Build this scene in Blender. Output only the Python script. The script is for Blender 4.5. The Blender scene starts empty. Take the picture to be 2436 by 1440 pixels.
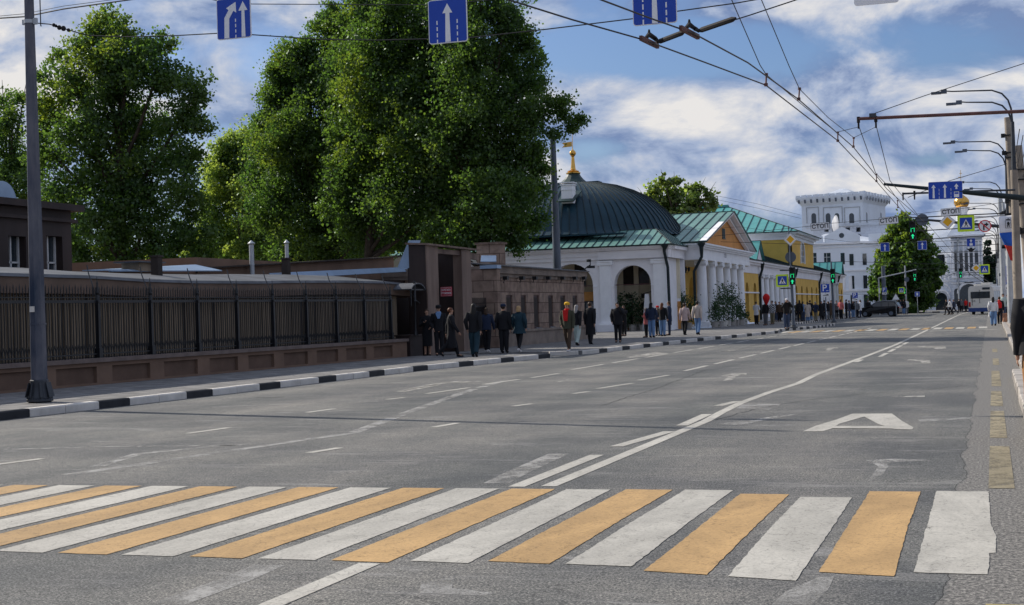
import bpy, math, random
import numpy as np
from mathutils import Vector, Matrix
random.seed(7); rng=np.random.default_rng(7)
C=bpy.context.scene.collection
SC=bpy.context.scene
R=math.radians
# ------------------------------------------------------------ camera
FPX=3450.; CX,CY=1218.,720.; CH=1.6
YAW,PITCH,ROLL=R(18.236),R(.4278),R(1.7012)
def _axes():
    f=Vector((-math.sin(YAW)*math.cos(PITCH),math.cos(YAW)*math.cos(PITCH),math.sin(PITCH)))
    r=Vector((math.cos(YAW),math.sin(YAW),0)); u=r.cross(f)
    c,s=math.cos(ROLL),math.sin(ROLL)
    return f,c*r-s*u,s*r+c*u
CF,CR,CU=_axes()
cam=bpy.data.cameras.new('camera'); camo=bpy.data.objects.new('camera',cam); C.objects.link(camo)
cam.sensor_width=36; cam.lens=36*FPX/2436; cam.clip_start=.1; cam.clip_end=5000
m=Matrix((CR,CU,-CF)).transposed().to_4x4(); m.translation=(0,0,CH); camo.matrix_world=m
SC.camera=camo
# ------------------------------------------------------------ light
SUN_EL=R(34); SD=Vector((-.945,.33,0)).normalized()*math.cos(SUN_EL)+Vector((0,0,math.sin(SUN_EL)))
sl=bpy.data.lights.new('sun','SUN'); sl.energy=4.7; sl.angle=R(.55); sl.color=(1,.93,.82)
so=bpy.data.objects.new('sun',sl); C.objects.link(so); so.rotation_euler=(-SD).to_track_quat('-Z','Y').to_euler()
SC.view_settings.view_transform='Standard'; SC.view_settings.look='None'; SC.view_settings.gamma=1
SC.view_settings.exposure=.14
def world():
    w=bpy.data.worlds.new('World'); SC.world=w; w.use_nodes=True; nt=w.node_tree; N=nt.nodes; L=nt.links
    bg=N['Background']; bg.inputs[1].default_value=.10
    sky=N.new('ShaderNodeTexSky'); sky.sky_type='NISHITA'; sky.sun_disc=False
    sky.sun_elevation=SUN_EL; sky.sun_rotation=math.atan2(SD.x,SD.y); sky.dust_density=1.6; sky.ozone_density=2.5
    tc=N.new('ShaderNodeTexCoord')
    def vm(op,a,b=None):
        n=N.new('ShaderNodeVectorMath'); n.operation=op
        for i,x in enumerate((a,b)):
            if x is None: continue
            if isinstance(x,(tuple,Vector)): n.inputs[i].default_value=tuple(x)
            else: L.new(x,n.inputs[i])
        return n
    def ma(op,a,b=0.,c=None,clamp=False):
        n=N.new('ShaderNodeMath'); n.operation=op; n.use_clamp=clamp
        for i,x in enumerate((a,b,c)):
            if x is None: continue
            if isinstance(x,(int,float)): n.inputs[i].default_value=x
            else: L.new(x,n.inputs[i])
        return n.outputs[0]
    def noise(vec,sc,det,rough,dist=0):
        n=N.new('ShaderNodeTexNoise'); n.inputs['Scale'].default_value=sc; n.inputs['Detail'].default_value=det
        n.inputs['Roughness'].default_value=rough; n.inputs['Distortion'].default_value=dist; L.new(vec,n.inputs['Vector']); return n.outputs[0]
    d=tc.outputs['Generated']
    st=vm('MULTIPLY',d,(1,1,2.0)).outputs[0]
    big=noise(st,4.8,9,.56,.25)
    ft=vm('MULTIPLY',d,(1,1,1.9)).outputs[0]
    fu=vm('ADD',ft,(0.006,0,.034)).outputs[0]
    fine2=noise(fu,11,10,.6,.4)
    fine=noise(ft,11,10,.6,.4)
    def blob(px,py,rx,ry,amp,ref=None):
        # soft cloud bank lying in a given direction of the sky
        v=(CF+(px-CX)/FPX*CR+(CY-py)/FPX*CU).normalized()
        s=vm('SUBTRACT',d,v).outputs[0]
        s=vm('MULTIPLY',s,(FPX/rx,FPX/rx,FPX/ry)).outputs[0]
        l=vm('LENGTH',s).outputs['Value']
        e=ma('MULTIPLY',l,l); e=ma('MULTIPLY',e,-1.); e=ma('EXPONENT',e); return ma('MULTIPLY',e,amp)
    tot=ma('ADD',big,ma('MULTIPLY',ma('SUBTRACT',fine,.5),.52))
    for b in BLOBS: tot=ma('ADD',tot,blob(*b))
    mr=N.new('ShaderNodeMapRange'); mr.interpolation_type='SMOOTHSTEP'; L.new(tot,mr.inputs[0])
    mr.inputs[1].default_value=.25; mr.inputs[2].default_value=.52
    # clouds: pale blue grey undersides, cream tops
    cr=N.new('ShaderNodeValToRGB'); E=cr.color_ramp.elements
    E[0].position=.38; E[0].color=(.32,.39,.55,1); E[1].position=.84; E[1].color=(1.42,1.18,.93,1)
    e=E.new(.54); e.color=(.66,.68,.75,1)
    lit=ma('ADD',ma('MULTIPLY',tot,.75),ma('MULTIPLY',ma('SUBTRACT',fine,fine2),1.1)); lit=ma('ADD',lit,.17); L.new(lit,cr.inputs[0])
    mul=vm('MULTIPLY',cr.outputs[0],(5.2,6.1,7.6)).outputs[0]
    skb=vm('MULTIPLY',sky.outputs[0],SKYTINT).outputs[0]
    mx=N.new('ShaderNodeMix'); mx.data_type='RGBA'; L.new(mr.outputs[0],mx.inputs[0]); L.new(skb,mx.inputs[6]); L.new(mul,mx.inputs[7])
    L.new(mx.outputs[2],bg.inputs[0])
SKYTINT=(.62,.74,.96)
BLOBS=[(1700,120,460,70,-.30),(1500,120,160,60,-.08),(2200,120,300,60,-.12),(1500,230,170,60,.20),(1650,300,260,60,.12),(1750,400,300,25,-.06),(1800,385,100,22,.2),
       (2210,380,80,24,-.26),(1420,355,70,25,-.24),(1600,345,150,22,-.10),(570,250,110,130,.12),(620,150,70,60,-.20),(540,60,120,50,.03),(1500,460,500,40,.22),(60,250,150,100,.18),(1900,20,500,26,.16),(200,10,200,50,-.05),(2300,210,200,40,.10),(2000,240,400,30,.12),(1500,420,200,20,-.06)]
world()
def ray(px,py): return CF+(px-CX)/FPX*CR+(CY-py)/FPX*CU
CP=Vector((0,0,CH))
def G(px,py,z=0.):
    d=ray(px,py); return CP+d*((z-CH)/d.z)
def AY(px,py,Y):
    d=ray(px,py); return CP+d*(Y/d.y)
def AX(px,py,X):
    d=ray(px,py); return CP+d*(X/d.x)
def APL(px,py,P0,N):
    d=ray(px,py); return CP+d*((Vector(P0)-CP).dot(Vector(N))/d.dot(Vector(N)))
# ------------------------------------------------------------ materials
MT={}
def mat(name,col,rough=.8,var=.15,scale=3.,metal=0.,bump=0.,bscale=None,col2=None,detail=6,spec=.3,emit=0,stretch=None):
    if name in MT: return MT[name]
    m=bpy.data.materials.new(name); m.use_nodes=True; nt=m.node_tree; N=nt.nodes; L=nt.links
    b=N['Principled BSDF']; b.inputs['Roughness'].default_value=rough; b.inputs['Metallic'].default_value=metal
    b.inputs['Specular IOR Level'].default_value=spec
    tc=N.new('ShaderNodeTexCoord'); src=tc.outputs['Object']
    if stretch:
        mp=N.new('ShaderNodeMapping'); mp.inputs['Scale'].default_value=stretch; L.new(src,mp.inputs[0]); src=mp.outputs[0]
    n=N.new('ShaderNodeTexNoise'); n.inputs['Scale'].default_value=scale; n.inputs['Detail'].default_value=detail; n.inputs['Roughness'].default_value=.6
    L.new(src,n.inputs['Vector'])
    r=N.new('ShaderNodeValToRGB'); L.new(n.outputs[0],r.inputs[0])
    c2=col2 or tuple(min(1,c*(1+var)) for c in col); c1=tuple(c*(1-var) for c in col) if not col2 else col
    r.color_ramp.elements[0].position=.33; r.color_ramp.elements[1].position=.67
    r.color_ramp.elements[0].color=(*c1,1); r.color_ramp.elements[1].color=(*c2,1)
    L.new(r.outputs[0],b.inputs['Base Color'])
    if emit:
        b.inputs['Emission Color'].default_value=(*col,1); b.inputs['Emission Strength'].default_value=emit
    if bump:
        n2=N.new('ShaderNodeTexNoise'); n2.inputs['Scale'].default_value=bscale or scale*6; n2.inputs['Detail'].default_value=5; L.new(src,n2.inputs['Vector'])
        bp=N.new('ShaderNodeBump'); bp.inputs['Strength'].default_value=bump; bp.inputs['Distance'].default_value=.02
        L.new(n2.outputs[0],bp.inputs['Height']); L.new(bp.outputs[0],b.inputs['Normal'])
    MT[name]=m; return m
def brickmat(name,c1,c2,mortar,w,h,scale=1.,rot=None,rough=.9,mw=.02):
    m=bpy.data.materials.new(name); m.use_nodes=True; nt=m.node_tree; N=nt.nodes; L=nt.links
    b=N['Principled BSDF']; b.inputs['Roughness'].default_value=rough; b.inputs['Specular IOR Level'].default_value=.2
    tc=N.new('ShaderNodeTexCoord'); mp=N.new('ShaderNodeMapping'); mp.inputs['Rotation'].default_value=rot or (0,0,0); L.new(tc.outputs['Object'],mp.inputs[0])
    br=N.new('ShaderNodeTexBrick'); L.new(mp.outputs[0],br.inputs['Vector'])
    br.inputs['Color1'].default_value=(*c1,1); br.inputs['Color2'].default_value=(*c2,1); br.inputs['Mortar'].default_value=(*mortar,1)
    br.inputs['Scale'].default_value=1; br.inputs['Brick Width'].default_value=w; br.inputs['Row Height'].default_value=h; br.inputs['Mortar Size'].default_value=mw
    n=N.new('ShaderNodeTexNoise'); n.inputs['Scale'].default_value=2.5; n.inputs['Detail'].default_value=8; L.new(mp.outputs[0],n.inputs['Vector'])
    mr=N.new('ShaderNodeMapRange'); mr.inputs[1].default_value=.3; mr.inputs[2].default_value=.7; mr.inputs[3].default_value=(.9 if 'white' in name else .65); mr.inputs[4].default_value=(1.06 if 'white' in name else 1.25); L.new(n.outputs[0],mr.inputs[0])
    v=N.new('ShaderNodeVectorMath'); v.operation='SCALE'; L.new(br.outputs[0],v.inputs[0]); L.new(mr.outputs[0],v.inputs['Scale'])
    L.new(v.outputs[0],b.inputs['Base Color']); MT[name]=m
    bp=N.new('ShaderNodeBump'); bp.inputs['Strength'].default_value=.5; bp.inputs['Distance'].default_value=.01; bp.invert=True
    L.new(br.outputs['Fac'],bp.inputs['Height']); L.new(bp.outputs[0],b.inputs['Normal'])
    return m
def asphalt():
    m=bpy.data.materials.new('asphalt'); m.use_nodes=True; nt=m.node_tree; N=nt.nodes; L=nt.links
    b=N['Principled BSDF']; b.inputs['Roughness'].default_value=.82; b.inputs['Specular IOR Level'].default_value=.35
    tc=N.new('ShaderNodeTexCoord'); P=tc.outputs['Object']
    def noise(sc,det,st=(1,1,1),rough=.6,dist=0):
        mp=N.new('ShaderNodeMapping'); mp.inputs['Scale'].default_value=st; L.new(P,mp.inputs[0])
        n=N.new('ShaderNodeTexNoise'); n.inputs['Scale'].default_value=sc; n.inputs['Detail'].default_value=det; n.inputs['Roughness'].default_value=rough; n.inputs['Distortion'].default_value=dist
        L.new(mp.outputs[0],n.inputs['Vector']); return n.outputs[0]
    def ramp(src,stops):
        r=N.new('ShaderNodeValToRGB'); E=r.color_ramp.elements; L.new(src,r.inputs[0])
        E[0].position=stops[0][0]; E[0].color=(*stops[0][1],1); E[1].position=stops[-1][0]; E[1].color=(*stops[-1][1],1)
        for p,c in stops[1:-1]: e=E.new(p); e.color=(*c,1)
        return r.outputs[0]
    def mix(fac,a,bb,t='MIX'):
        n=N.new('ShaderNodeMix'); n.data_type='RGBA'; n.blend_type=t
        for i,x in ((0,fac),(6,a),(7,bb)):
            if isinstance(x,(int,float)): n.inputs[i].default_value=x
            elif isinstance(x,tuple): n.inputs[i].default_value=(*x,1)
            else: L.new(x,n.inputs[i])
        return n.outputs[2]
    speck=ramp(noise(58,5,rough=.85),[(.41,(.028,.030,.033)),(.50,(.112,.114,.112)),(.59,(.35,.34,.32))])
    # tarry wheel lanes and greyer strips that run along the road
    lanes=ramp(noise(1.0,5,(.55,.05,1)),[(.35,(.62,.66,.68)),(.65,(1.08,1.06,1.04))])
    gr2=ramp(noise(13,5,(1,1,1),.8),[(.38,(.70,.71,.72)),(.62,(1.30,1.28,1.26))])
    c=mix(1.,speck,lanes,'MULTIPLY'); c=mix(1.,c,gr2,'MULTIPLY')
    pat=ramp(noise(.35,6,(1,1,1),.65),[(.38,(.66,.67,.70)),(.62,(1.18,1.15,1.10))])
    c=mix(1.,c,pat,'MULTIPLY')
    # scraped pale streaks, mostly across and along the lanes
    st=ramp(noise(1.5,9,(.28,1.6,1),.72,1.2),[(.56,(0,0,0)),(.66,(1,1,1))])
    c=mix(mix(1.,st,(.38,.38,.38),'MULTIPLY'),c,(.34,.33,.32))
    # lighter, sandier gutter strip by the right kerb (old concrete edge)
    sx=N.new('ShaderNodeSeparateXYZ'); L.new(P,sx.inputs[0])
    wob=N.new('ShaderNodeMath'); wob.operation='MULTIPLY_ADD'; L.new(noise(.6,5,(.02,1,1)),wob.inputs[0]); wob.inputs[1].default_value=.35; L.new(sx.outputs[0],wob.inputs[2])
    g=N.new('ShaderNodeMapRange'); g.inputs[1].default_value=-.13; g.inputs[2].default_value=-.09; L.new(wob.outputs[0],g.inputs[0])
    gs=ramp(noise(40,5,(1,.6,1),.8),[(.38,(.045,.044,.042)),(.50,(.138,.132,.123)),(.62,(.34,.32,.29))])
    c=mix(g.outputs[0],c,gs)
    # the crack along that joint
    ck=N.new('ShaderNodeMath'); ck.operation='COMPARE'; L.new(wob.outputs[0],ck.inputs[0]); ck.inputs[1].default_value=-.12; ck.inputs[2].default_value=.0035
    c=mix(ck.outputs[0],c,(.02,.02,.02))
    # thin wandering cracks
    v=N.new('ShaderNodeTexVoronoi'); v.feature='DISTANCE_TO_EDGE'; v.inputs['Scale'].default_value=.16
    mp=N.new('ShaderNodeMapping'); L.new(P,mp.inputs[0]); ad=N.new('ShaderNodeVectorMath'); ad.operation='ADD'; L.new(mp.outputs[0],ad.inputs[0])
    nn=N.new('ShaderNodeTexNoise'); nn.inputs['Scale'].default_value=1.4; nn.inputs['Detail'].default_value=7; L.new(P,nn.inputs['Vector'])
    sc=N.new('ShaderNodeVectorMath'); sc.operation='SCALE'; sc.inputs['Scale'].default_value=1.6; L.new(nn.outputs['Color'],sc.inputs[0]); L.new(sc.outputs[0],ad.inputs[1])
    L.new(ad.outputs[0],v.inputs['Vector'])
    lt=N.new('ShaderNodeMath'); lt.operation='LESS_THAN'; L.new(v.outputs[0],lt.inputs[0]); lt.inputs[1].default_value=.0012
    cm=N.new('ShaderNodeMath'); cm.operation='MULTIPLY'; L.new(lt.outputs[0],cm.inputs[0]); cm.inputs[1].default_value=.6
    c=mix(cm.outputs[0],c,(.03,.03,.03))
    L.new(c,b.inputs['Base Color'])
    bp=N.new('ShaderNodeBump'); bp.inputs['Strength'].default_value=.45; bp.inputs['Distance'].default_value=.006; L.new(noise(90,4,rough=.8),bp.inputs['Height']); L.new(bp.outputs[0],b.inputs['Normal'])
    MT['asphalt']=m; return m
def paint(name,col,wear=.5,alpha_lo=.24,alpha_hi=.36,sc=7):
    # road paint: scuffed, with asphalt showing through the worn bits
    m=bpy.data.materials.new(name); m.use_nodes=True; nt=m.node_tree; N=nt.nodes; L=nt.links
    b=N['Principled BSDF']; b.inputs['Roughness'].default_value=.7; b.inputs['Specular IOR Level'].default_value=.3
    tc=N.new('ShaderNodeTexCoord')
    def noise(s,d,r=.6,st=(1,1,1),dist=0):
        mp=N.new('ShaderNodeMapping'); mp.inputs['Scale'].default_value=st; L.new(tc.outputs['Object'],mp.inputs[0])
        n=N.new('ShaderNodeTexNoise'); n.inputs['Scale'].default_value=s; n.inputs['Detail'].default_value=d; n.inputs['Roughness'].default_value=r; n.inputs['Distortion'].default_value=dist
        L.new(mp.outputs[0],n.inputs['Vector']); return n.outputs[0]
    r=N.new('ShaderNodeValToRGB'); E=r.color_ramp.elements; L.new(noise(2.2,9,.7,(1,.5,1),.8),r.inputs[0])
    E[0].position=.25; E[0].color=(*[c*.80 for c in col],1); E[1].position=.62; E[1].color=(*col,1); e=E.new(.45); e.color=(*[c*.93 for c in col],1)
    sc_=N.new('ShaderNodeTexVoronoi'); sc_.feature='DISTANCE_TO_EDGE'; sc_.inputs['Scale'].default_value=2.4
    dn=N.new('ShaderNodeTexNoise'); dn.inputs['Scale'].default_value=3.1; dn.inputs['Detail'].default_value=7; L.new(tc.outputs['Object'],dn.inputs['Vector'])
    dv=N.new('ShaderNodeVectorMath'); dv.operation='MULTIPLY_ADD'; L.new(dn.outputs['Color'],dv.inputs[0]); dv.inputs[1].default_value=(.9,.9,.9); L.new(tc.outputs['Object'],dv.inputs[2]); L.new(dv.outputs[0],sc_.inputs['Vector'])
    l1=N.new('ShaderNodeMapRange'); L.new(sc_.outputs[0],l1.inputs[0]); l1.inputs[1].default_value=.004; l1.inputs[2].default_value=.016; l1.inputs[3].default_value=.62; l1.inputs[4].default_value=1.
    sm=N.new('ShaderNodeMapRange'); L.new(noise(1.1,8,.7,(1.,.35,1),.6),sm.inputs[0]); sm.inputs[1].default_value=.42; sm.inputs[2].default_value=.60; sm.inputs[3].default_value=.80; sm.inputs[4].default_value=1.04
    gr=N.new('ShaderNodeMapRange'); L.new(noise(38,3,.8),gr.inputs[0]); gr.inputs[1].default_value=.36; gr.inputs[2].default_value=.5; gr.inputs[3].default_value=.72; gr.inputs[4].default_value=1.
    m1=N.new('ShaderNodeMath'); m1.operation='MULTIPLY'; L.new(l1.outputs[0],m1.inputs[0]); L.new(sm.outputs[0],m1.inputs[1]); m3=N.new('ShaderNodeMath'); m3.operation='MULTIPLY'; L.new(m1.outputs[0],m3.inputs[0]); L.new(gr.outputs[0],m3.inputs[1])
    sv=N.new('ShaderNodeVectorMath'); sv.operation='SCALE'; L.new(r.outputs[0],sv.inputs[0]); L.new(m3.outputs[0],sv.inputs['Scale']); L.new(sv.outputs[0],b.inputs['Base Color'])
    n2=N.new('ShaderNodeMath'); n2.operation='MULTIPLY_ADD'; L.new(noise(60,3,.8),n2.inputs[0]); n2.inputs[1].default_value=.5; L.new(noise(sc,8,.75,(1,.6,1),.5),n2.inputs[2])
    mr=N.new('ShaderNodeMapRange'); mr.inputs[1].default_value=alpha_lo+.25; mr.inputs[2].default_value=alpha_hi+.25; L.new(n2.outputs[0],mr.inputs[0])
    L.new(mr.outputs[0],b.inputs['Alpha'])
    bp=N.new('ShaderNodeBump'); bp.inputs['Strength'].default_value=.4; bp.inputs['Distance'].default_value=.01; L.new(noise(45,4,.8),bp.inputs['Height']); L.new(bp.outputs[0],b.inputs['Normal'])
    MT[name]=m; return m
def leafmat(name,c,t,tr=.45,sc=.55):
    m=bpy.data.materials.new(name); m.use_nodes=True; nt=m.node_tree; N=nt.nodes; L=nt.links
    N.remove(N['Principled BSDF']); out=N['Material Output']
    tc=N.new('ShaderNodeTexCoord'); n=N.new('ShaderNodeTexNoise'); n.inputs['Scale'].default_value=sc; n.inputs['Detail'].default_value=5; n.inputs['Roughness'].default_value=.75; L.new(tc.outputs['Object'],n.inputs['Vector'])
    def rmp(c):
        r=N.new('ShaderNodeValToRGB'); r.color_ramp.elements[0].position=.36; r.color_ramp.elements[1].position=.64
        r.color_ramp.elements[0].color=(c[0]*.6,c[1]*.72,c[2]*.9,1); r.color_ramp.elements[1].color=(c[0]*1.5,c[1]*1.25,c[2],1); L.new(n.outputs[0],r.inputs[0]); return r.outputs[0]
    d=N.new('ShaderNodeBsdfDiffuse'); L.new(rmp(c),d.inputs[0]); tl=N.new('ShaderNodeBsdfTranslucent'); L.new(rmp(t),tl.inputs[0])
    mx=N.new('ShaderNodeMixShader'); mx.inputs[0].default_value=tr; L.new(d.outputs[0],mx.inputs[1]); L.new(tl.outputs[0],mx.inputs[2])
    gl=N.new('ShaderNodeBsdfGlossy'); gl.inputs['Roughness'].default_value=.45; gl.inputs[0].default_value=(.6,.7,.6,1)
    m2=N.new('ShaderNodeMixShader'); m2.inputs[0].default_value=.05; L.new(mx.outputs[0],m2.inputs[1]); L.new(gl.outputs[0],m2.inputs[2]); L.new(m2.outputs[0],out.inputs[0])
    MT[name]=m; return m
def glassmat(name,col=(.03,.04,.05),rough=.08):
    m=mat(name,col,rough,.3,2.,0,0,spec=.8); return m
# ------------------------------------------------------------ mesh builder
class MB:
    def __init__(s): s.v=[];s.f=[];s.m=[]
    def add(s,vs,fs,mi=0):
        o=len(s.v); s.v+= [tuple(p) for p in vs]; s.f+=[tuple(i+o for i in f) for f in fs]; s.m+=[mi]*len(fs); return s
    def box(s,x0,x1,y0,y1,z0,z1,mi=0):
        return s.add([(x0,y0,z0),(x1,y0,z0),(x1,y1,z0),(x0,y1,z0),(x0,y0,z1),(x1,y0,z1),(x1,y1,z1),(x0,y1,z1)],
            [(0,3,2,1),(4,5,6,7),(0,1,5,4),(1,2,6,5),(2,3,7,6),(3,0,4,7)],mi)
    def obox(s,c,sz,rz=0,mi=0):
        cs,sn=math.cos(rz),math.sin(rz); vs=[]
        for z in (-1,1):
            for x,y in ((-1,-1),(1,-1),(1,1),(-1,1)):
                a,b=x*sz[0]/2,y*sz[1]/2; vs.append((c[0]+a*cs-b*sn,c[1]+a*sn+b*cs,c[2]+z*sz[2]/2))
        return s.add(vs,[(0,3,2,1),(4,5,6,7),(0,1,5,4),(1,2,6,5),(2,3,7,6),(3,0,4,7)],mi)
    def slab(s,q,t,mi=0):
        q=[Vector(p) for p in q]; n=(q[1]-q[0]).cross(q[-1]-q[0]).normalized()*t; k=len(q)
        return s.add(q+[p-n for p in q],[tuple(range(k)),tuple(range(2*k-1,k-1,-1))]+[(i,i+k,(i+1)%k+k,(i+1)%k) for i in range(k)],mi)
    def bar(s,a,b,w,h=None,mi=0,up=(0,0,1)):
        a,b=Vector(a),Vector(b); d=(b-a).normalized(); u=Vector(up)
        if abs(d.dot(u))>.97: u=Vector((0,1,0))
        x=d.cross(u).normalized()*w/2; y=x.cross(d).normalized()*(h or w)/2; vs=[]
        for p in (a,b): vs+=[p-x-y,p+x-y,p+x+y,p-x+y]
        return s.add(vs,[(0,3,2,1),(4,5,6,7),(0,1,5,4),(1,2,6,5),(2,3,7,6),(3,0,4,7)],mi)
    def ring(s,c,d,r,n,ref=None,ry=None):
        d=Vector(d).normalized(); u=Vector(ref) if ref else (Vector((0,0,1)) if abs(d.z)<.9 else Vector((0,1,0)))
        x=d.cross(u).normalized(); y=x.cross(d).normalized(); ry=ry or r
        return [tuple(Vector(c)+x*r*math.cos(2*math.pi*i/n)+y*ry*math.sin(2*math.pi*i/n)) for i in range(n)]
    def loft(s,rings,mi=0,caps=True):
        n=len(rings[0]); o=[]; fs=[]
        for r in rings:o+=r
        for k in range(len(rings)-1):
            for i in range(n): fs.append((k*n+i,k*n+(i+1)%n,(k+1)*n+(i+1)%n,(k+1)*n+i))
        if caps: fs.append(tuple(range(n-1,-1,-1))); fs.append(tuple((len(rings)-1)*n+i for i in range(n)))
        return s.add(o,fs,mi)
    def cyl(s,a,b,r0,r1=None,n=12,mi=0):
        a,b=Vector(a),Vector(b); r1=r0 if r1 is None else r1; d=b-a
        return s.loft([s.ring(a,d,r0,n),s.ring(b,d,max(r1,1e-4),n)],mi)
    def tube(s,pts,r,n=6,mi=0):
        pts=[Vector(p) for p in pts]; rr=r if isinstance(r,(list,tuple)) else [r]*len(pts); rings=[]
        ref=None
        for i,p in enumerate(pts):
            d=(pts[min(i+1,len(pts)-1)]-pts[max(i-1,0)]).normalized()
            if ref is None: ref=Vector((0,0,1)) if abs(d.z)<.9 else Vector((0,1,0))
            x=d.cross(ref).normalized(); ref=x.cross(d).normalized()
            rings.append([tuple(p+x*rr[i]*math.cos(2*math.pi*k/n)+ref*rr[i]*math.sin(2*math.pi*k/n)) for k in range(n)])
        return s.loft(rings,mi)
    def lathe(s,cx,cy,prof,n=24,mi=0,caps=True,a0=0.):
        return s.loft([[(cx+r*math.cos(a0+2*math.pi*i/n),cy+r*math.sin(a0+2*math.pi*i/n),z) for i in range(n)] for r,z in prof],mi,caps)
    def ell(s,c,r,n=12,m=8,mi=0):
        rings=[]
        for k in range(1,m):
            t=math.pi*k/m; rings.append([(c[0]+r[0]*math.sin(t)*math.cos(2*math.pi*i/n),c[1]+r[1]*math.sin(t)*math.sin(2*math.pi*i/n),c[2]-r[2]*math.cos(t)) for i in range(n)])
        return s.loft(rings,mi)
    def prism(s,poly,O,U,V,W,w0,w1,mi=0):
        O,U,V,W=map(Vector,(O,U,V,W)); k=len(poly)
        a=[O+U*p[0]+V*p[1]+W*w0 for p in poly]; b=[O+U*p[0]+V*p[1]+W*w1 for p in poly]
        return s.add(a+b,[tuple(range(k-1,-1,-1)),tuple(range(k,2*k))]+[(i,(i+1)%k,(i+1)%k+k,i+k) for i in range(k)],mi)
    def build(s,name,mats,parent=None,smooth=False,world=False,flip=False):
        me=bpy.data.meshes.new(name); vs=s.v
        if world and parent is not None:
            L=parent.location; vs=[(p[0]-L.x,p[1]-L.y,p[2]-L.z) for p in vs]
        me.from_pydata(vs,[],s.f); mats=mats if isinstance(mats,(list,tuple)) else [mats]
        for q in mats: me.materials.append(MT[q] if isinstance(q,str) else q)
        if len(mats)>1: me.polygons.foreach_set('material_index',s.m)
        if smooth:
            me.polygons.foreach_set('use_smooth',[True]*len(me.polygons))
            try: me.set_sharp_from_angle(angle=R(38))
            except Exception: pass
        me.update(); o=bpy.data.objects.new(name,me); C.objects.link(o)
        if parent is not None: o.parent=parent
        return o
def tag(o,label,cat,group=None):
    o['label']=label; o['category']=cat
    if group:o['group']=group
    return o
def struct(o): o['kind']='structure'; return o
def empty(name,loc,label=None,cat=None,group=None,rz=0):
    o=bpy.data.objects.new(name,None); C.objects.link(o); o.location=loc; o.rotation_euler=(0,0,rz); o.empty_display_size=.3
    if label: tag(o,label,cat,group)
    return o
def copy_tree(o,parent=None):
    c=o.copy(); C.objects.link(c); c.parent=parent
    for ch in list(o.children): copy_tree(ch,c)
    return c
def arcpts(cx,cy,r,a0,a1,n,ry=None): return [(cx+r*math.cos(a0+(a1-a0)*i/n),cy+(ry or r)*math.sin(a0+(a1-a0)*i/n)) for i in range(n+1)]
def archwall(mb,O,U,W,u0,u1,z0,z1,ops,t,mi=0):
    """wall in the plane O+U*u+Z*z, thickness t along W; ops: (u centre, half width, sill z, spring z, arched)"""
    Z=(0,0,1); cur=u0
    for (uc,hw,zs,zp,ar) in sorted(ops):
        if uc-hw>cur: mb.prism([(cur,z0),(uc-hw,z0),(uc-hw,z1),(cur,z1)],O,U,Z,W,0,t,mi)
        if zs>z0: mb.prism([(uc-hw,z0),(uc+hw,z0),(uc+hw,zs),(uc-hw,zs)],O,U,Z,W,0,t,mi)
        if ar: poly=[(uc+hw,z1),(uc-hw,z1)]+arcpts(uc,zp,hw,math.pi,0,14)
        else: poly=[(uc+hw,z1),(uc-hw,z1),(uc-hw,zp),(uc+hw,zp)]
        if z1>zp: mb.prism(poly[::-1],O,U,Z,W,0,t,mi)
        cur=uc+hw
    if u1>cur: mb.prism([(cur,z0),(u1,z0),(u1,z1),(cur,z1)],O,U,Z,W,0,t,mi)
def seamroof(mb,e0,e1,r1,r0,n,t=.05,mi=0,ms=1,sh=.05,sw=.035):
    """sheet-metal roof slope, eave e0-e1, ridge r0-r1, with raised standing seams"""
    e0,e1,r0,r1=map(Vector,(e0,e1,r0,r1))
    q=[e0,e1,r1,r0] if (r1-r0).length>1e-3 else [e0,e1,r0]
    nn=(e1-e0).cross(r0-e0).normalized()
    if nn.z<0: q=q[::-1]; nn=-nn
    mb.slab(q,t,mi)
    d=(e1-e0); Ln=d.length; d=d/Ln; up=nn.cross(d)
    if up.z<0: up=-up
    pl=[((p-e0).dot(d),(p-e0).dot(up)) for p in q]; k=len(pl)
    lo=min(p[0] for p in pl); hi=max(p[0] for p in pl); st=Ln/n; x=lo+.01
    while x<=hi:
        ys=[]
        for i in range(k):
            (x0,y0),(x1,y1)=pl[i],pl[(i+1)%k]
            if (x0-x)*(x1-x)<=0 and abs(x1-x0)>1e-6: ys.append(y0+(y1-y0)*(x-x0)/(x1-x0))
        if len(ys)>1 and max(ys)-min(ys)>.15:
            a=e0+d*x+up*min(ys); b=e0+d*x+up*max(ys); mb.bar(a+nn*sh*.4,b+nn*sh*.4,sw,sh,ms,up=nn)
        x+=st
    for i in range(k):   # capped edges
        mb.bar(q[i]+nn*sh*.3,q[(i+1)%k]+nn*sh*.3,sw*1.5,sh,ms,up=nn)
def textmesh(s,size,mname,parent,loc,rot=(math.pi/2,0,0),name='lettering',ext=.002,sx=1.,bold=0.):
    cu=bpy.data.curves.new('txt','FONT'); cu.body=s; cu.size=size; cu.align_x='CENTER'; cu.align_y='CENTER'; cu.extrude=ext; cu.offset=bold
    to=bpy.data.objects.new('txt',cu); C.objects.link(to); bpy.context.view_layer.update()
    me=bpy.data.meshes.new_from_object(to.evaluated_get(bpy.context.evaluated_depsgraph_get())); bpy.data.objects.remove(to); bpy.data.curves.remove(cu)
    me.materials.clear(); me.materials.append(MT[mname]); me.name=name
    o=bpy.data.objects.new(name,me); C.objects.link(o); o.parent=parent; o.location=loc; o.rotation_euler=rot; o.scale=(sx,1,1); return o
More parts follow.
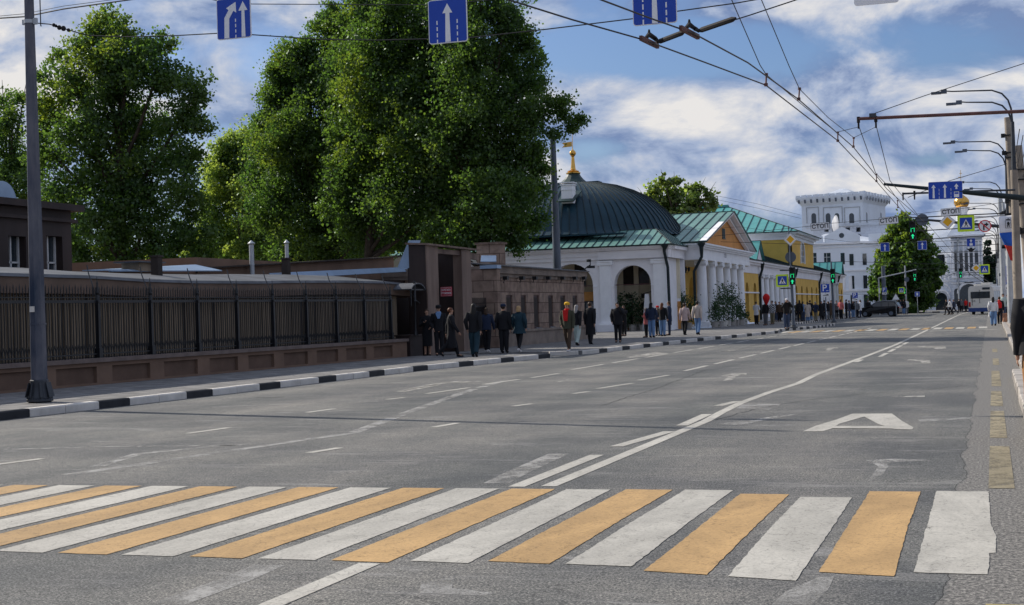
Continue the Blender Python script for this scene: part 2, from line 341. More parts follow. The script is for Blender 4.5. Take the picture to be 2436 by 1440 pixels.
# palette
asphalt()
paint('paint_white',(.52,.495,.44)); paint('paint_yellow',(.53,.335,.145)); paint('paint_old',(.44,.42,.38),alpha_lo=.36,alpha_hi=.55,sc=5); paint('paint_sandy',(.36,.29,.17),alpha_lo=.44,alpha_hi=.68,sc=6)
paint('paint_yellow_old',(.34,.29,.19),alpha_lo=.24,alpha_hi=.55,sc=5); paint('paint_yellow_dash',(.40,.32,.12),alpha_lo=.22,alpha_hi=.40,sc=5)
mat('crack_tar',(.022,.022,.024),.9,.2,5)
mat('soil',(.10,.09,.07),.95,.3,.5)
mat('kerb_white',(.62,.58,.53),.85,.16,2.,bump=.3,bscale=40); mat('kerb_black',(.025,.026,.03),.7,.3,3.); mat('kerb_stone',(.36,.33,.30),.9,.2,2.,bump=.4,bscale=30)
brickmat('pavers_grey',(.17,.165,.165),(.24,.23,.22),(.09,.088,.088),.40,.20,mw=.008)
brickmat('pavers_warm',(.36,.30,.25),(.46,.40,.34),(.16,.13,.11),.9,.45,mw=.014)
mat('plinth_brown',(.19,.12,.085),.9,.14,1.2,bump=.2); mat('plinth_panel_shade',(.135,.085,.062),.92,.16,1.6,bump=.2); mat('plinth_cap',(.17,.13,.115),.85,.2,3.)
mat('iron_black',(.006,.007,.010),.45,.3,6,spec=.5); mat('fascia_brown',(.13,.085,.062),.6,.3,.8,stretch=(1,1,.25)); mat('tin_pale',(.095,.10,.112),.6,.35,1.2,metal=.1); mat('tin_blue_lit',(.26,.36,.50),.38,.12,1.5,metal=.15,spec=.6)  # blue tin holds the sky's blue light in its base colour
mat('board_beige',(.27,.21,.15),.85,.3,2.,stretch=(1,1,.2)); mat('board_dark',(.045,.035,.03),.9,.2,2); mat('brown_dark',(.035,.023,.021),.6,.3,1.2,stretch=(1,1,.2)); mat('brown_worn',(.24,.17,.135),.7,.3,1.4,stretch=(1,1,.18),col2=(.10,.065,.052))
brickmat('stone_brown',(.24,.165,.13),(.31,.225,.175),(.10,.065,.055),.95,.48,rot=(R(-90),R(90),0),mw=.018)
brickmat('stone_south',(.24,.165,.13),(.30,.22,.17),(.12,.08,.065),.95,.48,rot=(R(90),0,0),mw=.018)
brickmat('white_brick',(.70,.74,.81),(.68,.72,.80),(.60,.64,.72),2.1,.55,rot=(R(90),0,0),mw=.04)
mat('stone_dark',(.22,.175,.145),.9,.25,1.3,bump=.3); mat('maroon',(.045,.014,.016),.5,.2,3)
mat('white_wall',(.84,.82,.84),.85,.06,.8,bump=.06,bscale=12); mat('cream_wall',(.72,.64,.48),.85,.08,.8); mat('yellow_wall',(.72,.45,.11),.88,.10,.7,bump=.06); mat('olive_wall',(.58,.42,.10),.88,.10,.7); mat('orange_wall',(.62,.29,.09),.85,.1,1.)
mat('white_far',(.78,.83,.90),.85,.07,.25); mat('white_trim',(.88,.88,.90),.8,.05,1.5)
mat('roof_dome',(.010,.040,.060),.55,.2,.9,spec=.3); mat('roof_seam',(.008,.022,.026),.5,.2,2); mat('roof_green',(.13,.27,.235),.45,.14,.8,spec=.5); mat('roof_teal',(.085,.33,.32),.45,.12,.8,spec=.5); mat('roof_white',(.62,.66,.72),.35,.12,.6,metal=.3); mat('roof_dark',(.02,.045,.045),.5,.2,1)
mat('gold',(.75,.42,.10),.25,.1,3,metal=1.); mat('pipe_dark',(.012,.022,.026),.4,.2,3)
glassmat('glass_dark'); glassmat('glass_shop',(.035,.032,.03)); mat('frame_white',(.6,.6,.6),.6,.08,3)
mat('steel_grey',(.10,.12,.155),.45,.3,1.5,stretch=(1,1,.35)); mat('steel_scuffed',(.020,.032,.060),.5,.35,2.2,stretch=(1,1,.30),col2=(.15,.145,.165),bump=.3); mat('steel_dark',(.05,.055,.065),.5,.2,3,metal=.3); mat('concrete_pole',(.27,.23,.19),.9,.22,1.5,bump=.3); mat('galv',(.42,.44,.46),.5,.15,2,metal=.3)
mat('rust_bar',(.12,.055,.05),.6,.3,3); mat('insulator',(.02,.018,.02),.85,.2,4); mat('wire',(.02,.02,.022),.5,.1,4)
mat('sign_blue',(.010,.060,.42),.45,.04,2,spec=.4); mat('sign_white',(.82,.82,.84),.5,.03,2); mat('sign_yellow',(.85,.45,.02),.45,.03,2); mat('sign_lime',(.62,.85,.04),.45,.03,2); mat('sign_red',(.65,.02,.04),.45,.03,2); mat('sign_back',(.10,.12,.15),.6,.2,2); mat('sign_black',(.01,.01,.012),.5,.1,2); mat('sign_crimson',(.50,.015,.04),.5,.1,2)
mat('flag_white',(.78,.78,.82),.8,.03,2); mat('flag_blue',(.02,.10,.45),.8,.05,2); mat('flag_red',(.55,.05,.04),.8,.05,2)
mat('lamp_green',(.02,.75,.30),.4,0,2,emit=.9); mat('housing',(.012,.013,.015),.5,.1,2)
mat('bark',(.055,.042,.032),.95,.35,3,bump=.6,bscale=14)
leafmat('leaf_linden',(.034,.072,.018),(.17,.33,.040),.42); leafmat('leaf_light',(.085,.15,.034),(.42,.60,.09),.52); leafmat('leaf_maple',(.055,.085,.022),(.22,.33,.04),.4); leafmat('leaf_gold_sunlit',(.052,.098,.016),(.24,.37,.036),.48,.35); leafmat('leaf_fir',(.012,.030,.020),(.03,.06,.02),.15); leafmat('leaf_shrub',(.022,.055,.022),(.06,.14,.03),.3,2)
# ============================================================ SETTING: ground, road, pavements
def flat(name,pts,z,m):
    b=MB(); b.add([(p[0],p[1],z) for p in pts],[tuple(range(len(pts)))]); o=b.build(name,m); 
    if o.data.polygons[0].normal.z<0: o.data.flip_normals()
    return struct(o)
flat('ground',[(-1500,-300),(1500,-300),(1500,2500),(-1500,2500)],-.03,'soil')
LK=[(-17.4,-12),(-16.9,8)]+[tuple(G(*p,.15).xy) for p in [(0,980),(600,915),(1000,870),(1310,841)]]
LK2=[tuple(G(*p,.15).xy) for p in [(1392,834),(1650,806),(1850,787)]]+[(-12.3,90),(-11.2,99),(-10.9,109)]
LK3=[(-14.9,111),(-15.1,150),(-15.2,190),(-14.8,262)]
KL=LK+LK2
RK=[(.38,-12),(.38,31.5),(.62,31.8),(.66,90),(.75,262)]
flat('road',[(-30,-12)]+[(-30,300),(30,300),(30,-12)],0.,'asphalt')
def strip(name,line,w,z0,z1,m,blk=None,mats=None):
    """kerb of separate stones along a line"""
    b=MB(); L=[Vector((p[0],p[1],0)) for p in line]; seg=[(L[i+1]-L[i]).length for i in range(len(L)-1)]; tot=sum(seg)
    def at(s):
        for i,l in enumerate(seg):
            if s<=l or i==len(seg)-1: return L[i].lerp(L[i+1],s/l),(L[i+1]-L[i]).normalized()
            s-=l
    s=0;k=0
    while s<tot-.05:
        e=min(s+blk,tot); a,d=at(s+.006); c,d2=at(e-.006); n=Vector((-d.y,d.x,0))*w; n2=Vector((-d2.y,d2.x,0))*w
        j=random.uniform(-.006,.006); zt=z1+random.uniform(-.004,.004); cf=.02*(1 if w>0 else -1)
        f=Vector((-d.y,d.x,0))*cf; jv=n.normalized()*j
        rings=[[a+jv,a+jv+f,a+n,a+n],[c+jv,c+jv+f,c+n2,c+n2]]; zz=[z1-.03,zt,zt,z0]
        P=[]
        for r in rings: P+= [(r[0].x,r[0].y,z0),(r[0].x,r[0].y,zt-.025),(r[1].x,r[1].y,zt),(r[2].x,r[2].y,zt),(r[2].x,r[2].y,z0)]
        b.add(P,[(0,1,2,3,4),(9,8,7,6,5),(0,5,6,1),(1,6,7,2),(2,7,8,3),(3,8,9,4)],(mats(k) if mats else 0)); s=e;k+=1
    return struct(b.build(name,m))
bw=lambda k:1 if k%3==0 else 0
bw2=lambda k:1 if k%2==0 else 0
strip('kerb',LK[:-1]+[LK[-1]],.18,-.03,.15,['kerb_white','kerb_black'],1.0,bw)
strip('kerb',[LK[-1],(LK[-1][0]-1.5,LK[-1][1]+.8)],.18,-.03,.10,['kerb_white'],1.)
strip('kerb',[(LK2[0][0]-1.2,LK2[0][1]-.6)]+LK2[:3],.18,-.03,.15,['kerb_white','kerb_black'],1.0,lambda k:1 if (k%3==0 and k>0) else 0)
strip('kerb',LK2[2:],.18,-.03,.15,['kerb_white','kerb_black'],.9,bw2)
strip('kerb',LK3,.18,-.03,.15,['kerb_white','kerb_black'],.9,bw2)
strip('kerb',[(-14.8,206),(-8,203),(0,203),(6,206)],.18,-.03,.15,['kerb_white','kerb_black'],1.,bw2)
strip('kerb',[(.38,-12),(.38,31.4)],-.30,-.03,.16,['kerb_stone'],.62)
strip('kerb',[(.60,31.6),(.66,90),(.75,200)],-.20,-.03,.15,['kerb_stone'],.8)
strip('kerb',[(.70,31.55),(1.8,31.5)],-.16,-.03,.158,['kerb_stone'],.8)
def pave(name,poly,m,z0=-.02,z1=.145):
    b=MB(); k=len(poly); v=[(p[0],p[1],z0) for p in poly]+[(p[0],p[1],z1) for p in poly]
    ar=sum(poly[i][0]*poly[(i+1)%k][1]-poly[(i+1)%k][0]*poly[i][1] for i in range(k))
    top=tuple(range(k,2*k)) if ar>0 else tuple(range(2*k-1,k-1,-1))
    b.add(v,[top]+[(i,(i+1)%k,(i+1)%k+k,i+k) for i in range(k)]); return struct(b.build(name,m))
off=lambda l,d:[(x+d,y) for x,y in l]
pave('pavement',off(LK,-.17)+[(LK[-1][0]-1.6,LK[-1][1]+.7)]+[(-60,LK[-1][1]+1.0),(-60,-12)],'pavers_grey')
pave('pavement',[(LK2[0][0]-1.4,LK2[0][1]-.5)]+off(LK2,-.17)+[(-11.1,109.4),(-15.1,110.9)]+off(LK3,-.17)+[(-60,262),(-60,LK2[0][1])],'pavers_grey')
pave('pavement',[(LK[-1][0]-1.7,LK[-1][1]+.6),(LK2[0][0]-1.45,LK2[0][1]-.6),(-60,LK2[0][1]-.1),(-60,LK[-1][1]+1.1)],'pavers_grey',-.02,.06)
pave('pavement',[(.67,-12),(14,-12),(14,31.3),(.67,31.3)],'pavers_warm')
pave('pavement',[(.79,31.75),(14,31.75),(14,262),(.95,200),(.86,90)],'pavers_warm')
pave('pavement',[(-14.8,206.2),(-8,203.2),(0,203.2),(6,206.2),(40,230),(40,300),(-40,300),(-40,262.2),(-15,262.2)],'pavers_grey')
# ------------------------------------------------------------ road markings (sheets 4 mm above the asphalt)
MK=.004
def rough_edge(q,step=.07,j=.0045):
    out=[]
    for i in range(len(q)):
        a,c=Vector(q[i][:2]),Vector(q[(i+1)%len(q)][:2]); n=max(1,int((c-a).length/step))
        for k in range(n):
            p=a.lerp(c,k/n); out.append((p.x+random.uniform(-j,j),p.y+random.uniform(-j,j)))
    return out
def marking(name,pieces,m,z=MK):
    b=MB()
    if 'crosswalk' in name and 'far' not in name: pieces=[rough_edge(q) for q in pieces]
    for q in pieces:
        q=[(p[0],p[1]) for p in q]; k=len(q); ar=sum(q[i][0]*q[(i+1)%k][1]-q[(i+1)%k][0]*q[i][1] for i in range(k))
        if ar<0:q=q[::-1]
        b.add([(x,y,z) for x,y in q],[tuple(range(k))])
    return struct(b.build(name,m))
def rib(pts,w):
    out=[]
    P=[Vector((p[0],p[1])) for p in pts]
    N=[]
    for i in range(len(P)):
        d=(P[min(i+1,len(P)-1)]-P[max(i-1,0)]).normalized(); N.append(Vector((-d.y,d.x))*w/2)
    return [[P[i]-N[i],P[i]+N[i],P[i+1]+N[i+1],P[i+1]-N[i+1]] for i in range(len(P)-1)]
wh,ye=[],[]
near=[8.86,8.74,8.52,8.64,8.80,8.82,8.76]; far_=[12.68,12.62,12.2,12.36,12.6,12.58,12.55]
for k in range(33):
    x1=-.06-k*.531; x0=x1-.415; a=near[k] if k<7 else 8.72; c=far_[k] if k<7 else 12.55-.01*(k-7)
    j=lambda:random.uniform(-.015,.015)
    if k==0:q=[(x0,a),(x1,a),(x1+.01,9.6),(x1+.045,9.62),(x1+.05,10.3),(x1+.015,10.9),(x1+.0,c),(x0,c)]
    elif k<7: q=[(x0+j(),a+j()+.04),(x1+j(),a+j()-.04 if k in(1,2,3) else a),(x1+j(),10.6),(x1+j(),c),(x0+j(),c),(x0+j(),10.4)]
    else: q=[(x0,a+j()),(x1,a+j()),(x1,c),(x0,c)]
    (wh if k%2==0 else ye).append(q)
marking('crosswalk_white_stripes',wh,'paint_white'); marking('crosswalk_yellow_stripes',ye,'paint_yellow')
g=lambda *L:[G(*p).xy for p in L]
cl=[]
cl+=rib([(-3.93,-2),(-3.88,8.66)],.15)
cl+=rib([(-3.90,12.75)]+g((1560,1052),(1680,1002),(1715,982),(1760,960),(1830,934),(1900,912),(1940,892),(2000,870),(2060,848),(2130,821))+[(-3.35,70),(-3.3,100),(-3.28,136),(-3.2,170),(-2.6,200)],.15)
for a,b in (((1228,1159),(1420,1083)),((1466,1063),(1592,1027)),((1622,1013),(1682,986)),((1708,966),(1755,955))): cl+=rib(g(a,b),.16)
cl+=rib(g((2036,862),(2050,856)),.14)
for i in range(4): cl+=rib([(-3.13,44+i*4),(-3.13,47+i*4)],.14)
lane=[]
for px in [((735,1078),(808,1066)),((1030,1017),(1090,1007)),((1220,967),(1265,961)),((1365,937),(1400,932)),((1422,925),(1505,912)),((1520,905),(1590,893))]: lane+=rib(g(*px),.13)
for i in range(14): lane+=rib([(-7.45+.02*i,36.5+i*4.2),(-7.45+.02*i,39.6+i*4.2)],.13)
for px in [((-40,1110),(100,1092)),((445,1032),(545,1018)),((730,982),(795,973)),((920,951),(962,946)),((1015,937),(1115,923)),((1150,915),(1235,903)),((1265,899),(1330,889))]: lane+=rib(g(*px),.13)
for i in range(13): lane+=rib([(-11.0+.03*i,38.5+i*4.4),(-10.98+.03*i,41.8+i*4.4)],.13)
marking('centre_line',cl,'paint_white'); marking('lane_dashes',lane,'paint_white')
edge=[]
for a,c in ((5.2,8.0),): edge.append([(-.07,a),(.19,a),(.19,c),(-.07,c)])
marking('edge_dash_yellow',edge,'paint_yellow_dash')
marking('edge_dash_yellow',[[(-.06,12.9),(.15,12.9),(.15,16.6),(-.05,16.6)],[(-.05,17.6),(.14,17.6),(.14,21.8),(-.04,21.8)],[(-.04,22.8),(.14,22.8),(.14,26.5),(-.03,26.5)],[(-.02,28),(.15,28),(.15,34),(-.02,34)],[(.02,37),(.17,37),(.17,41),(.02,41)],[(.02,46),(.17,46),(.17,49),(.02,49)]],'paint_yellow_old')
# letter A of the bus lane
A1,A2=(-2.40,18.55),(-.93,18.6); ax=-1.66
LETTER=[[(1910,1027),(1957,1027),(1980,1020),(1996,1009),(2056,992),(2072,985),(2028,985),(1990,999),(1940,1014)],[(2056,992),(2072,985),(2122,985),(2145,1002),(2173,1018),(2170,1023),(2128,1022),(2090,1010)],[(1978,1020),(1990,1014.5),(2110,1015),(2124,1021)]]
b=MB()
for i,q in enumerate(LETTER):
    q=[tuple(G(*p).xy) for p in q]; k=len(q); ar=sum(q[j][0]*q[(j+1)%k][1]-q[(j+1)%k][0]*q[j][1] for j in range(k)); q=q if ar>0 else q[::-1]
    b.add([(x,y,.004+.0012*i) for x,y in q],[tuple(range(k))])
struct(b.build('lane_letter','paint_white'))
ar=[]
def arrow_px(*px): ar.append([G(*p).xy for p in px])
arrow_px((1720,906),(1738,906),(1758,893),(1775,893),(1777,888),(1740,889),(1712,895),(1732,897)); arrow_px((2150,855),(2212,857),(2214,865),(2196,865),(2188,860),(2160,858)); arrow_px((2182,824),(2250,825),(2250,831),(2222,831),(2224,828),(2184,827))
arrow_px((1963,834),(1975,834),(1985,829),(1994,829),(1992,826),(1958,829),(1968,830)); arrow_px((1700,837),(1712,837),(1738,833),(1760,833),(1735,836))
marking('lane_arrows',ar,'paint_old')
ar=[]
arrow_px((942,932),(962,930),(1030,917),(1075,911),(1105,911),(1160,907),(1085,907),(1020,915)); arrow_px((1320,910),(1332,910),(1352,904),(1392,900),(1350,903)); arrow_px((2118,945),(2200,941),(2200,945)); arrow_px((940,933),(1040,914),(1050,916),(960,934)); arrow_px((1490,850),(1560,838),(1590,841),(1500,852))
marking('worn_lane_marks',ar,'paint_old')
# long faded scrapes where old lines were ground off
sm=[]
for pts,w in (([(640,1345),(560,1380),(400,1438)],.22),([(1200,905),(1100,935),(960,985),(840,1030),(600,1065),(300,1110),(160,1130)],.20),([(1330,1080),(1240,1120),(1180,1150)],.25),([(0,1070),(260,1063),(560,1060)],.12),([(520,968),(760,958),(900,955)],.10),([(230,1110),(330,1080),(540,1060),(640,1055)],.18)): sm+=rib([G(*p).xy for p in pts],w)
for a in (((1000,1385),(1080,1375),(1075,1400),(1180,1412),(1150,1418),(1000,1412)),((1835,1440),(1870,1408),(1945,1375),(1985,1372),(1970,1405),(1930,1440)),((2060,1095),(2130,1092),(2230,1096),(2120,1100),(2100,1130),(2060,1150),(2090,1110)),((1770,960),(1860,962),(1830,975),(1750,972)),((2180,998),(2310,993),(2310,997),(2190,1004)),((1700,1010),(1850,990),(1900,985),(1760,1012))): sm.append([G(*p).xy for p in a])
paint('scrape',(.38,.37,.35),alpha_lo=.34,alpha_hi=.58,sc=3)
marking('scraped_patches',sm,'scrape',.002)
ck=[]
for pts,w in (([(1700,1000),(1790,975),(1900,955),(2050,938),(2200,928),(2320,915)],.018),([(1430,965),(1560,925),(1680,880),(1800,862)],.02),([(1740,838),(1830,812),(1900,800)],.03),([(1180,1330),(1240,1300),(1330,1262)],.012),([(610,946),(650,945),(700,944)],.10)):
    P=[G(*p) for p in pts]; out=[]
    for i in range(len(P)-1):
        n=max(2,int((P[i+1]-P[i]).length/.25))
        for k in range(n): q=P[i].lerp(P[i+1],k/n); out.append((q.x+random.uniform(-.03,.03),q.y+random.uniform(-.04,.04)))
    ck+=rib(out,w)
marking('road_cracks',ck,'crack_tar',.0022)
# far crosswalk
wh,ye=[],[]
for k in range(19):
    x1=-.2-k*.62; q=[(x1-.45,84.5),(x1,84.5),(x1,89.5),(x1-.45,89.5)]; (wh if k%2==0 else ye).append(q)
marking('far_crosswalk_white',wh,'paint_white'); marking('far_crosswalk_yellow',ye,'paint_yellow')
marking('stop_line',[[(-3.1,80),(.3,80),(.3,80.5),(-3.1,80.5)],[(-10.5,80),(-3.6,80),(-3.6,80.5),(-10.5,80.5)]],'paint_white')
# ============================================================ LEFT: iron fence on plinth
FN=Vector((1,-.045,0)).normalized(); FU=Vector((.045,1,0)).normalized()   # normal to the street, along the fence
FP=Vector((-20.95,29,.15))
def fpl(px,py,off=0.): return APL(px,py,FP+FN*off,FN)
fence=empty('iron_fence',(-20.6,38,.15),'black wrought iron fence with pickets on a brown panelled plinth along the left pavement','fence')
YE=fpl(965,716).y; 
def FX(y,off=0): return FP.x+FN.x*off+(y-29)*(FU.x/FU.y)
def fpt(y,z,off=0.): return Vector((FX(y,off),y,z))
y0,y1=12.,YE
b=MB(); O=fpt(y0,0,0); Lw=(y1-y0)/FU.y
posts=[fpl(x,716).y for x in (-40,115,250,375,486,579,664,743,814,880,942)]
posts=[posts[0]-2*2.4,posts[0]-2.4]+posts
ops=[]
for i in range(len(posts)-1):
    a,c=posts[i],posts[i+1]; m_=(a+c)/2-.1; ops.append(((m_-y0)/FU.y,(c-a)*.36,.20,.60,False))
b.prism([(0,-.02),(Lw,-.02),(Lw,.70),(0,.70)],O,FU,(0,0,1),-FN,.10,.5)
archwall(b,O,FU,-FN,0,Lw,-.02,.70,ops,.095)
b.build('plinth','plinth_brown',fence,world=True)
b=MB()
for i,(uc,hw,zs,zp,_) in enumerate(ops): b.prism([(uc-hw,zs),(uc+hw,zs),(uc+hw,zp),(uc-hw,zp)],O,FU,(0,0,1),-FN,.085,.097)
b.build('recessed_panels','plinth_panel_shade',fence,world=True)  # darker panel colour paints the shade of the recesses
b=MB(); b.prism([(-.05,.70),(Lw+.05,.70),(Lw+.05,.74),(Lw+.05,.80),(-.05,.80)],O,FU,(0,0,1),-FN,-.07,.55); b.build('coping','plinth_cap',fence,world=True)
ZR=2.2; ZT=2.48; ZB=.80
postb=[]
for i,py_ in enumerate(posts):
    p=fpt(py_,0,-.22); b=MB()
    prof=[(.07,.80),(.075,.95),(.055,.98),(.045,1.05),(.04,2.1),(.06,2.16),(.06,2.2),(.045,2.24),(.055,2.32),(.03,2.36),(.05,2.42),(.028,2.47),(.04,2.54),(.022,2.58),(.032,2.64),(.014,2.70),(.006,2.82)]
    b.lathe(p.x,p.y,prof,8); b.obox((p.x,p.y,1.48),(.10,.10,1.36),0); b.obox((p.x,p.y,.92),(.15,.15,.24),0); b.obox((p.x,p.y,2.2),(.16,.16,.05),0); q=b.build('post','iron_black',fence,smooth=True,world=True)
    b=MB(); b.tube([p+Vector((-.02,-.12,2.35)),p+Vector((-.02,-.13,2.55)),p+Vector((-.25,.02,2.9)),p+Vector((-.35,.10,3.12))],.016,5); b.build('brace','iron_black',fence,world=True)
for i in range(len(posts)-1):
    a,c=posts[i]+.08,posts[i+1]-.08; b=MB(); n=int((c-a)/.105)
    for z,h in ((ZR,.07),(.90,.035),(2.30,.02)): b.bar(fpt(a,z,-.22),fpt(c,z,-.22),.035,h)
    for k in range(n+1):
        y=a+(c-a)*k/n; j=.05 if k%2 else 0
        p=fpt(y,0,-.22); x=p.x
        b.box(x-.009,x+.009,y-.009,y+.009,.80,ZT+j)
        b.add([(x-.02,y,ZT+j),(x,y-.02,ZT+j),(x+.02,y,ZT+j),(x,y+.02,ZT+j),(x,y,ZT+j+.10)],[(0,1,4),(1,2,4),(2,3,4),(3,0,4)])
        if k<n:   # curls at the foot
            yb=y+(c-a)/n; b.bar(fpt(y,.92,-.22),fpt((y+yb)/2,1.12+.03*(k%2),-.22),.012); b.bar(fpt(yb,.92,-.22),fpt((y+yb)/2,1.12+.03*(k%2),-.22),.012)
    b.build('picket_panel','iron_black',fence,world=True)
# pavilion behind the fence
pav=empty('boarded_pavilion',(-22.5,38,.15),'long low brown boarded pavilion with pale tin roof edge right behind the iron fence','pavilion')
b=MB(); O2=fpt(12,0,-.95); Lp=(YE+1.2-12)/FU.y
b.prism([(0,0),(Lp,0),(Lp,2.75),(0,2.75)],O2,FU,(0,0,1),-FN,0,.15); b.build('wall','board_dark',pav,world=True)
b=MB(); u=0.02
while u<Lp:
    w=.075
    if random.random()<.93: b.prism([(u,.8),(u+w*.66,.8),(u+w*.66,2.5+random.uniform(-.02,.02)),(u,2.5)],O2,FU,(0,0,1),FN,.0,.03)
    u+=w+random.uniform(-.008,.012)
b.build('cladding','board_beige',pav,world=True)
b=MB()
us=[12.0,21,27.8,31.5,33.5,36,39.5,41.5,45,48.5,50.8]; zo=[2.84,2.84,2.84,2.82,2.76,2.74,2.76,2.80,2.84,2.84,2.76]
def edge(y,o): return fpt(y,0,o)
for i in range(len(us)-1):
    a,c=us[i],us[i+1]; za,zc=zo[i],zo[i+1]
    A_,B_=edge(a,-.62),edge(c,-.62); 
    b.slab([(A_.x,a,za-.42),(B_.x,c,zc-.42),(B_.x,c,zc),(A_.x,a,za)],.03)
    b.slab([(A_.x,a,za-.42),(A_.x-.5,a,za-.46),(B_.x-.5,c,zc-.46),(B_.x,c,zc-.42)],.02)
b.build('fascia','fascia_brown',pav,world=True)
b=MB()
for i in range(len(us)-1):
    a,c=us[i],us[i+1]; za,zc=zo[i],zo[i+1]; A_,B_=edge(a,-.60),edge(c,-.60)
    b.slab([(A_.x+.03,a,za-.03),(B_.x+.03,c,zc-.03),(B_.x-.05,c,zc+.05),(A_.x-.05,a,za+.05)],.01)
    b.slab([(A_.x-.05,a,za+.05),(B_.x-.05,c,zc+.05),(B_.x-2.2,c,zc+.33),(A_.x-2.2,a,za+.33)],.02)
b.build('roof','tin_pale',pav,world=True)
# small stubs standing on the roof edge


# brown flat-roofed buildings behind
bb=empty('flat_roofed_annex',(-26,44,.15),'low brown flat-roofed annex with blue-lit tin flashing behind the pavilion','building')
p0=AX(505,640,-25.5); p1=AX(935,612,-25.5); p2=AX(650,655,-24.3); p3=AX(975,637,-24.3)
b=MB(); b.box(-32,-25.5,p0.y-1,p1.y,.1,(p0.z+p1.z)/2-.05); b.slab([(-25.47,p0.y-1,p0.z-.4),(-25.47,p1.y,p1.z-.6),(-25.47,p1.y,p1.z),(-25.47,p0.y-1,p0.z)],.1); b.build('wall','plinth_brown',bb,world=True)
b=MB(); b.bar((-25.5,p0.y-1,p0.z),(-25.5,p1.y+.2,p1.z+.02),.5,.05); b.build('coping','board_dark',bb,world=True)
b=MB(); b.slab([(-24.3,p2.y,p2.z-.14),(-24.3,p3.y+.6,p3.z-.14),(-24.45,p3.y+.6,p3.z+.06),(-24.45,p2.y,p2.z+.08)],.03); b.build('flashing','tin_blue_lit',bb,world=True)
b=MB(); b.box(-25.4,-24.45,p2.y,p3.y+.6,.1,p2.z-.02); b.build('lower_wall','brown_dark',bb,world=True)
an=empty('tin_roof_shed',(-25.,33,.15),'low shed with blue-lit tin roof left of the brown annex','shed')
q0=AX(265,640,-24.5); q1=AX(528,628,-24.5); b=MB(); b.box(-29,-24.6,q0.y,q1.y,.1,q0.z-.05); b.build('wall','plinth_brown',an,world=True)
b=MB(); b.slab([(-24.5,q0.y,q0.z-.05),(-24.5,q1.y,q1.z-.22),(-25.5,q1.y,q1.z+.02),(-25.5,q0.y,q0.z+.0)],.03); b.build('roof','tin_blue_lit',an,world=True)
def vent(px,pt,pb,X,r,label,cap=True,mname='galv'):
    t=AX(px,pt,X); z0=AX(px,pb,X).z-.4; e=empty('vent_pipe',(t.x,t.y,z0),label,'vent pipe')
    b=MB(); b.cyl((t.x,t.y,z0),(t.x,t.y,t.z),r,r,12); b.cyl((t.x,t.y,(t.z+z0)/2),(t.x,t.y,(t.z+z0)/2+.04),r*1.1,r*1.1,12); b.build('pipe',mname,e,True,True)
    if cap: b=MB(); b.lathe(t.x,t.y,[(r*1.5,t.z+.02),(r*1.6,t.z+.04),(.01,t.z+.15)],12); b.build('cap',mname,e,False,True)
vent(598,582,655,-25.2,.085,'tall shiny vent pipe with conical cap, left one of two behind the fence')
vent(682,580,648,-25.2,.07,'thinner vent pipe beside a dark stub, right one of two behind the fence')
for px,pt,pb,X,lab in ((372,612,650,-23,'dark square chimney stub rising beside the pale roof of the pavilion'),(680,617,655,-24.2,'dark box stub beside the thinner vent pipe')):
    t=AX(px,pt,X); o=MB().box(t.x-.12,t.x+.12,t.y-.12,t.y+.12,t.z-.8,t.z).box(t.x-.15,t.x+.15,t.y-.15,t.y+.15,t.z,t.z+.05).build('chimney_stub','board_dark'); tag(o,lab,'chimney')
t=AX(333,625,-24.8); e=empty('roof_vent',(t.x,t.y,t.z-.3),'flat-topped tin roof ventilator on the blue-lit shed roof','roof vent')
MB().box(t.x-.3,t.x+.3,t.y-.55,t.y+.55,t.z-.28,t.z-.02).build('box','board_beige',e,world=True); MB().box(t.x-.45,t.x+.45,t.y-.75,t.y+.75,t.z-.02,t.z+.02).build('lid','tin_pale',e,world=True)
# dark house far left
dh=empty('dark_brick_house',(-27,33,.15),'shadowed dark brown two-storey house at the far left edge behind the fence','house')
c1=AX(168,500,-27.); y_b=c1.y; zt=AX(20,490,-27.).z
wl=MB(); ops=[]
for px in (42,130):
    w=AX(px,600,-27.); ops.append((w.y-10,.40,AX(px,638,-27.).z-.2,AX(px,562,-27.).z,False))
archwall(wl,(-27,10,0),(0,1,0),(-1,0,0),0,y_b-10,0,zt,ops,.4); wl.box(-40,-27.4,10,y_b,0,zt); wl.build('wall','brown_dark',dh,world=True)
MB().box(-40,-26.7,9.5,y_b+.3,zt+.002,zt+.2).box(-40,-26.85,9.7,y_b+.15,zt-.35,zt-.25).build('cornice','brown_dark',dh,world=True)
for (u,hw,zs,zp,_) in ops:
    f=MB().box(-27.30,-27.24,10+u-hw,10+u+hw,zs,zs+.06).box(-27.30,-27.24,10+u-hw,10+u-hw+.06,zs+.06,zp).box(-27.30,-27.24,10+u+hw-.06,10+u+hw,zs+.06,zp).box(-27.30,-27.24,10+u-.03,10+u+.03,zs+.06,zp).box(-27.30,-27.24,10+u-hw+.06,10+u+hw-.06,zs+.35,zs+.4).build('window','frame_white',dh,world=True)
    g_=MB().box(-27.36,-27.31,10+u-hw,10+u+hw,zs,zp).build('pane','glass_dark',f); 
    for vtx in g_.data.vertices: vtx.co-=dh.location
b=MB(); dd=AX(15,478,-27.6); b.loft([[(dd.x-.1,dd.y+r_*math.cos(a),zt+.2+r_*1.0*math.sin(a)) for a in [math.pi*k/10 for k in range(11)]] for r_ in (.62,)]+[[(dd.x-2,dd.y+r_*math.cos(a),zt+.2+r_*math.sin(a)) for a in [math.pi*k/10 for k in range(11)]] for r_ in (.62,)]); b.build('dormer','tin_blue_lit',dh,world=True)
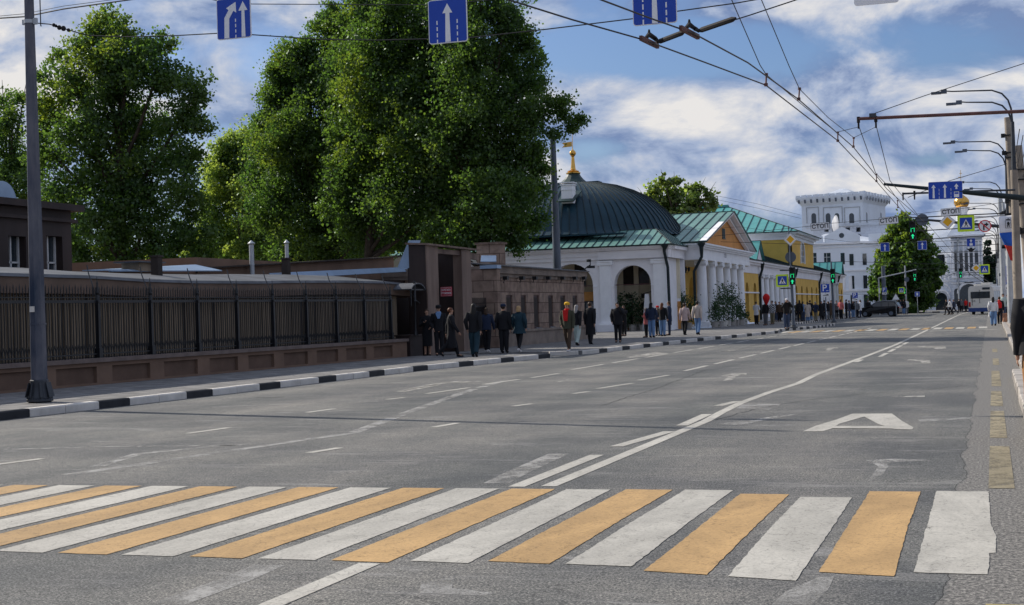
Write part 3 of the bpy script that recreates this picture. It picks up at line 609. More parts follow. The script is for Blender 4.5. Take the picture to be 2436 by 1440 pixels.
# ============================================================ GATE
gt=empty('portal_gate',(-19.5,51,.15),'tall brown metal portal gate with dark open leaf between fence and stone guardhouse','gate')
XG=-19.9
ys=AX(1022,850,XG).y; ya=AX(1045,720,XG).y; yb_=AX(1100,720,XG).y; yc=AX(1122,720,XG).y; ye_=AX(1143,720,XG).y
ztl=AY(1000,580,ys).z; xl=AY(975,700,ys).x; ztr=AX(1110,592,XG).z
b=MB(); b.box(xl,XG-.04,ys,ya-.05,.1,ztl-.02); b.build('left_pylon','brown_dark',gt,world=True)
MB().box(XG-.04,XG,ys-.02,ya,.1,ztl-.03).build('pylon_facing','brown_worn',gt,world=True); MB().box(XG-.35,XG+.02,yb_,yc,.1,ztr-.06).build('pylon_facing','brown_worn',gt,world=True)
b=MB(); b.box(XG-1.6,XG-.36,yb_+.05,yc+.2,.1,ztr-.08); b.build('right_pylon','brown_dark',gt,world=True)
b=MB(); b.slab([(XG+.12,ys-.1,ztl),(XG+.12,ye_,ztr+.02),(xl-.1,ye_,ztr+.12),(xl-.1,ys-.1,ztl+.06)],.07); b.box(XG-.3,XG-.05,ya+.02,yb_-.02,ztr-.28,ztr-.1); b.bar((XG-.1,yc,ztr-.25),(XG-.1,ye_,ztr-.3),.12,.25); b.build('canopy_beam','brown_worn',gt,world=True)
b=MB(); b.box(XG-1.3,XG-1.2,ya+.1,yb_+1.,.1,ztr-.4); b.build('gate_leaf','brown_dark',gt,world=True)
b=MB(); b.box(-22.5,-22.4,ys-.2,58,.1,2.9); b.build('back_wall','brown_dark',gt,world=True)
b=MB()
for k in range(7): b.cyl((XG-.55,ya+.12+k*.09,2.4),(XG-.55,ya+.12+k*.09,3.75),.014,.014,6)
for z in (2.4,3.1,3.75): b.box(XG-.57,XG-.53,ya+.02,ya+.75,z-.02,z+.02)
b.build('barred_grille','galv',gt,world=True)
b=MB(); b.slab([AY(945,638,ys+.3),AY(975,638,ys+.3),AY(1000,572,ys+.3),AY(972,572,ys+.3)],.06); b.build('tin_side_sheet','tin_blue_lit',gt,world=True)
b=MB(); b.box(XG-.5,XG-.42,yc+.05,ye_+.1,.1,ztr-.3); b.build('side_frame','steel_dark',gt,world=True)
# side wicket gate
sg=empty('wicket_gate',(XG-.3,ye_+1,.15),'low black iron side gate between portal and stone guardhouse','gate')
yg0,yg1=yc+.1,AX(1172,720,XG-.6).y
b=MB(); b.box(XG-.62,XG-.58,yg0,yg1,.3,1.95); b.build('sheet','brown_dark',sg,world=True)
b=MB()
for k in range(int((yg1-yg0)/.14)): b.box(XG-.57,XG-.545,yg0+k*.14,yg0+k*.14+.02,.2,2.3)
b.box(XG-.57,XG-.54,yg0,yg1,1.9,1.96); b.build('pickets','iron_black',sg,world=True)
# red warning sign
c_=AX(1062,694,XG+.15); sn=empty('warning_sign',(c_.x,c_.y,c_.z),'small red sign with white lettering fixed to the portal gate','sign',rz=R(-14))
b=MB().box(-.26,.26,-.02,.0,-.18,.18); b.build('panel','sign_crimson',sn)
MB().box(-.24,.24,-.024,-.0205,.155,.165).box(-.24,.24,-.024,-.0205,-.165,-.155).box(-.24,-.23,-.024,-.0205,-.155,.155).box(.23,.24,-.024,-.0205,-.155,.155).build('border','sign_white',sn)
textmesh('БЕРЕГИСЬ',.11,'sign_white',sn,(0,-.022,.06),sx=.75,bold=.002); textmesh('АВТОМОБИЛЯ',.11,'sign_white',sn,(0,-.022,-.07),sx=.62,bold=.002)
MB().box(-.5,-.26,-.015,.01,-.02,.02).build('bracket','iron_black',sn)
# entrance canopy with column, dark box
yk=YE+.6
ec=empty('entrance_canopy',(-20,yk,.15),'small arched black canopy on an iron column at the end of the fence','canopy')
c0=AX(975,690,-20.3); b=MB()
arc=arcpts(0,0,.75,math.pi*.12,math.pi*.88,10,.35)
b.loft([[(c0.x-1.0,c0.y+u,c0.z+v-.1) for u,v in arc]+[(c0.x-1.0,c0.y+u*.97,c0.z+v-.14) for u,v in arc[::-1]],[(c0.x+.35,c0.y+u,c0.z+v-.1) for u,v in arc]+[(c0.x+.35,c0.y+u*.97,c0.z+v-.14) for u,v in arc[::-1]]]); b.build('roof','tin_pale',ec,world=True)
b=MB(); b.tube([(c0.x+.3,c0.y-.7,c0.z-.05),(c0.x+.3,c0.y-.3,c0.z-.35),(c0.x+.3,c0.y+.2,c0.z-.5)],.02,5); b.bar((c0.x+.3,c0.y-.7,c0.z),(c0.x+.3,c0.y+.7,c0.z),.03,.05); b.bar((c0.x+.3,c0.y-.65,c0.z-.6),(c0.x+.3,c0.y-.65,c0.z),.03); b.build('bracket','iron_black',ec,world=True)
b=MB(); cx=AX(987,720,-20.0); b.lathe(cx.x,cx.y,[(.09,.9),(.07,1.0),(.045,1.1),(.04,2.1),(.07,2.15),(.05,2.2),(.05,2.9)],8); b.build('column','iron_black',ec,True,True)
b=MB(); d0=AX(972,800,-20.1); d1=AX(1002,800,-20.1); b.box(-20.6,-20.05,d0.y,d1.y,.1,.88); b.box(-20.66,-20.0,d0.y-.04,d1.y+.04,.88,.93); o=b.build('base_box','brown_dark',ec,world=True)
w_=empty('beige_wall_pier',(-21,YE,.15),'beige rendered wall strip between the fence end and the portal gate','wall'); MB().box(-21.5,-21.2,YE-.1,ys,.1,2.75).build('wall','board_beige',w_,world=True)
# ============================================================ GUARDHOUSE
gh=empty('stone_guardhouse',(-20.2,66,.15),'low brown stone guardhouse with six narrow windows and a dark cornice','guardhouse')
XH=-20.2; ya=AX(1182,720,XH).y; yb=AX(1390,720,XH).y; zt=AX(1390,672,XH).z; zt0=AX(1182,655,XH).z; zt=(zt+zt0)/2
zc=AX(1390,643,XH).z; zc=(zc+AX(1182,624,XH).z)/2
zw0,zw1=AX(1290,781,XH).z,AX(1290,703,XH).z
ops=[]
for l,r in ((1205,1220),(1240,1252.5),(1270,1283),(1305,1316.5),(1334,1345.5),(1363,1374)):
    a,c=AX(l,740,XH).y,AX(r,740,XH).y; ops.append(((a+c)/2-ya,(c-a)/2,zw0,zw1,False))
b=MB(); archwall(b,(XH,ya,0),(0,1,0),(-1,0,0),0,yb-ya,.82,zt,ops,.4,0); b.build('street_wall','stone_brown',gh,world=True)
b=MB(); b.box(-26,XH-.41,ya,ya+.35,.1,zt); b.box(-26,XH-.41,yb-.35,yb,.1,zt); b.build('end_wall','stone_south',gh,world=True)
b=MB(); b.box(-26,XH-.45,ya+.36,yb-.36,.1,zt-.1); b.build('core','board_dark',gh,world=True)
b=MB(); b.box(XH-.4,XH+.16,ya-.1,yb+.1,.1,.76); b.box(XH-.4,XH+.22,ya-.1,yb+.12,.76,.86); b.build('plinth','stone_dark',gh,world=True)
b=MB(); b.box(-26.2,XH+.06,ya-.1,yb+.08,zt,zt+.16); b.box(-26.3,XH+.16,ya-.15,yb+.15,zt+.16,zc-.12); b.build('cornice','stone_dark',gh,world=True)
b=MB(); b.slab([(XH+.28,ya-.2,zc-.1),(XH+.28,yb+.2,zc-.1),(-23,yb+.2,zc+.25),(-23,ya-.2,zc+.25)],.05); b.build('roof','tin_pale',gh,world=True)
for i,(uc,hw,zs,zp,_) in enumerate(ops):
    f=MB().box(XH-.10,XH-.06,ya+uc-hw,ya+uc+hw,zs,zp).build('window','maroon',gh,world=True)
    g_=MB().box(XH-.058,XH-.05,ya+uc-hw+.08,ya+uc+hw-.08,zs+.1,zp-.1).build('pane','board_dark',f)
    for vtx in g_.data.vertices: vtx.co-=gh.location
    if i in(1,2,3): MB().slab([(XH+.12,ya+uc-.2,zs-.06),(XH+.12,ya+uc+.75,zs-.06),(XH-.02,ya+uc+.7,zs+.05),(XH-.02,ya+uc-.15,zs+.05)],.03).build('sill','tin_pale',gh,world=True)
for px,od in zip((1200,1239,1270,1302,1336,1365,1387),('first from the gate side','second from the gate side','third from the gate side','middle one','third from the right corner','second from the right corner','at the right corner by the cameras')):
    y=AX(px,662,XH+.2).y; z=AX(px,662,XH+.2).z; L=empty('flood_lamp',(XH+.2,y,z),'small dark floodlight on the guardhouse cornice, '+od,'floodlight','floodlights along the guardhouse cornice')
    MB().obox((0.06,0,0),(.2,.26,.16)).build('housing','housing',L); MB().bar((0,0,-.06),(-.05,0,-.22),.03).build('bracket','iron_black',L)
cm=AX(1402,626,-19.8); L=empty('security_cameras',(cm.x,cm.y,cm.z-.3),'pair of security cameras on a bracket at the right corner of the guardhouse','camera')
MB().bar((-.4,0,-.1),(.05,0,.2),.05).bar((.05,0,.15),(.05,0,.45),.04).build('bracket','iron_black',L); MB().obox((.0,-.1,.42),(.14,.4,.13),R(30)).build('camera_body','housing',L); MB().obox((.0,.3,.1),(.14,.4,.13),R(-60)).build('camera_body','housing',L)
rw=empty('stone_side_wall',(-21.5,ya-1,.15),'brown stone return wall with blue-lit tin caps left of the guardhouse','wall')
yr=ya-.7; A0=AY(1126,650,yr); A1=AY(1182,650,yr)
MB().box(A0.x-1.5,A1.x,yr,yr+.4,.1,AY(1150,640,yr).z).build('wall','stone_south',rw,world=True)
MB().box(AY(1143,620,yr).x,A1.x+.05,yr-.1,yr+.45,AY(1150,640,yr).z,AY(1150,632,yr).z).slab([AY(1143,622,yr-.1),AY(1180,622,yr-.1),AY(1180,608,yr+.1),AY(1145,608,yr+.1)],.05).build('cap','tin_blue_lit',rw,world=True)
ch=AY(1168,595,ya+3); o=MB().box(ch.x-.55,ch.x+.55,ch.y-.4,ch.y+.4,ch.z-.9,ch.z+.25).box(ch.x-.62,ch.x+.62,ch.y-.5,ch.y+.5,ch.z+.25,ch.z+.33).build('chimney','stone_south'); tag(o,'squat brown chimney block above the guardhouse by the tree trunk','chimney')
# tall flag pole behind
pb_=AY(1325,628,84); b=MB(); top=AY(1312,325,84); b.cyl((pb_.x,84,.1),(pb_.x,84,pb_.z),.27,.25,14); b.cyl((pb_.x,84,pb_.z),(pb_.x-.03,84,top.z),.25,.17,14); tag(b.build('tall_mast','steel_grey',smooth=True),'tall thick grey mast rising behind the stone guardhouse in front of the dome','mast')
# ============================================================ near pole with base
pp=G(95,957,.15); t_=AY(66,0,pp.y)
lp=empty('tram_wire_pole',(pp.x,pp.y,.15),'tall scuffed steel pole with flanged foot at the left kerb','pole')
b=MB(); b.lathe(0,0,[(.165,.25),(.155,1.5),(.142,3),(.112,6),(.096,7.6),(.08,10.6)],8,a0=.3); b.lathe(0,0,[(.162,1.5),(.162,1.53)],8); b.build('shaft','steel_scuffed',lp)
b=MB(); b.lathe(0,0,[(.20,.0),(.255,.02),(.255,.06),(.2,.08)],14); b.lathe(0,0,[(.22,.08),(.18,.30),(.178,.42),(.165,.44)],12)
for k in range(8):
    a=k*math.pi/4; b.bar((.18*math.cos(a),.18*math.sin(a),.38),(.25*math.cos(a),.25*math.sin(a),.10),.015,.09)
    b.cyl((.23*math.cos(a),.23*math.sin(a),.06),(.23*math.cos(a),.23*math.sin(a),.13),.018,.018,6)
b.build('foot','steel_dark',lp)
b=MB(); zb=AY(72,52,pp.y).z-.15; b.lathe(0,0,[(.105,zb-.035),(.105,zb+.035)],12); b.box(-.16,-.10,-.02,.02,zb-.05,zb+.05); b.box(.1,.17,-.03,.03,zb-.06,zb+.06); b.build('clamp','galv',lp)
b=MB(); b.box(-.06,.05,-.165,-.158,1.75,1.86); b.build('sticker','kerb_white',lp)
def sub(mb,name,mats,parent,root,smooth=False):
    """a part of a part, built in world coordinates"""
    o=mb.build(name,mats,None,smooth); 
    for v in o.data.vertices: v.co-=root.location
    o.parent=parent; return o
# ============================================================ DOMED ARCADE BUILDING
db=empty('domed_arcade_building',(-28,104,.15),'white and yellow arcade building with dark green ribbed dome, gilded spire and six-column portico','building')
YF=97.; XE=-20.65
# south arcade wall with arches
ops=[(-23.22-(-46),1.29,.0,3.36,True)]
for k in range(1,5): ops.append((-23.22-(-46)-k*4.35,1.55,.0,3.36,True))
b=MB(); archwall(b,(-46,YF,0),(1,0,0),(0,1,0),0,25.1,.1,5.1,ops,.7); b.box(XE-.71,XE-.25,YF+.7,101.8,.1,5.1)
b.build('arcade_wall','white_wall',db,world=True)
for x0,x1 in ((-25.5,-24.72),(-21.72,-20.86)):
    MB().box(x0,x1,YF-.16,YF,.75,4.72).box(x0-.12,x1+.12,YF-.3,YF+.0,.62,.75).build('pilaster','white_trim',db,world=True)
b=MB(); b.box(-25.75,-24.3,YF-.42,YF+.75,.1,.62); b.box(-21.9,-20.5,YF-.42,YF+.75,.1,.5); b.build('pedestal','white_wall',db,world=True)
b=MB()
for x0,x1 in ((-25.5,-24.72),(-21.72,-20.86)):
    b.box(x0-.06,x1+.06,YF-.22,YF,4.72,4.80); b.box(x0-.16,x1+.16,YF-.26,YF,4.93,5.02)
    for x in (x0-.05,x1+.05):
        b.cyl((x,YF-.24,4.82),(x,YF+.0,4.82),.13,.13,12); b.cyl((x,YF-.27,4.82),(x,YF-.24,4.82),.07,.07,10)
    b.box(x0,x1,YF-.2,YF,4.80,4.93)
b.build('capital','white_trim',db,world=True)
b=MB(); 
for (uc,hw,zs,zp,_) in ops:
    x=-46+uc; b.box(x-hw-.3,x-hw-.002,YF-.06,YF+.72,zp-.12,zp); b.box(x+hw+.002,x+hw+.3,YF-.06,YF+.72,zp-.12,zp)
    b.bar((x-hw,YF+.35,zp-.02),(x+hw,YF+.35,zp-.02),.05,.05,1)
b.build('arch_imposts',['white_trim','rust_bar'],db,world=True)
b=MB(); b.box(-46,XE,YF-.10,YF+.8,5.1,5.35); b.box(-25.6,XE+.02,YF-.22,YF+.8,5.1,5.66); b.box(-46,XE,YF-.16,YF+.8,5.35,5.70)
b.box(-46,XE+.1,YF-.34,YF+.8,5.70,5.82); b.box(-46,XE+.2,YF-.48,YF+.8,5.82,5.93); b.box(XE-.001,XE+.08,YF+.8,102,5.1,5.7); b.box(XE,XE+.3,YF+.8,102,5.7,5.93); b.build('entablature','white_wall',db,world=True)
# inner wall of the gallery
YI=100.6
b=MB(); b.box(-46,-20.7,YI,YI+.3,.1,2.1,1); b.box(-46,-20.7,YI,YI+.3,2.1,2.3,2); b.box(-46,-20.7,YI,YI+.3,2.3,5.3,0); b.box(-45,-21.4,YF+.75,YI,5.0,5.1,0)
b.build('gallery_wall',['cream_wall','orange_wall','white_trim'],db,world=True)
for xx in (-27.9,-26.3,-24.35,-23.2,-22.1):
    f=sub(MB().box(xx-.36,xx+.36,YI-.07,YI-.004,.5,2.75),'window','cream_wall',db,db); sub(MB().box(xx-.26,xx+.26,YI-.085,YI-.072,.6,2.1).box(xx-.26,xx+.26,YI-.085,YI-.072,3.3-.9,2.7),'pane','glass_shop',f,db)
    f=sub(MB().box(xx-.42,xx+.42,YI-.06,YI-.004,3.35,5.0),'upper_window','glass_shop',db,db)
for xx in (-24.9,-23.78,-22.65,-21.6): MB().box(xx-.17,xx+.17,YI-.16,YI-.09,.1,4.95).build('pilaster','cream_wall',db,world=True)
dr=sub(MB().box(-27.0,-25.15,YF+1.6,YF+1.7,.1,2.15),'shop_front','glass_shop',db,db)
sub(MB().box(-27.1,-25.1,YF+1.5,YF+1.595,2.15,2.3).box(-26.15,-26.08,YF+1.55,YF+1.595,.1,2.15).box(-27.1,-25.1,YF+1.55,YF+1.595,1.15,1.22).box(-25.2,-25.1,YF+1.55,YF+1.595,.1,2.15).box(-27.1,-27,YF+1.55,YF+1.595,.1,2.15),'frame','frame_white' if False else 'steel_dark',dr,db)
sub(MB().box(-27.6,-25.1,YF+1.7,YF+1.9,2.3,2.95),'orange_band','orange_wall',db,db)
# lean roof
b=MB(); seamroof(b,(-46.2,YF-.55,5.97),(XE+.35,YF-.55,5.97),(XE-1.6,YF+3.4,7.25),(-46.2,YF+3.4,7.25),46,mi=0,ms=1,sh=.05,sw=.04)
b.box(-46.2,XE+.35,YF-.58,YF-.5,5.93,6.02,1); seamroof(b,(XE+.35,YF-.55,5.97),(XE+.35,103,5.97),(XE-1.6,103,7.25),(XE-1.6,YF+3.4,7.25),6)
b.build('lean_roof',['roof_green','roof_seam'],db,world=True)
b=MB(); b.box(-46,-22.5,YF+3.2,122,5.5,7.2); b.build('drum_base','roof_dark',db,world=True)
# dome
DX,DY,DR=-30.0,107.0,8.45
prof=[(DR+.25,7.05),(DR+.05,7.18),(DR-.25,7.40),(8.0,7.75),(7.62,8.35),(7.1,8.95),(6.45,9.55),(5.6,10.15),(4.6,10.65),(3.45,11.05),(2.3,11.28),(1.35,11.36)]
NR=84
b=MB(); b.lathe(DX,DY,prof,NR,0); 
for i in range(NR):
    a=2*math.pi*i/NR+.0
    pts=[(DX+(r+.02)*math.cos(a),DY+(r+.02)*math.sin(a),z+.02) for r,z in prof[:-1]]
    for k in range(len(pts)-1): b.bar(pts[k],pts[k+1],.05,.055,1,up=(math.cos(a)*.6,math.sin(a)*.6,.6))
b.box(-36,-24,98,99,6.9,7.0)
dome=b.build('dome',['roof_dome','roof_seam'],db,smooth=True,world=True)
b=MB(); b.lathe(DX,DY,[(1.75,11.15),(1.85,11.28),(1.7,11.32),(1.15,11.36),(1.0,11.5),(.78,11.7),(.60,11.92),(.50,12.1),(.52,12.14),(.1,12.16)],12); b.box(DX+.9,DX+2.1,DY-.6,DY+.6,11.3,11.45); sub(b,'lantern_cap','roof_dark',dome,db)
b=MB(); b.lathe(DX,DY,[(.52,12.12),(.56,12.17),(.56,12.23),(.42,12.26),(.46,12.34),(.33,12.40),(.20,12.48),(.16,12.8),(.11,13.45),(.15,13.47),(.11,13.5)],16); b.ell((DX,DY,13.72),(.25,.25,.25),16,10); b.lathe(DX,DY,[(.09,13.95),(.03,14.05),(.022,15.0),(.01,15.8)],8)
b.add([(DX-.85,DY-.01,14.2),(DX-.05,DY-.01,14.24),(DX-.05,DY-.01,14.62),(DX-.85,DY-.01,14.55),(DX-.65,DY-.01,14.38),(DX-.85,DY+.01,14.2),(DX-.05,DY+.01,14.24),(DX-.05,DY+.01,14.62),(DX-.85,DY+.01,14.55),(DX-.65,DY+.01,14.38)],[(0,1,2,3,4),(9,8,7,6,5),(0,5,6,1),(2,7,8,3),(3,8,9,4),(4,9,5,0)])
sub(b,'gilded_spire','gold',dome,db,True)
ch=AY(1352,455,100.5); b=MB(); b.box(ch.x-.42,ch.x+.42,100.1,100.9,ch.z-.9,ch.z+.40,0); b.box(ch.x-.48,ch.x+.48,100.04,100.96,ch.z+.40,ch.z+.48,0); b.box(ch.x-.44,ch.x+.44,100.06,100.94,ch.z+.05,ch.z+.10); b.box(ch.x-.52,ch.x+.52,100.0,101,ch.z+.55,ch.z+.62); sub(b,'chimney','white_trim',dome,db)
b=MB(); b.slab([(ch.x-.6,99.7,ch.z-.75),(ch.x+.6,99.7,ch.z-.75),(ch.x+.7,101.6,ch.z+.1),(ch.x-.7,101.6,ch.z+.1)],.1); sub(b,'flashing','roof_dark',dome,db)
# portico
XP=-19.45; PY0,PY1=102.3,124.4
cols=[104.2,108.0,111.2,114.4,117.6,121.0]
def column(parent,root,x,y,z0,z1,r,mname='white_trim',n=18,cap=True):
    b=MB(); b.lathe(x,y,[(r*1.02,z0+.55),(r,z0+1.6),(r*.93,z1-1.2),(r*.86,z1-.42)],n); o=sub(b,'column',mname,parent,root,True)
    b=MB(); b.lathe(x,y,[(r*1.0,z1-.42),(r*1.02,z1-.36),(r*.98,z1-.34)],n); b.box(x-r*1.05,x+r*1.05,y-r*1.05,y+r*1.05,z1-.12,z1)
    for sx in (-1,1):
        b.cyl((x-r*1.05,y+sx*r*.95,z1-.24),(x+r*1.05,y+sx*r*.95,z1-.24),r*.34,r*.34,12)
    b.box(x-r*.98,x+r*.98,y-r*.9,y+r*.9,z1-.34,z1-.12); sub(b,'capital',mname,o,root)
    b=MB(); b.box(x-r*1.5,x+r*1.5,y-r*1.5,y+r*1.5,z0,z0+.25); b.box(x-r*1.32,x+r*1.32,y-r*1.32,y+r*1.32,z0+.25,z0+.42); b.lathe(x,y,[(r*1.25,z0+.42),(r*1.28,z0+.47),(r*1.05,z0+.55)],n); sub(b,'base',mname,o,root)
    return o
for y in cols: column(db,db,XP-.35,y,.1,5.05,.40)
column(db,db,-22.2,104.3,.1,5.05,.33); column(db,db,-22.2,121,.1,5.05,.33)
b=MB()
for z0,z1,o in ((5.05,5.30,.0),(5.30,5.82,-.03),(5.82,5.95,.14),(5.95,6.08,.28),(6.08,6.2,.42)):
    b.box(-23.2,XP+.02+o,PY0-o,PY1+o,z0,z1)
b.build('portico_entablature','white_trim',db,world=True)
textmesh('СТЕЛ',.42,'steel_grey',db,(XP+28+.025,112.3-104,5.56-.15),rot=(math.pi/2,0,math.pi/2),sx=.9)
AP=(PY0+PY1)/2+.6
b=MB(); b.add([(XP-.25,PY0+.2,6.2),(XP-.25,PY1-.2,6.2),(XP-.25,AP,8.75),(XP-.5,PY0+.2,6.2),(XP-.5,PY1-.2,6.2),(XP-.5,AP,8.75)],[(0,1,2),(5,4,3),(0,3,4,1),(1,4,5,2),(2,5,3,0)]); g2=b.build('pediment','orange_wall',db,world=True)
sub(MB().box(XP-.24,XP-.2,AP-1.3,AP-.1,7.0,7.75).box(XP-.24,XP-.17,AP-1.4,AP,6.93,7.0).box(XP-.2,XP-.15,AP-.75,AP-.65,7.0,7.75),'attic_window','roof_dark',g2,db)
b=MB(); t=.32
b.bar((XP+.25,PY0-.35,6.30),(XP+.25,AP,8.98),.5,.16); b.bar((XP+.25,PY1+.35,6.30),(XP+.25,AP,8.98),.5,.16)
b.bar((XP-.05,PY0+.4,6.30),(XP-.05,AP,8.68),.3,.16); b.bar((XP-.05,PY1-.4,6.30),(XP-.05,AP,8.68),.3,.16); b.build('pediment_cornice','white_trim',db,world=True)
b=MB(); seamroof(b,(-23.8,PY0-.5,6.28),(XP+.55,PY0-.5,6.28),(XP+.55,AP,9.1),(-30,AP,9.1),7,sw=.06,sh=.06); seamroof(b,(-23.8,PY1+.5,6.28),(XP+.55,PY1+.5,6.28),(XP+.55,AP,9.1),(-30,AP,9.1),7,sw=.06); b.build('portico_roof',['roof_green','roof_seam'],db,world=True)
# portico rear wall with arch, lantern
b=MB(); archwall(b,(-23.4,101.8,0),(0,1,0),(-1,0,0),0,23,.1,5.05,[(3.2,1.25,.1,2.9,True),(7.8,1.25,.1,2.9,True),(12.4,1.25,.1,2.9,True),(17,1.25,.1,2.9,True)],.5); b.build('portico_rear_wall','yellow_wall',db,world=True)
b=MB(); archwall(b,(-23.4,101.85,0),(1,0,0),(0,1,0),-.5,2.8,.1,5.05,[(1.05,.95,.1,2.9,True)],.3); b.build('portico_side_wall','white_wall',db,world=True)
b=MB(); b.box(-23.8,XP-.1,PY0+.1,PY1-.1,5.0,5.046); b.build('portico_ceiling','cream_wall',db,world=True)
b=MB(); b.box(-24.9,-24.7,102,124,.1,5); b.build('inner_wall','olive_wall',db,world=True)
b=MB(); b.box(-24.2,XP+.3,PY0-.35,PY1+.35,.0,.22); b.box(-24.2,XP+.6,PY0-.65,PY1+.65,.0,.165); b.build('portico_steps','white_far',db,world=True)
ln=AY(1630,642,103.4); e=empty('hanging_lantern',(ln.x,ln.y,ln.z),'black four-lamp hanging lantern inside the white portico','lantern')
b=MB(); b.cyl((0,0,-.1),(0,0,.75),.02,.02,6); b.ell((0,0,-.15),(.08,.08,.12),8,6); b.build('stem','iron_black',e)
for k in range(4):
    a=k*math.pi/2+.4; b=MB(); b.tube([(0,0,-.15),(.15*math.cos(a),.15*math.sin(a),-.25),(.27*math.cos(a),.27*math.sin(a),-.12)],.015,5); b.lathe(.27*math.cos(a),.27*math.sin(a),[(.06,-.12),(.10,.08),(.11,.1),(.02,.2)],6); b.build('lamp','iron_black',e)
# drainpipes
for pts,lab in (([(XE-.15,YF-.5,5.9),(XE-.2,YF-.45,5.5),(XE-.02,YF-.3,4.4),(XE-.02,YF-.28,4.0),(XE+.02,YF-.25,.3)],0),([(XE+1.35,PY0-.5,6.1),(XE+1.35,PY0-.5,5.2),(XE+.75,PY0-.35,4.2),(XE+.75,PY0-.3,.3)],0)):
    b=MB(); b.tube(pts,[.17]+[.105]*(len(pts)-1),10); b.lathe(pts[0][0],pts[0][1],[(.12,pts[0][2]-.25),(.28,pts[0][2]+.02),(.28,pts[0][2]+.1)],10); b.build('drainpipe','pipe_dark',db,True,True)
# ============================================================ YELLOW TRADING ROWS
yr_=empty('yellow_trading_rows',(-24,165,.15),'long low yellow arcade with white columns and teal roof further along the left pavement','building')
XY=-20.5; Y0,Y1=127.,218.
secs=[('w',127,136),('c',136,161.5),('w',161.5,186),('c',186,209),('w',209,218)]
b=MB(); bt=MB(); wn=[]
for k,a,c in secs:
    if k=='w':
        n=max(1,int((c-a)/4.2)); ops=[((i+.5)*(c-a)/n,.85,.1,2.9,True) for i in range(n)]
        archwall(b,(XY,a,0),(0,1,0),(-1,0,0),0,c-a,.1,4.6,ops,.6); b.build('wall','yellow_wall',yr_,world=True); b=MB()
        for (uc,hw,_,_,_) in ops: wn.append((a+uc,hw))
        bt.box(XY-.01,XY+.07,a,c,2.78,2.9)
b.box(-45,XY-.61,127,127.6,.1,4.6); b.build('wall','yellow_wall',yr_,world=True)
b=MB(); b.box(-26,XY-3.2,127,218,.1,4.6); b.build('gallery_wall','olive_wall',yr_,world=True)
bt.box(-45,XY+.06,126.94,Y1,4.6,5.35); bt.box(-45,XY+.3,126.8,Y1+.2,5.35,5.55); bt.box(-45,XY+.5,126.6,Y1+.4,5.55,5.72); bt.build('entablature','white_wall',yr_,world=True)
for k,a,c in secs:
    if k=='c':
        n=8 if a<150 else 7
        for i in range(n): column(yr_,yr_,XY+.0,a+1.2+(c-a-2.4)*i/(n-1),.1,4.6,.36,n=14)
b=MB(); seamroof(b,(XY+.55,126.4,5.76),(XY+.55,Y1+.5,5.76),(XY-4.5,Y1+.5,7.6),(XY-4.5,131,7.6),60); seamroof(b,(-45,126.4,5.76),(XY+.55,126.4,5.76),(XY-4.5,131,7.6),(-45,131,7.6),22); b.build('roof',['roof_dark','roof_seam'],yr_,world=True)
for ya_ in (134.5,213):   # small gables over the column runs
    w=4.6 if ya_<200 else 3.5; b=MB(); b.add([(XY+.3,ya_-w/2,5.75),(XY+.3,ya_+w/2,5.75),(XY+.3,ya_,7.5),(XY-.0,ya_-w/2,5.75),(XY-.0,ya_+w/2,5.75),(XY-.0,ya_,7.5)],[(0,1,2),(5,4,3),(0,3,4,1),(1,4,5,2),(2,5,3,0)]); b.build('gable','white_wall',yr_,world=True)
    b=MB(); seamroof(b,(XY-6,ya_-w/2-.2,5.8),(XY+.55,ya_-w/2-.2,5.8),(XY+.55,ya_,7.62),(XY-6,ya_,7.62),6); seamroof(b,(XY-6,ya_+w/2+.2,5.8),(XY+.55,ya_+w/2+.2,5.8),(XY+.55,ya_,7.62),(XY-6,ya_,7.62),6); b.build('gable_roof',['roof_teal','roof_seam'],yr_,world=True)
for yy in (136.2,161.4,186.2,208.8): 
    b=MB(); b.tube([(XY+.45,yy-.3,5.6),(XY+.35,yy,5.0),(XY+.12,yy,4.3),(XY+.12,yy,.3)],[.2,.12,.12,.12],8); b.build('drainpipe','pipe_dark',yr_,world=True)
# upper storey
UY0,UY1=163.5,183.5; UZ=9.75
us_=empty('upper_pavilion',(-30,173,5.7),'ochre upper storey with teal hipped roof and arched window above the yellow rows','building')
b=MB(); archwall(b,(XY-.25,UY0,0),(0,1,0),(-1,0,0),0,UY1-UY0,5.7,UZ-.8,[(8.8,1.75,6.5,7.15,True)],.5); b.build('street_wall','yellow_wall',us_,world=True)
b=MB(); b.box(-62,XY-.3,UY0,UY0+.4,5.0,UZ-.8); b.build('south_wall','olive_wall',us_,world=True)
f=sub(MB().box(XY-.36,XY-.32,UY0+7,UY0+10.6,6.4,8.93),'window','glass_dark',us_,us_)
pn=MB()
for i in range(5): pn.box(XY-.319,XY-.24,UY0+7.0+i*.88,UY0+7.1+i*.88,6.5,8.9)
for j in range(4): pn.box(XY-.317,XY-.26,UY0+7.1,UY0+10.5,6.5+j*.72,6.58+j*.72)
sub(pn,'sash','frame_white',f,us_)
b=MB(); b.prism([(UY0+8.8-2.0,6.4),(UY0+8.8-2.0,7.15)]+arcpts(UY0+8.8,7.15,2.0,math.pi,0,12)[1:]+[(UY0+8.8+2,6.4),(UY0+8.8+1.75,6.4)]+arcpts(UY0+8.8,7.15,1.75,0,math.pi,12)+[(UY0+8.8-1.75,6.4)],(XY-.25,0,0),(0,1,0),(0,0,1),(1,0,0),0,.12); b.build('window_surround','white_trim',us_,world=True)
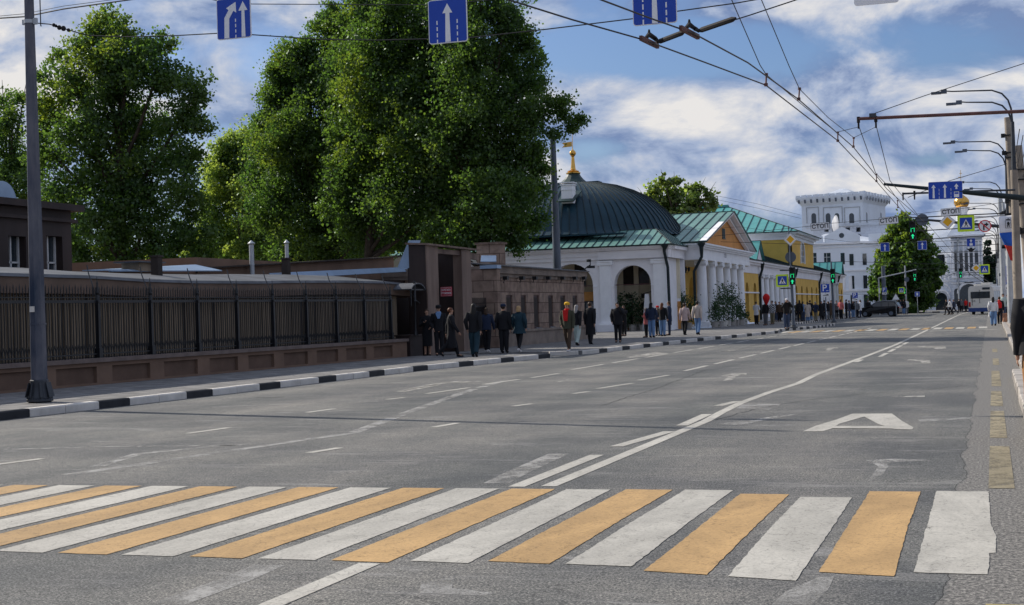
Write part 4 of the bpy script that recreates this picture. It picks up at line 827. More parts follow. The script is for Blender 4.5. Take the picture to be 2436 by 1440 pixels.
b=MB(); b.box(-62,XY-.15,UY0-.1,UY1,UZ-.8,UZ-.45); b.box(-62,XY+.1,UY0-.35,UY1+.2,UZ-.45,UZ-.2); b.box(-62,XY+.5,UY0-.7,UY1+.6,UZ-.2,UZ); b.build('cornice','white_far',us_,world=True)
rp=AY(1727,491,173.5)
b=MB(); e0=(-64,UY0-.9,UZ+.02);e1=(XY+.7,UY0-.9,UZ+.02);r1=(rp.x,173.5,rp.z); seamroof(b,e0,e1,r1,(-64,173.5,rp.z),44,sw=.06,sh=.08); seamroof(b,e1,(XY+.7,UY1+.8,UZ+.02),r1,r1,14,sw=.06,sh=.08); b.box(-64,rp.x+.3,173,174,rp.z-.1,rp.z+.15,0); b.build('roof',['roof_teal','roof_seam'],us_,world=True)
ov=AX(1912,490,-20)
# ============================================================ WHITE THREE-STOREY BUILDING
wb=empty('white_corner_building',(-24,255,.15),'white three-storey corner building with rounded corner and pale metal roof','building')
YW=245.; xa=AY(1905,700,YW).x; xc=AY(2012,700,YW).x
zr=AY(1970,583,YW).z; Rr=7.5
b=MB()
def wy(px,y): return AY(px,y,YW)
ops=[]
for row in ((601,628),(656,684)):
    pass
fx=xa-4
for px,wd in ((1952,13),(1973,13),(2001,12)):
    pass
archwall(b,(fx,YW,0),(1,0,0),(0,1,0),0,xc-fx,wy(1970,694).z,wy(1970,646).z,[(wy(px,670).x-fx,.5,wy(px,684).z,wy(px,656).z,False) for px in (1945,1972,2001)],.5)
archwall(b,(fx,YW,0),(1,0,0),(0,1,0),0,xc-fx,wy(1970,646).z+.002,zr,[(wy(px,615).x-fx,hw,wy(px,629).z,wy(px,602).z,False) for px,hw in ((1936,.45),(1968,.55),(2011,.0001))],.5)
archwall(b,(fx,YW,0),(1,0,0),(0,1,0),0,xc-fx,.1,wy(1970,694).z-.002,[(wy(1970,715).x-fx,1.3,.1,wy(1970,715).z,False)],.5)
# rounded corner + street flank
cx_,cy_=xc,YW+Rr
n=14
pts=[(cx_+Rr*math.sin(a),cy_-Rr*math.cos(a)) for a in [math.pi/2*k/n for k in range(n+1)]]+[(cx_+Rr,cy_+45)]
for i in range(len(pts)-1):
    b.slab([(pts[i][0],pts[i][1],.1),(pts[i+1][0],pts[i+1][1],.1),(pts[i+1][0],pts[i+1][1],zr),(pts[i][0],pts[i][1],zr)],.3)
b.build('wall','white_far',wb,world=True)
b=MB(); b.box(fx,cx_,YW+.6,YW+1,.1,zr-.2); b.build('dark_interior','glass_dark',wb,world=True)
def cpt(s,o=0.):   # position along the corner
    a=s/Rr
    if a<math.pi/2: return Vector((cx_+(Rr+o)*math.sin(a),cy_-(Rr+o)*math.cos(a),0)),Vector((math.cos(a),math.sin(a),0))
    return Vector((cx_+Rr+o,cy_+(s-Rr*math.pi/2),0)),Vector((0,1,0))
rows=[(wy(2012,700).z-3.6,wy(2012,700).z-.2,.35),(wy(2012,688).z,wy(2012,657).z,.33),(wy(2012,632).z,wy(2012,605).z,.33)]
k=0
s=1.1
while s<50:
    p,d=cpt(s,.02); nrm=Vector((d.y,-d.x,0))
    for z0,z1,hw in rows:
        f=MB(); f.bar(p+Vector((0,0,z0)),p+Vector((0,0,z1)),hw*2,.06,up=tuple(nrm)) if False else f.slab([p-d*hw+Vector((0,0,z0)),p+d*hw+Vector((0,0,z0)),p+d*hw+Vector((0,0,z1)),p-d*hw+Vector((0,0,z1))],-.03)
        if k<14: sub(f,'window','glass_dark',wb,wb)
    s+=2.15 if s<Rr*1.57 else 3.4; k+=1
for px,y0_,y1_,hw in ((1945,684,656,.5),(1972,684,656,.5),(2001,684,656,.5),(1936,629,602,.45),(1968,629,602,.55)):
    x=wy(px,670).x; z0=wy(px,y0_).z; z1=wy(px,y1_).z
    f=sub(MB().box(x-hw,x+hw,YW+.3,YW+.34,z0,z1),'window','glass_dark',wb,wb); sub(MB().box(x-.04,x+.04,YW+.25,YW+.298,z0,z1).box(x-hw,x-.041,YW+.25,YW+.298,(z0+z1)/2+.2,(z0+z1)/2+.28).box(x+.041,x+hw,YW+.25,YW+.298,(z0+z1)/2+.2,(z0+z1)/2+.28),'frame','frame_white',f,wb)
o=sub(MB().box(wy(2008,615).x-.55,wy(2008,615).x+.1,YW-.03,YW-.004,wy(2005,629).z,wy(2005,602).z),'window','glass_dark',wb,wb)
b=MB()
for zz,oo,hh in ((zr,.5,.35),(zr-.5,.18,.15),(wy(1970,646).z-.1,.2,.25),(wy(1970,694).z-.1,.22,.3)):
    b.box(fx,cx_,YW-oo,YW-.004,zz,zz+hh)
    for i in range(n):
        a0=math.pi/2*i/n; a1=math.pi/2*(i+1)/n
        q=[(cx_+(Rr+w)*math.sin(a),cy_-(Rr+w)*math.cos(a)) for w,a in ((.0,a0),(oo,a0),(oo,a1),(0.,a1))]
        b.add([(x,y,zz) for x,y in q]+[(x,y,zz+hh) for x,y in q],[(3,2,1,0),(4,5,6,7),(0,1,5,4),(1,2,6,5),(2,3,7,6),(3,0,4,7)])
    b.box(cx_+Rr+.004,cx_+Rr+oo,cy_,cy_+45,zz,zz+hh)
for px in (2008,2019): b.cyl(wy(px,690),wy(px,655),.28,.26,10) if px<2012 else None
b.build('cornice','white_trim',wb,world=True)
b=MB(); b.slab([(xa+1.5,YW-.4,zr+.36),(cx_,YW-.4,zr+.36),(cx_-1,YW+7,zr+2.2),(xa+3.5,YW+7,zr+2.2)],.1)
for i in range(n):
    a0=math.pi/2*i/n; a1=math.pi/2*(i+1)/n
    b.add([(cx_+(Rr+.4)*math.sin(a0),cy_-(Rr+.4)*math.cos(a0),zr+.36),(cx_+(Rr+.4)*math.sin(a1),cy_-(Rr+.4)*math.cos(a1),zr+.36),(cx_-1,cy_,zr+2.2)],[(0,1,2)])
b.slab([(cx_+Rr+.4,cy_,zr+.36),(cx_+Rr+.4,cy_+45,zr+.36),(cx_-1,cy_+45,zr+2.2),(cx_-1,cy_,zr+2.2)],.1)
b.build('roof','roof_white',wb,world=True)
b=MB(); gx=wy(1962,575).x
b.box(wy(1938,575).x,wy(1958,575).x,YW-.3,YW+.3,zr+.37,zr+1.5); b.add([(gx+o_*2.6,y,z) for y in (YW-.35,YW+.3) for o_,z in ((0.0,zr+.37),(2.2,zr+.37),(2.2,zr+1.4),(1.1,zr+2.9),(0,zr+1.4))],[(0,1,2,3,4),(9,8,7,6,5),(0,5,6,1),(1,6,7,2),(2,7,8,3),(3,8,9,4),(4,9,5,0)]) ; b.box(gx+7,gx+10,YW+1,YW+1.6,zr+.37,zr+1.6); b.build('parapet','white_far',wb,world=True)
o=sub(MB().cyl((gx+2.8,YW-.40,zr+1.45),(gx+2.8,YW-.34,zr+1.45),.42,.42,14),'round_window','glass_dark',wb,wb)
b=MB(); b.cyl((wy(2024,700).x,YW-.0,wy(2024,690).z),(wy(2024,700).x,YW,wy(2024,657).z),.3,.26,10); b.build('column','white_trim',wb,world=True)
# ============================================================ OLD TOWER behind
YT=300.
tw=empty('old_white_tower',(-28,310,.15),'massive old white brick tower with toothed crown and small arched windows behind the corner building','tower')
tA=AY(1908,530,YT); tB=AY(2053,530,YT-3); tC=AY(2107,530,YT+14); tD=Vector((tA.x+(tC.x-tB.x),YT+17,0))
zb0=AY(1980,600,YT).z; z1=AY(1980,488,YT).z; z2=AY(1980,463,YT).z
def prism_z(b,pts,z0,z1,o=0.,o1=None,mi=0):
    c=sum((Vector((p[0],p[1],0)) for p in pts),Vector())/len(pts)
    def ex(p,o): v=Vector((p[0],p[1],0))-c; return c+v*(1+o/v.length)
    lo=[ex(p,o) for p in pts]; hi=[ex(p,o if o1 is None else o1) for p in pts]; k=len(pts)
    b.add([(p.x,p.y,z0) for p in lo]+[(p.x,p.y,z1) for p in hi],[tuple(range(k-1,-1,-1)),tuple(range(k,2*k))]+[(i,(i+1)%k,(i+1)%k+k,i+k) for i in range(k)],mi)
TP=[(tA.x,YT),(tB.x,YT-3),(tC.x,YT+14),(tD.x,tD.y)]
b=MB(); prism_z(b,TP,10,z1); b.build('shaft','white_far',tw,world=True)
b=MB(); prism_z(b,TP,z1,z1+1.0,.0,1.2); prism_z(b,TP,z1+1.0,z2-.5,1.2,1.5)
def along(P,Q,n,f):
    for i in range(n): 
        a=P.lerp(Q,(i+.08)/n); c=P.lerp(Q,(i+.92)/n); f(a,c,i)
c_=sum((Vector((p[0],p[1],0)) for p in TP),Vector())/4
def ex(p,o): v=Vector((p[0],p[1],0))-c_; return c_+v*(1+o/v.length)
E_=[ex(p,1.5) for p in TP]
for i,(P,Q,n) in enumerate(((E_[0],E_[1],12),(E_[1],E_[2],9),(E_[2],E_[3],12),(E_[3],E_[0],9))):
    def tooth(a,c,k): b.slab([(a.x,a.y,z2-.5),(c.x,c.y,z2-.5),(c.x,c.y,z2+.02+.1*(k%2)),(a.x,a.y,z2+.02)],.8)
    along(P,Q,n,tooth)
b.build('toothed_crown','white_far',tw,world=True)
b=MB()
E2=[ex(p,1.25) for p in TP]
for P,Q,n in ((E2[0],E2[1],11),(E2[1],E2[2],9)):
    for i in range(n):
        t=(i+.5)/n; a=P.lerp(Q,t-.013*12/n); c=P.lerp(Q,t+.013*12/n); d=(Q-P).normalized(); nn=Vector((d.y,-d.x,0))*.16
        b.slab([(a.x+nn.x,a.y+nn.y,z1+.5),(c.x+nn.x,c.y+nn.y,z1+.5),(c.x+nn.x*2,c.y+nn.y*2,z2-.9),(a.x+nn.x*2,a.y+nn.y*2,z2-.9)],.02)
b.build('machicolation_slots','steel_grey',tw,world=True)
P,Q=Vector((tA.x,YT,0)),Vector((tB.x,YT-3,0)); d=(Q-P).normalized(); nn=Vector((d.y,-d.x,0))
for px in (1936,1970,1991,2026):
    a=APL(px,518,P,nn); w=.5; b=MB(); z=a.z
    b.prism([(-w,-1.15),(w,-1.15)]+arcpts(0,.4,w,0,math.pi,8),a+nn*.03,d,(0,0,1),nn,-.02,.0); sub(b,'window','glass_dark',tw,tw)
    b=MB(); b.prism([(-w-1.2,-1.7),(w+1.2,-1.7),(w+1.2,2.0),(w+1.1,2.0),(w+1.1,-1.6),(-w-1.1,-1.6),(-w-1.1,2.0),(-w-1.2,2.0)],a+nn*.03,d,(0,0,1),nn,0,.1); 
P2,Q2=Vector((tB.x,YT-3,0)),Vector((tC.x,YT+14,0)); d2=(Q2-P2).normalized(); n2=Vector((d2.y,-d2.x,0))
for px in (2062,2096):
    a=APL(px,516,P2,n2); b=MB(); w=.5; b.prism([(-w,-1.15),(w,-1.15)]+arcpts(0,.4,w,0,math.pi,8),a+n2*.03,d2,(0,0,1),n2,-.02,.0); sub(b,'window','glass_dark',tw,tw)
for px0,px1 in ((1918,1948),(1958,2004),(2008,2046)):
    a=APL(px0,494,P,nn); c=APL(px1,494,P,nn); lo=APL(px0,532,P,nn).z; u1=(c-a).dot(d)
    b=MB(); b.prism([(0,lo-a.z),(0,0),(u1,0),(u1,lo-a.z),(u1-.14,lo-a.z),(u1-.14,-.14),(.14,-.14),(.14,lo-a.z)],a,d,(0,0,1),nn,0,.14); b.build('panel_moulding','galv',tw,world=True)
b=MB(); prism_z(b,TP,z2-.4,z2+1.5,-3.0,-9.5); b.build('roof','roof_white',tw,world=True)
lw=empty('tower_gatehouse',(-28,292,.15),'lower white wing with slit openings in front of the old tower','building')
lA=AY(1935,560,288); lB=AY(2115,560,288); zl=AY(2020,538,288).z
b=MB(); archwall(b,(lA.x,288,0),(1,0,0),(0,1,0),0,lB.x-lA.x,1,zl,[(AY(px,550,288).x-lA.x,.42,AY(px,552,288).z,AY(px,541,288).z,False) for px in (1966,1991,2017,2042)],3.); b.build('wall','white_brick',lw,world=True)
b=MB(); b.box(lA.x-1.5,lB.x+.5,287.5,291,zl,zl+.5); b.build('roof','roof_white',lw,world=True)
b=MB(); a=AY(2043,567,287.95); b.prism([(-.5,-1.3),(.5,-1.3)]+arcpts(0,.3,.5,0,math.pi,8),a,(1,0,0),(0,0,1),(0,-1,0),0,.05); b.build('window','glass_dark',lw,world=True)
MB().box(lA.x+2,lB.x-1,291.2,291.5,zl-4,zl-.1).build('dark_passage','glass_dark',lw,world=True)
ds=AY(1980,535,282); e=empty('satellite_dish',(ds.x,282,ds.z-2.5),'white satellite dish on the roof of the white corner building','satellite dish')
b=MB(); rr=[]
for r_,t_ in ((.05,0),(.7,.08),(1.3,.25),(1.8,.5)): rr.append([(t_*1.5+ .0+0.3*r_*math.cos(a),-t_+ -.3*r_*math.cos(a)*.5,2.5+r_*math.sin(a)) for a in [2*math.pi*k/20 for k in range(20)]])
b.loft(rr); b.build('dish','sign_white',e,True); b=MB().bar((0,0,-3.5),(0,.1,2.4),.15); b.build('mast','galv',e)
# ============================================================ WHITE CHURCH at the end of the street
YC=232.
cb=empty('white_church',(-4,238,.15),'white church with dark arched doorway and gilded onion dome at the street end','church')
def wc(px,y,Y=YC): return AY(px,y,Y)
x0,x1=wc(2185,700).x,wc(2272,700).x; zr=wc(2230,600).z
b=MB(); fx=x0-2
dz=wc(2240,710).z
ops=[(wc(2239,700).x-fx,.85,.1,dz,True)]
archwall(b,(fx,YC,0),(1,0,0),(0,1,0),0,x1-fx,.1,4.6,ops,.6); archwall(b,(fx,YC,0),(1,0,0),(0,1,0),0,x1-fx,4.602,zr,[(wc(2238,640).x-fx,.62,wc(2238,652).z,wc(2238,612).z,True)],.6)
b.box(fx,x1,YC+.8,YC+1,.1,zr,1); b.build('nave_wall',['white_brick','glass_dark'],cb,world=True)
b=MB(); dx_=wc(2239,700).x
b.prism(arcpts(dx_,dz,1.35,0,math.pi,12)+arcpts(dx_,dz,1.15,math.pi,0,12),(0,YC,0),(1,0,0),(0,0,1),(0,-1,0),.0,.25); b.prism(arcpts(dx_,dz+.9,1.5,0,math.pi,12)+arcpts(dx_,dz+.9,1.3,math.pi,0,12),(0,YC,0),(1,0,0),(0,0,1),(0,-1,0),.0,.1)
for zz in (4.5,5.6,zr-.4): b.box(fx,x1,YC-.18,YC,zz,zz+.18)
for i in range(14): x=fx+.4+i*.6; b.box(x,x+.28,YC-.12,YC,4.75,5.35)
xw=wc(2238,640).x; b.prism([(xw-.9,wc(2238,655).z),(xw-.9,wc(2238,612).z)]+arcpts(xw,wc(2238,612).z,.9,math.pi,0,10)+[(xw+.9,wc(2238,655).z),(xw+.72,wc(2238,655).z)]+arcpts(xw,wc(2238,612).z,.72,0,math.pi,10)+[(xw-.72,wc(2238,655).z)],(0,YC,0),(1,0,0),(0,0,1),(0,-1,0),0,.15)
b.build('ornament','white_trim',cb,world=True)
b=MB(); c0=wc(2236,548,YC+7); b.loft([[ (c0.x+r_*math.cos(a),YC+7+r_*.8*math.sin(a),z) for a in [2*math.pi*k/24 for k in range(24)]] for r_,z in ((5.9,zr+.1),(5.6,zr+.7),(4.4,zr+2.1),(2.6,zr+3.2),(.6,zr+3.9))]); b.build('nave_roof','roof_white',cb,True,True)
# stair tower
tx0,tx1=wc(2266,700,YC-4).x,wc(2340,700,YC-4).x; YS=YC-4; zs=wc(2300,563,YS).z
b=MB(); archwall(b,(tx0,YS,0),(1,0,0),(0,1,0),0,tx1-tx0,.1,4.2,[(wc(2277,700,YS).x-tx0,.45,1.0,2.9,True),(wc(2306,715,YS).x-tx0,1.35,.1,2.6,True)],.6)
wxs=[2275,2287,2300,2311,2324]
archwall(b,(tx0,YS,0),(1,0,0),(0,1,0),0,tx1-tx0,4.202,zs,[(wc(px,640,YS).x-tx0,.26,wc(px,650,YS).z,wc(px,602,YS).z,False) for px in wxs],.6)
b.box(tx0,tx1,YS+.9,YS+6,.1,zs-.1,0); b.box(tx0+.01,tx1-.01,YS+.7,YS+.89,.1,zs-.2,1); b.build('stair_tower_wall',['white_brick','glass_dark'],cb,world=True)
b=MB()
for zz in (4.1,4.9,5.7,zs-.7): b.box(tx0-.1,tx1+.1,YS-.2,YS,zz,zz+.16)
for px in (2269,2281,2293.5,2305.5,2317.5,2330,2337): x=wc(px,640,YS).x; b.box(x-.12,x+.12,YS-.16,YS-.004,5.9,zs-.7)
for px in (2270,2284,2298,2312,2326): x=wc(px,640,YS).x; b.box(x-.35,x+.35,YS-.1,YS-.004,5.05,5.6)
xa_=wc(2306,715,YS).x; b.prism(arcpts(xa_,2.6,1.75,0,math.pi,12)+arcpts(xa_,2.6,1.42,math.pi,0,12),(0,YS,0),(1,0,0),(0,0,1),(0,-1,0),0,.2)
b.box(tx0-.3,tx1+.3,YS-.4,YS+6,zs,zs+.25); b.build('ornament','white_trim',cb,world=True)
for px in wxs:
    x=wc(px,640,YS).x; z0=wc(px,650,YS).z; z1=wc(px,602,YS).z
    b=MB(); b.box(x-.33,x-.27,YS-.1,YS-.004,z0-.2,z1+.1); b.box(x+.27,x+.33,YS-.1,YS-.004,z0-.2,z1+.1); b.prism([(x-.4,z1+.1),(x+.4,z1+.1),(x,z1+.55)],(0,YS,0),(1,0,0),(0,0,1),(0,-1,0),0,.12); b.box(x-.4,x+.4,YS-.16,YS-.004,z0-.32,z0-.2); b.box(x-.26,x+.26,YS+.1,YS+.14,(z0+z1)/2-.05,(z0+z1)/2+.05); b.build('window_surround','galv',cb,world=True)
for zz in (4.3,5.85,zs-.85,zs-.3): MB().box(tx0-.05,tx1+.05,YS-.05,YS-.004,zz,zz+.06).build('painted_shadow_line','steel_grey',cb,world=True)  # raised grey strips paint shadow lines across the stair tower
for px in (2200,2212,2262): MB().box(wc(px,640).x-.1,wc(px,640).x+.1,YC-.12,YC-.004,5.7,zr-.4).build('pilaster','white_trim',cb,world=True)
mx_=(tx0+tx1)/2; b=MB(); b.loft([[(mx_+r_*math.cos(a)*1.,YS+3+r_*math.sin(a),z) for a in [2*math.pi*k/4+math.pi/4 for k in range(4)]] for r_,z in ((3.9,zs+.25),(1.6,zs+2.6))]); b.build('tent_roof','roof_white',cb,world=True)
dc=wc(2287,470,YC+4); D=Vector((dc.x,YC+4,0)); zd0=wc(2287,560,YC+4).z; zd1=wc(2287,494,YC+4).z
b=MB(); b.lathe(D.x,D.y,[(.85,zd0-2),(.85,zd0+1.2),(1.05,zd0+1.3),(.95,zd0+1.5),(.80,zd0+1.6),(.80,zd1-.8),(1.0,zd1-.5),(1.15,zd1-.2),(1.2,zd1)],20); b.build('dome_drum','white_trim',cb,True,True)
b=MB(); zt_=wc(2287,461,YC+4).z; hh=zt_-zd1; b.lathe(D.x,D.y,[(.75,zd1),(1.0,zd1+hh*.12),(1.18,zd1+hh*.35),(1.14,zd1+hh*.52),(.85,zd1+hh*.70),(.45,zd1+hh*.84),(.18,zd1+hh*.95),(.08,zd1+hh*1.1),(.06,zd1+hh*1.3)],22)
zx=zd1+hh*1.3; hx=wc(2287,405,YC+4).z-zx; b.box(D.x-.035,D.x+.035,D.y-.035,D.y+.035,zx,zx+hx); b.box(D.x-.38,D.x+.38,D.y-.03,D.y+.03,zx+hx*.62,zx+hx*.62+.09); b.box(D.x-.2,D.x+.2,D.y-.03,D.y+.03,zx+hx*.82,zx+hx*.82+.08); b.box(D.x-.25,D.x+.25,D.y-.03,D.y+.03,zx+hx*.35,zx+hx*.35+.08)
b.build('onion_dome','gold',cb,True,True)
b=MB(); b.tube([(wc(2281,600,YS-.2).x,YS-.25,zs),(wc(2279,640,YS-.2).x,YS-.25,zs-1.2),(wc(2279,640,YS-.2).x,YS-.25,.3)],.12,8); b.build('drainpipe','galv',cb,world=True)
# ============================================================ TREES
def leaves(name,blobs,n_per,size,mats,parent,seed,holes=.25,mixf=.12):
    """many small leaf faces gathered in twig clumps through the crown's volume"""
    r=np.random.default_rng(seed); V=[];M=[]
    for (c,rad,dens,*mm) in blobs:
        rad=np.array(rad); nc=max(6,int(dens*34*(rad[0]*rad[2])**.9)); 
        d=r.normal(size=(nc,3)); d/=np.linalg.norm(d,axis=1)[:,None]; rr=r.random(nc)**.42*(1+.16*r.normal(size=nc))
        cc=np.array(c)+d*rr[:,None]*rad
        cs=r.uniform(.16,.42,nc)*(.6+.4*min(1.6,rad[0]/1.6))
        k=n_per
        pts=cc[:,None,:]+r.normal(size=(nc,k,3))*cs[:,None,None]*np.array([1,1,.75])
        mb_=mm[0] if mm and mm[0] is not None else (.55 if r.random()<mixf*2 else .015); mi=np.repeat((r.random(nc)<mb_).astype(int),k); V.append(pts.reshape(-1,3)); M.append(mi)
    P=np.concatenate(V); M=np.concatenate(M); n=len(P)
    a=r.normal(size=(n,3)); a/=np.linalg.norm(a,axis=1)[:,None]; b=r.normal(size=(n,3)); b=b-(a*b).sum(1)[:,None]*a; b/=np.linalg.norm(b,axis=1)[:,None]
    s=size*r.uniform(.6,1.25,n)[:,None]; a*=s*.5; b*=s*.62
    cr=np.cross(a,b); cr/=np.linalg.norm(cr,axis=1)[:,None]; fold=cr*s*.12
    vs=np.stack([P-b,P+a-b*.1+fold,P+b,P-a-b*.1+fold],1).reshape(-1,3)
    vs-=np.array(parent.location)
    me=bpy.data.meshes.new(name); me.vertices.add(4*n); me.vertices.foreach_set('co',vs.ravel().astype('f'))
    me.loops.add(4*n); me.loops.foreach_set('vertex_index',np.arange(4*n,dtype='i')); me.polygons.add(n)
    me.polygons.foreach_set('loop_start',np.arange(0,4*n,4,dtype='i')); 
    try: me.polygons.foreach_set('loop_total',np.full(n,4,dtype='i'))
    except Exception: pass
    for q in mats: me.materials.append(MT[q])
    me.polygons.foreach_set('material_index',M.astype('i')); me.update(calc_edges=True)
    o=bpy.data.objects.new(name,me); C.objects.link(o); o.parent=parent; return o
def tree(px_base,Y,blobs,label,mats,cat='tree',name='tree',group=None,trunk_r=.28,size=.13,n_per=66,seed=1,depth=1.15,rs=1.,zbase=.1,dens=1.,nbr=9,mixf=.12,gold=None):  # gold: share of lighter leaves where sunlight is painted in
    B=[]
    for i,bb in enumerate(blobs):
        px,py,r=bb[:3]; r*=rs; rnd=random.Random(seed*100+i); rm=r/FPX*Y/math.cos(0.0)
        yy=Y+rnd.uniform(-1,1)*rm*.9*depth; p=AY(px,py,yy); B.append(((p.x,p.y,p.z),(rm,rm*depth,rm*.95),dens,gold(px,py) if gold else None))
    base=AY(px_base,700,Y); e=empty(name,(base.x,Y,zbase),label,cat,group)
    leaves('crown',B,n_per,size,mats,e,seed,mixf=mixf)
    b=MB(); rnd=random.Random(seed); ztop=max(c[2]+r[2]*.2 for c,r,*_ in B)-1.2
    top=Vector((sum(c[0] for c,*_ in B)/len(B),Y,ztop)); p0=Vector((base.x,Y,zbase)); n=8
    trunk=[p0.lerp(Vector((p0.x*(1-.6*i/n)+top.x*.6*i/n,Y,0)),1) for i in range(n+1)]
    trunk=[Vector((p0.x+(top.x-p0.x)*.6*(i/n)**1.5+rnd.uniform(-.1,.1),Y+rnd.uniform(-.1,.1),zbase+(ztop-zbase)*i/n)) for i in range(n+1)]
    b.tube(trunk,[trunk_r*(1.25 if i==0 else 1)*(1-.85*i/n) for i in range(n+1)],9)
    for (c,r,*_) in sorted(B,key=lambda q:-q[1][0])[:nbr+6]:
        t=min(.9,max(.22,(c[2]-1.8-zbase)/(ztop-zbase)*.8)); i=int(t*n); s=trunk[i].lerp(trunk[min(n,i+1)],t*n-i); q=Vector(c)
        mid=s.lerp(q,.5)+Vector((0,0,-.25)); b.tube([s,mid,q,q+(q-mid)*.5],[trunk_r*.42*(1-t*.6),trunk_r*.26,trunk_r*.13,.01],6)
    b.build('trunk','bark',e,True,True); return e
LT=['leaf_linden','leaf_gold_sunlit']  # gold leaves vary the tone and paint sunlit crown parts
tree(290,60,[(252,45,40),(225,75,30),(290,80,42),(200,120,55),(300,140,70),(150,135,24),(250,150,70),(345,110,45),(385,100,28),(170,200,62),(270,230,95),(370,190,65),(400,180,40),(450,210,45),(120,260,62),(210,320,95),(330,320,95),(430,290,62),(485,300,26),(465,240,30),(120,360,65),(230,420,95),(340,430,90),(420,390,55),(450,370,35),(140,470,70),(250,520,95),(350,520,80),(430,460,55),(465,500,38),(170,570,60),(270,600,60),(360,590,55),(440,560,48),(200,620,45),(300,630,45),(400,620,45),(480,600,35),(495,550,25),(110,185,24),(98,300,30)],
     'big dark green broad tree with a knobbed top, left of the gap of sky',LT,trunk_r=.36,seed=11,gold=lambda x,y:.6 if (x<270 and y<290 and x>110) else (.18 if y<200 else .03))  # gold clumps paint sunlight onto the upper left of the crown
tree(20,66,[(8,240,32),(30,290,40),(5,330,50),(50,380,50),(10,420,60),(60,470,50),(20,520,60),(55,240,14),(80,420,40)],'green tree at the far left edge above the dark house',LT,trunk_r=.25,seed=12)
tree(575,88,[(520,370,20),(505,410,18),(560,345,26),(640,350,36),(660,380,40),(520,420,34),(560,400,40),(500,470,26),(640,520,50),(500,560,34),(600,480,50),(560,620,40),(640,640,40),(500,620,36),(540,350,26),(570,335,22),(610,320,30),(530,390,30),(560,430,38),(615,380,44),(600,450,48),(540,480,36),(500,440,14),(650,420,45),(620,520,55),(560,560,45),(510,520,30),(650,590,45),(590,610,35),(520,600,45),(470,580,35),(495,400,10),(640,470,45)],'light green airy tree in the gap between the two dark masses',['leaf_light','leaf_linden'],trunk_r=.2,seed=13,size=.15,n_per=60,dens=1.0,rs=1.22)
tree(760,77,[(860,180,50),(850,330,60),(845,420,60),(860,560,60),(800,80,46),(745,150,40),(625,300,24),(835,440,60),(840,120,50),(720,320,60),(800,360,60),(650,300,36),(670,210,40),(640,350,40),(630,330,30),(620,430,40),(640,500,46),(680,140,30),(690,620,46),(770,620,50),(660,170,24),(700,130,40),(735,110,26),(775,60,28),(790,30,26),(830,60,45),(690,190,50),(650,235,32),(740,190,55),(820,150,60),(680,260,55),(640,290,36),(760,280,75),(850,260,75),(680,350,60),(640,390,36),(770,380,85),(690,450,65),(790,480,90),(660,520,45),(740,560,70),(830,560,60),(700,600,40)],
     'tall green linden at the left side of the big dark clump',LT,trunk_r=.32,seed=14,size=.135,mixf=.14,rs=1.18)
tree(868,73,[(1080,180,60),(1085,470,60),(1075,300,55),(1070,120,55),(810,200,44),(1080,40,50),(1055,60,50),(1060,270,60),(1060,400,60),(940,180,60),(830,500,60),(1000,250,70),(880,5,55),(850,40,40),(930,20,60),(990,-15,60),(900,110,80),(1000,90,80),(870,220,80),(980,220,95),(900,330,95),(1010,350,95),(860,440,80),(960,460,95),(1040,480,70),(890,540,65),(990,560,60),(830,380,60),(1060,150,60),(820,300,40)],
     'tallest dark linden in the middle of the clump, cut by the top of the picture',LT,trunk_r=.34,seed=15,size=.135,mixf=.10,rs=1.15)
tree(1150,70,[(1060,320,55),(1050,550,55),(1160,420,70),(1080,20,60),(1140,-10,60),(1200,40,50),(1225,80,40),(1265,100,26),(1120,110,80),(1210,150,70),(1275,150,28),(1255,210,50),(1130,230,90),(1215,270,75),(1270,290,40),(1100,350,90),(1200,370,85),(1265,370,45),(1080,460,80),(1180,470,85),(1255,450,50),(1110,550,65),(1200,545,50),(1262,520,38),(1230,575,28),(1310,250,22),(1340,270,22),(1360,300,16),(1345,245,16),(1378,285,8),(1325,320,14),(1300,400,16)],
     'dark linden with a branch reaching right over the mast, right side of the clump',LT,trunk_r=.3,seed=16,rs=1.08,gold=lambda x,y:.25 if (x<1120 and y<150) else .02)  # more gold clumps high on the left, sunlight put in as colour
tree(1010,95,[(600,600,40),(680,610,40),(820,600,45),(540,625,30),(930,560,50),(1020,590,45),(880,590,45),(1080,590,40),(760,600,45),(450,600,40),(380,615,40)],'low background tree seen between the trunks behind the brown annex',['leaf_light','leaf_linden'],trunk_r=.2,seed=17,size=.24,n_per=34,dens=1.)
tree(1610,150,[(1605,435,16),(1580,430,16),(1555,455,22),(1535,470,15),(1575,480,34),(1610,465,24),(1640,460,24),(1665,450,12),(1685,460,12),(1655,480,22),(1690,478,14),(1600,505,32),(1640,505,30),(1560,500,24),(1680,500,18),(1700,492,8),(1530,490,9)],
     'open-crowned maple rising behind the green portico roof',['leaf_maple','leaf_light'],cat='tree',trunk_r=.3,seed=18,size=.34,n_per=15,dens=.75,mixf=.3)
tree(2160,205,[(2150,530,20),(2130,545,18),(2180,545,20),(2160,560,26),(2120,575,22),(2195,570,18),(2150,590,34),(2190,600,28),(2110,610,24),(2215,590,14),(2150,630,38),(2195,640,30),(2110,650,30),(2220,630,16),(2225,650,12),(2150,670,36),(2190,685,26),(2110,690,26),(2140,700,26),(2215,675,12),(2090,640,14),(2120,725,24),(2160,725,26),(2195,712,24),(2085,700,18),(2082,670,15),(2235,640,12),(2225,680,14)],
     'dense tree with a yellow-lit top at the street bend before the white church',['leaf_linden','leaf_gold_sunlit'],trunk_r=.35,seed=19,size=.36,n_per=38,dens=.8,gold=lambda x,y:.8 if y<585 else (.25 if y<625 else .0))  # gold leaves paint the sunlit top, none in the lower crown
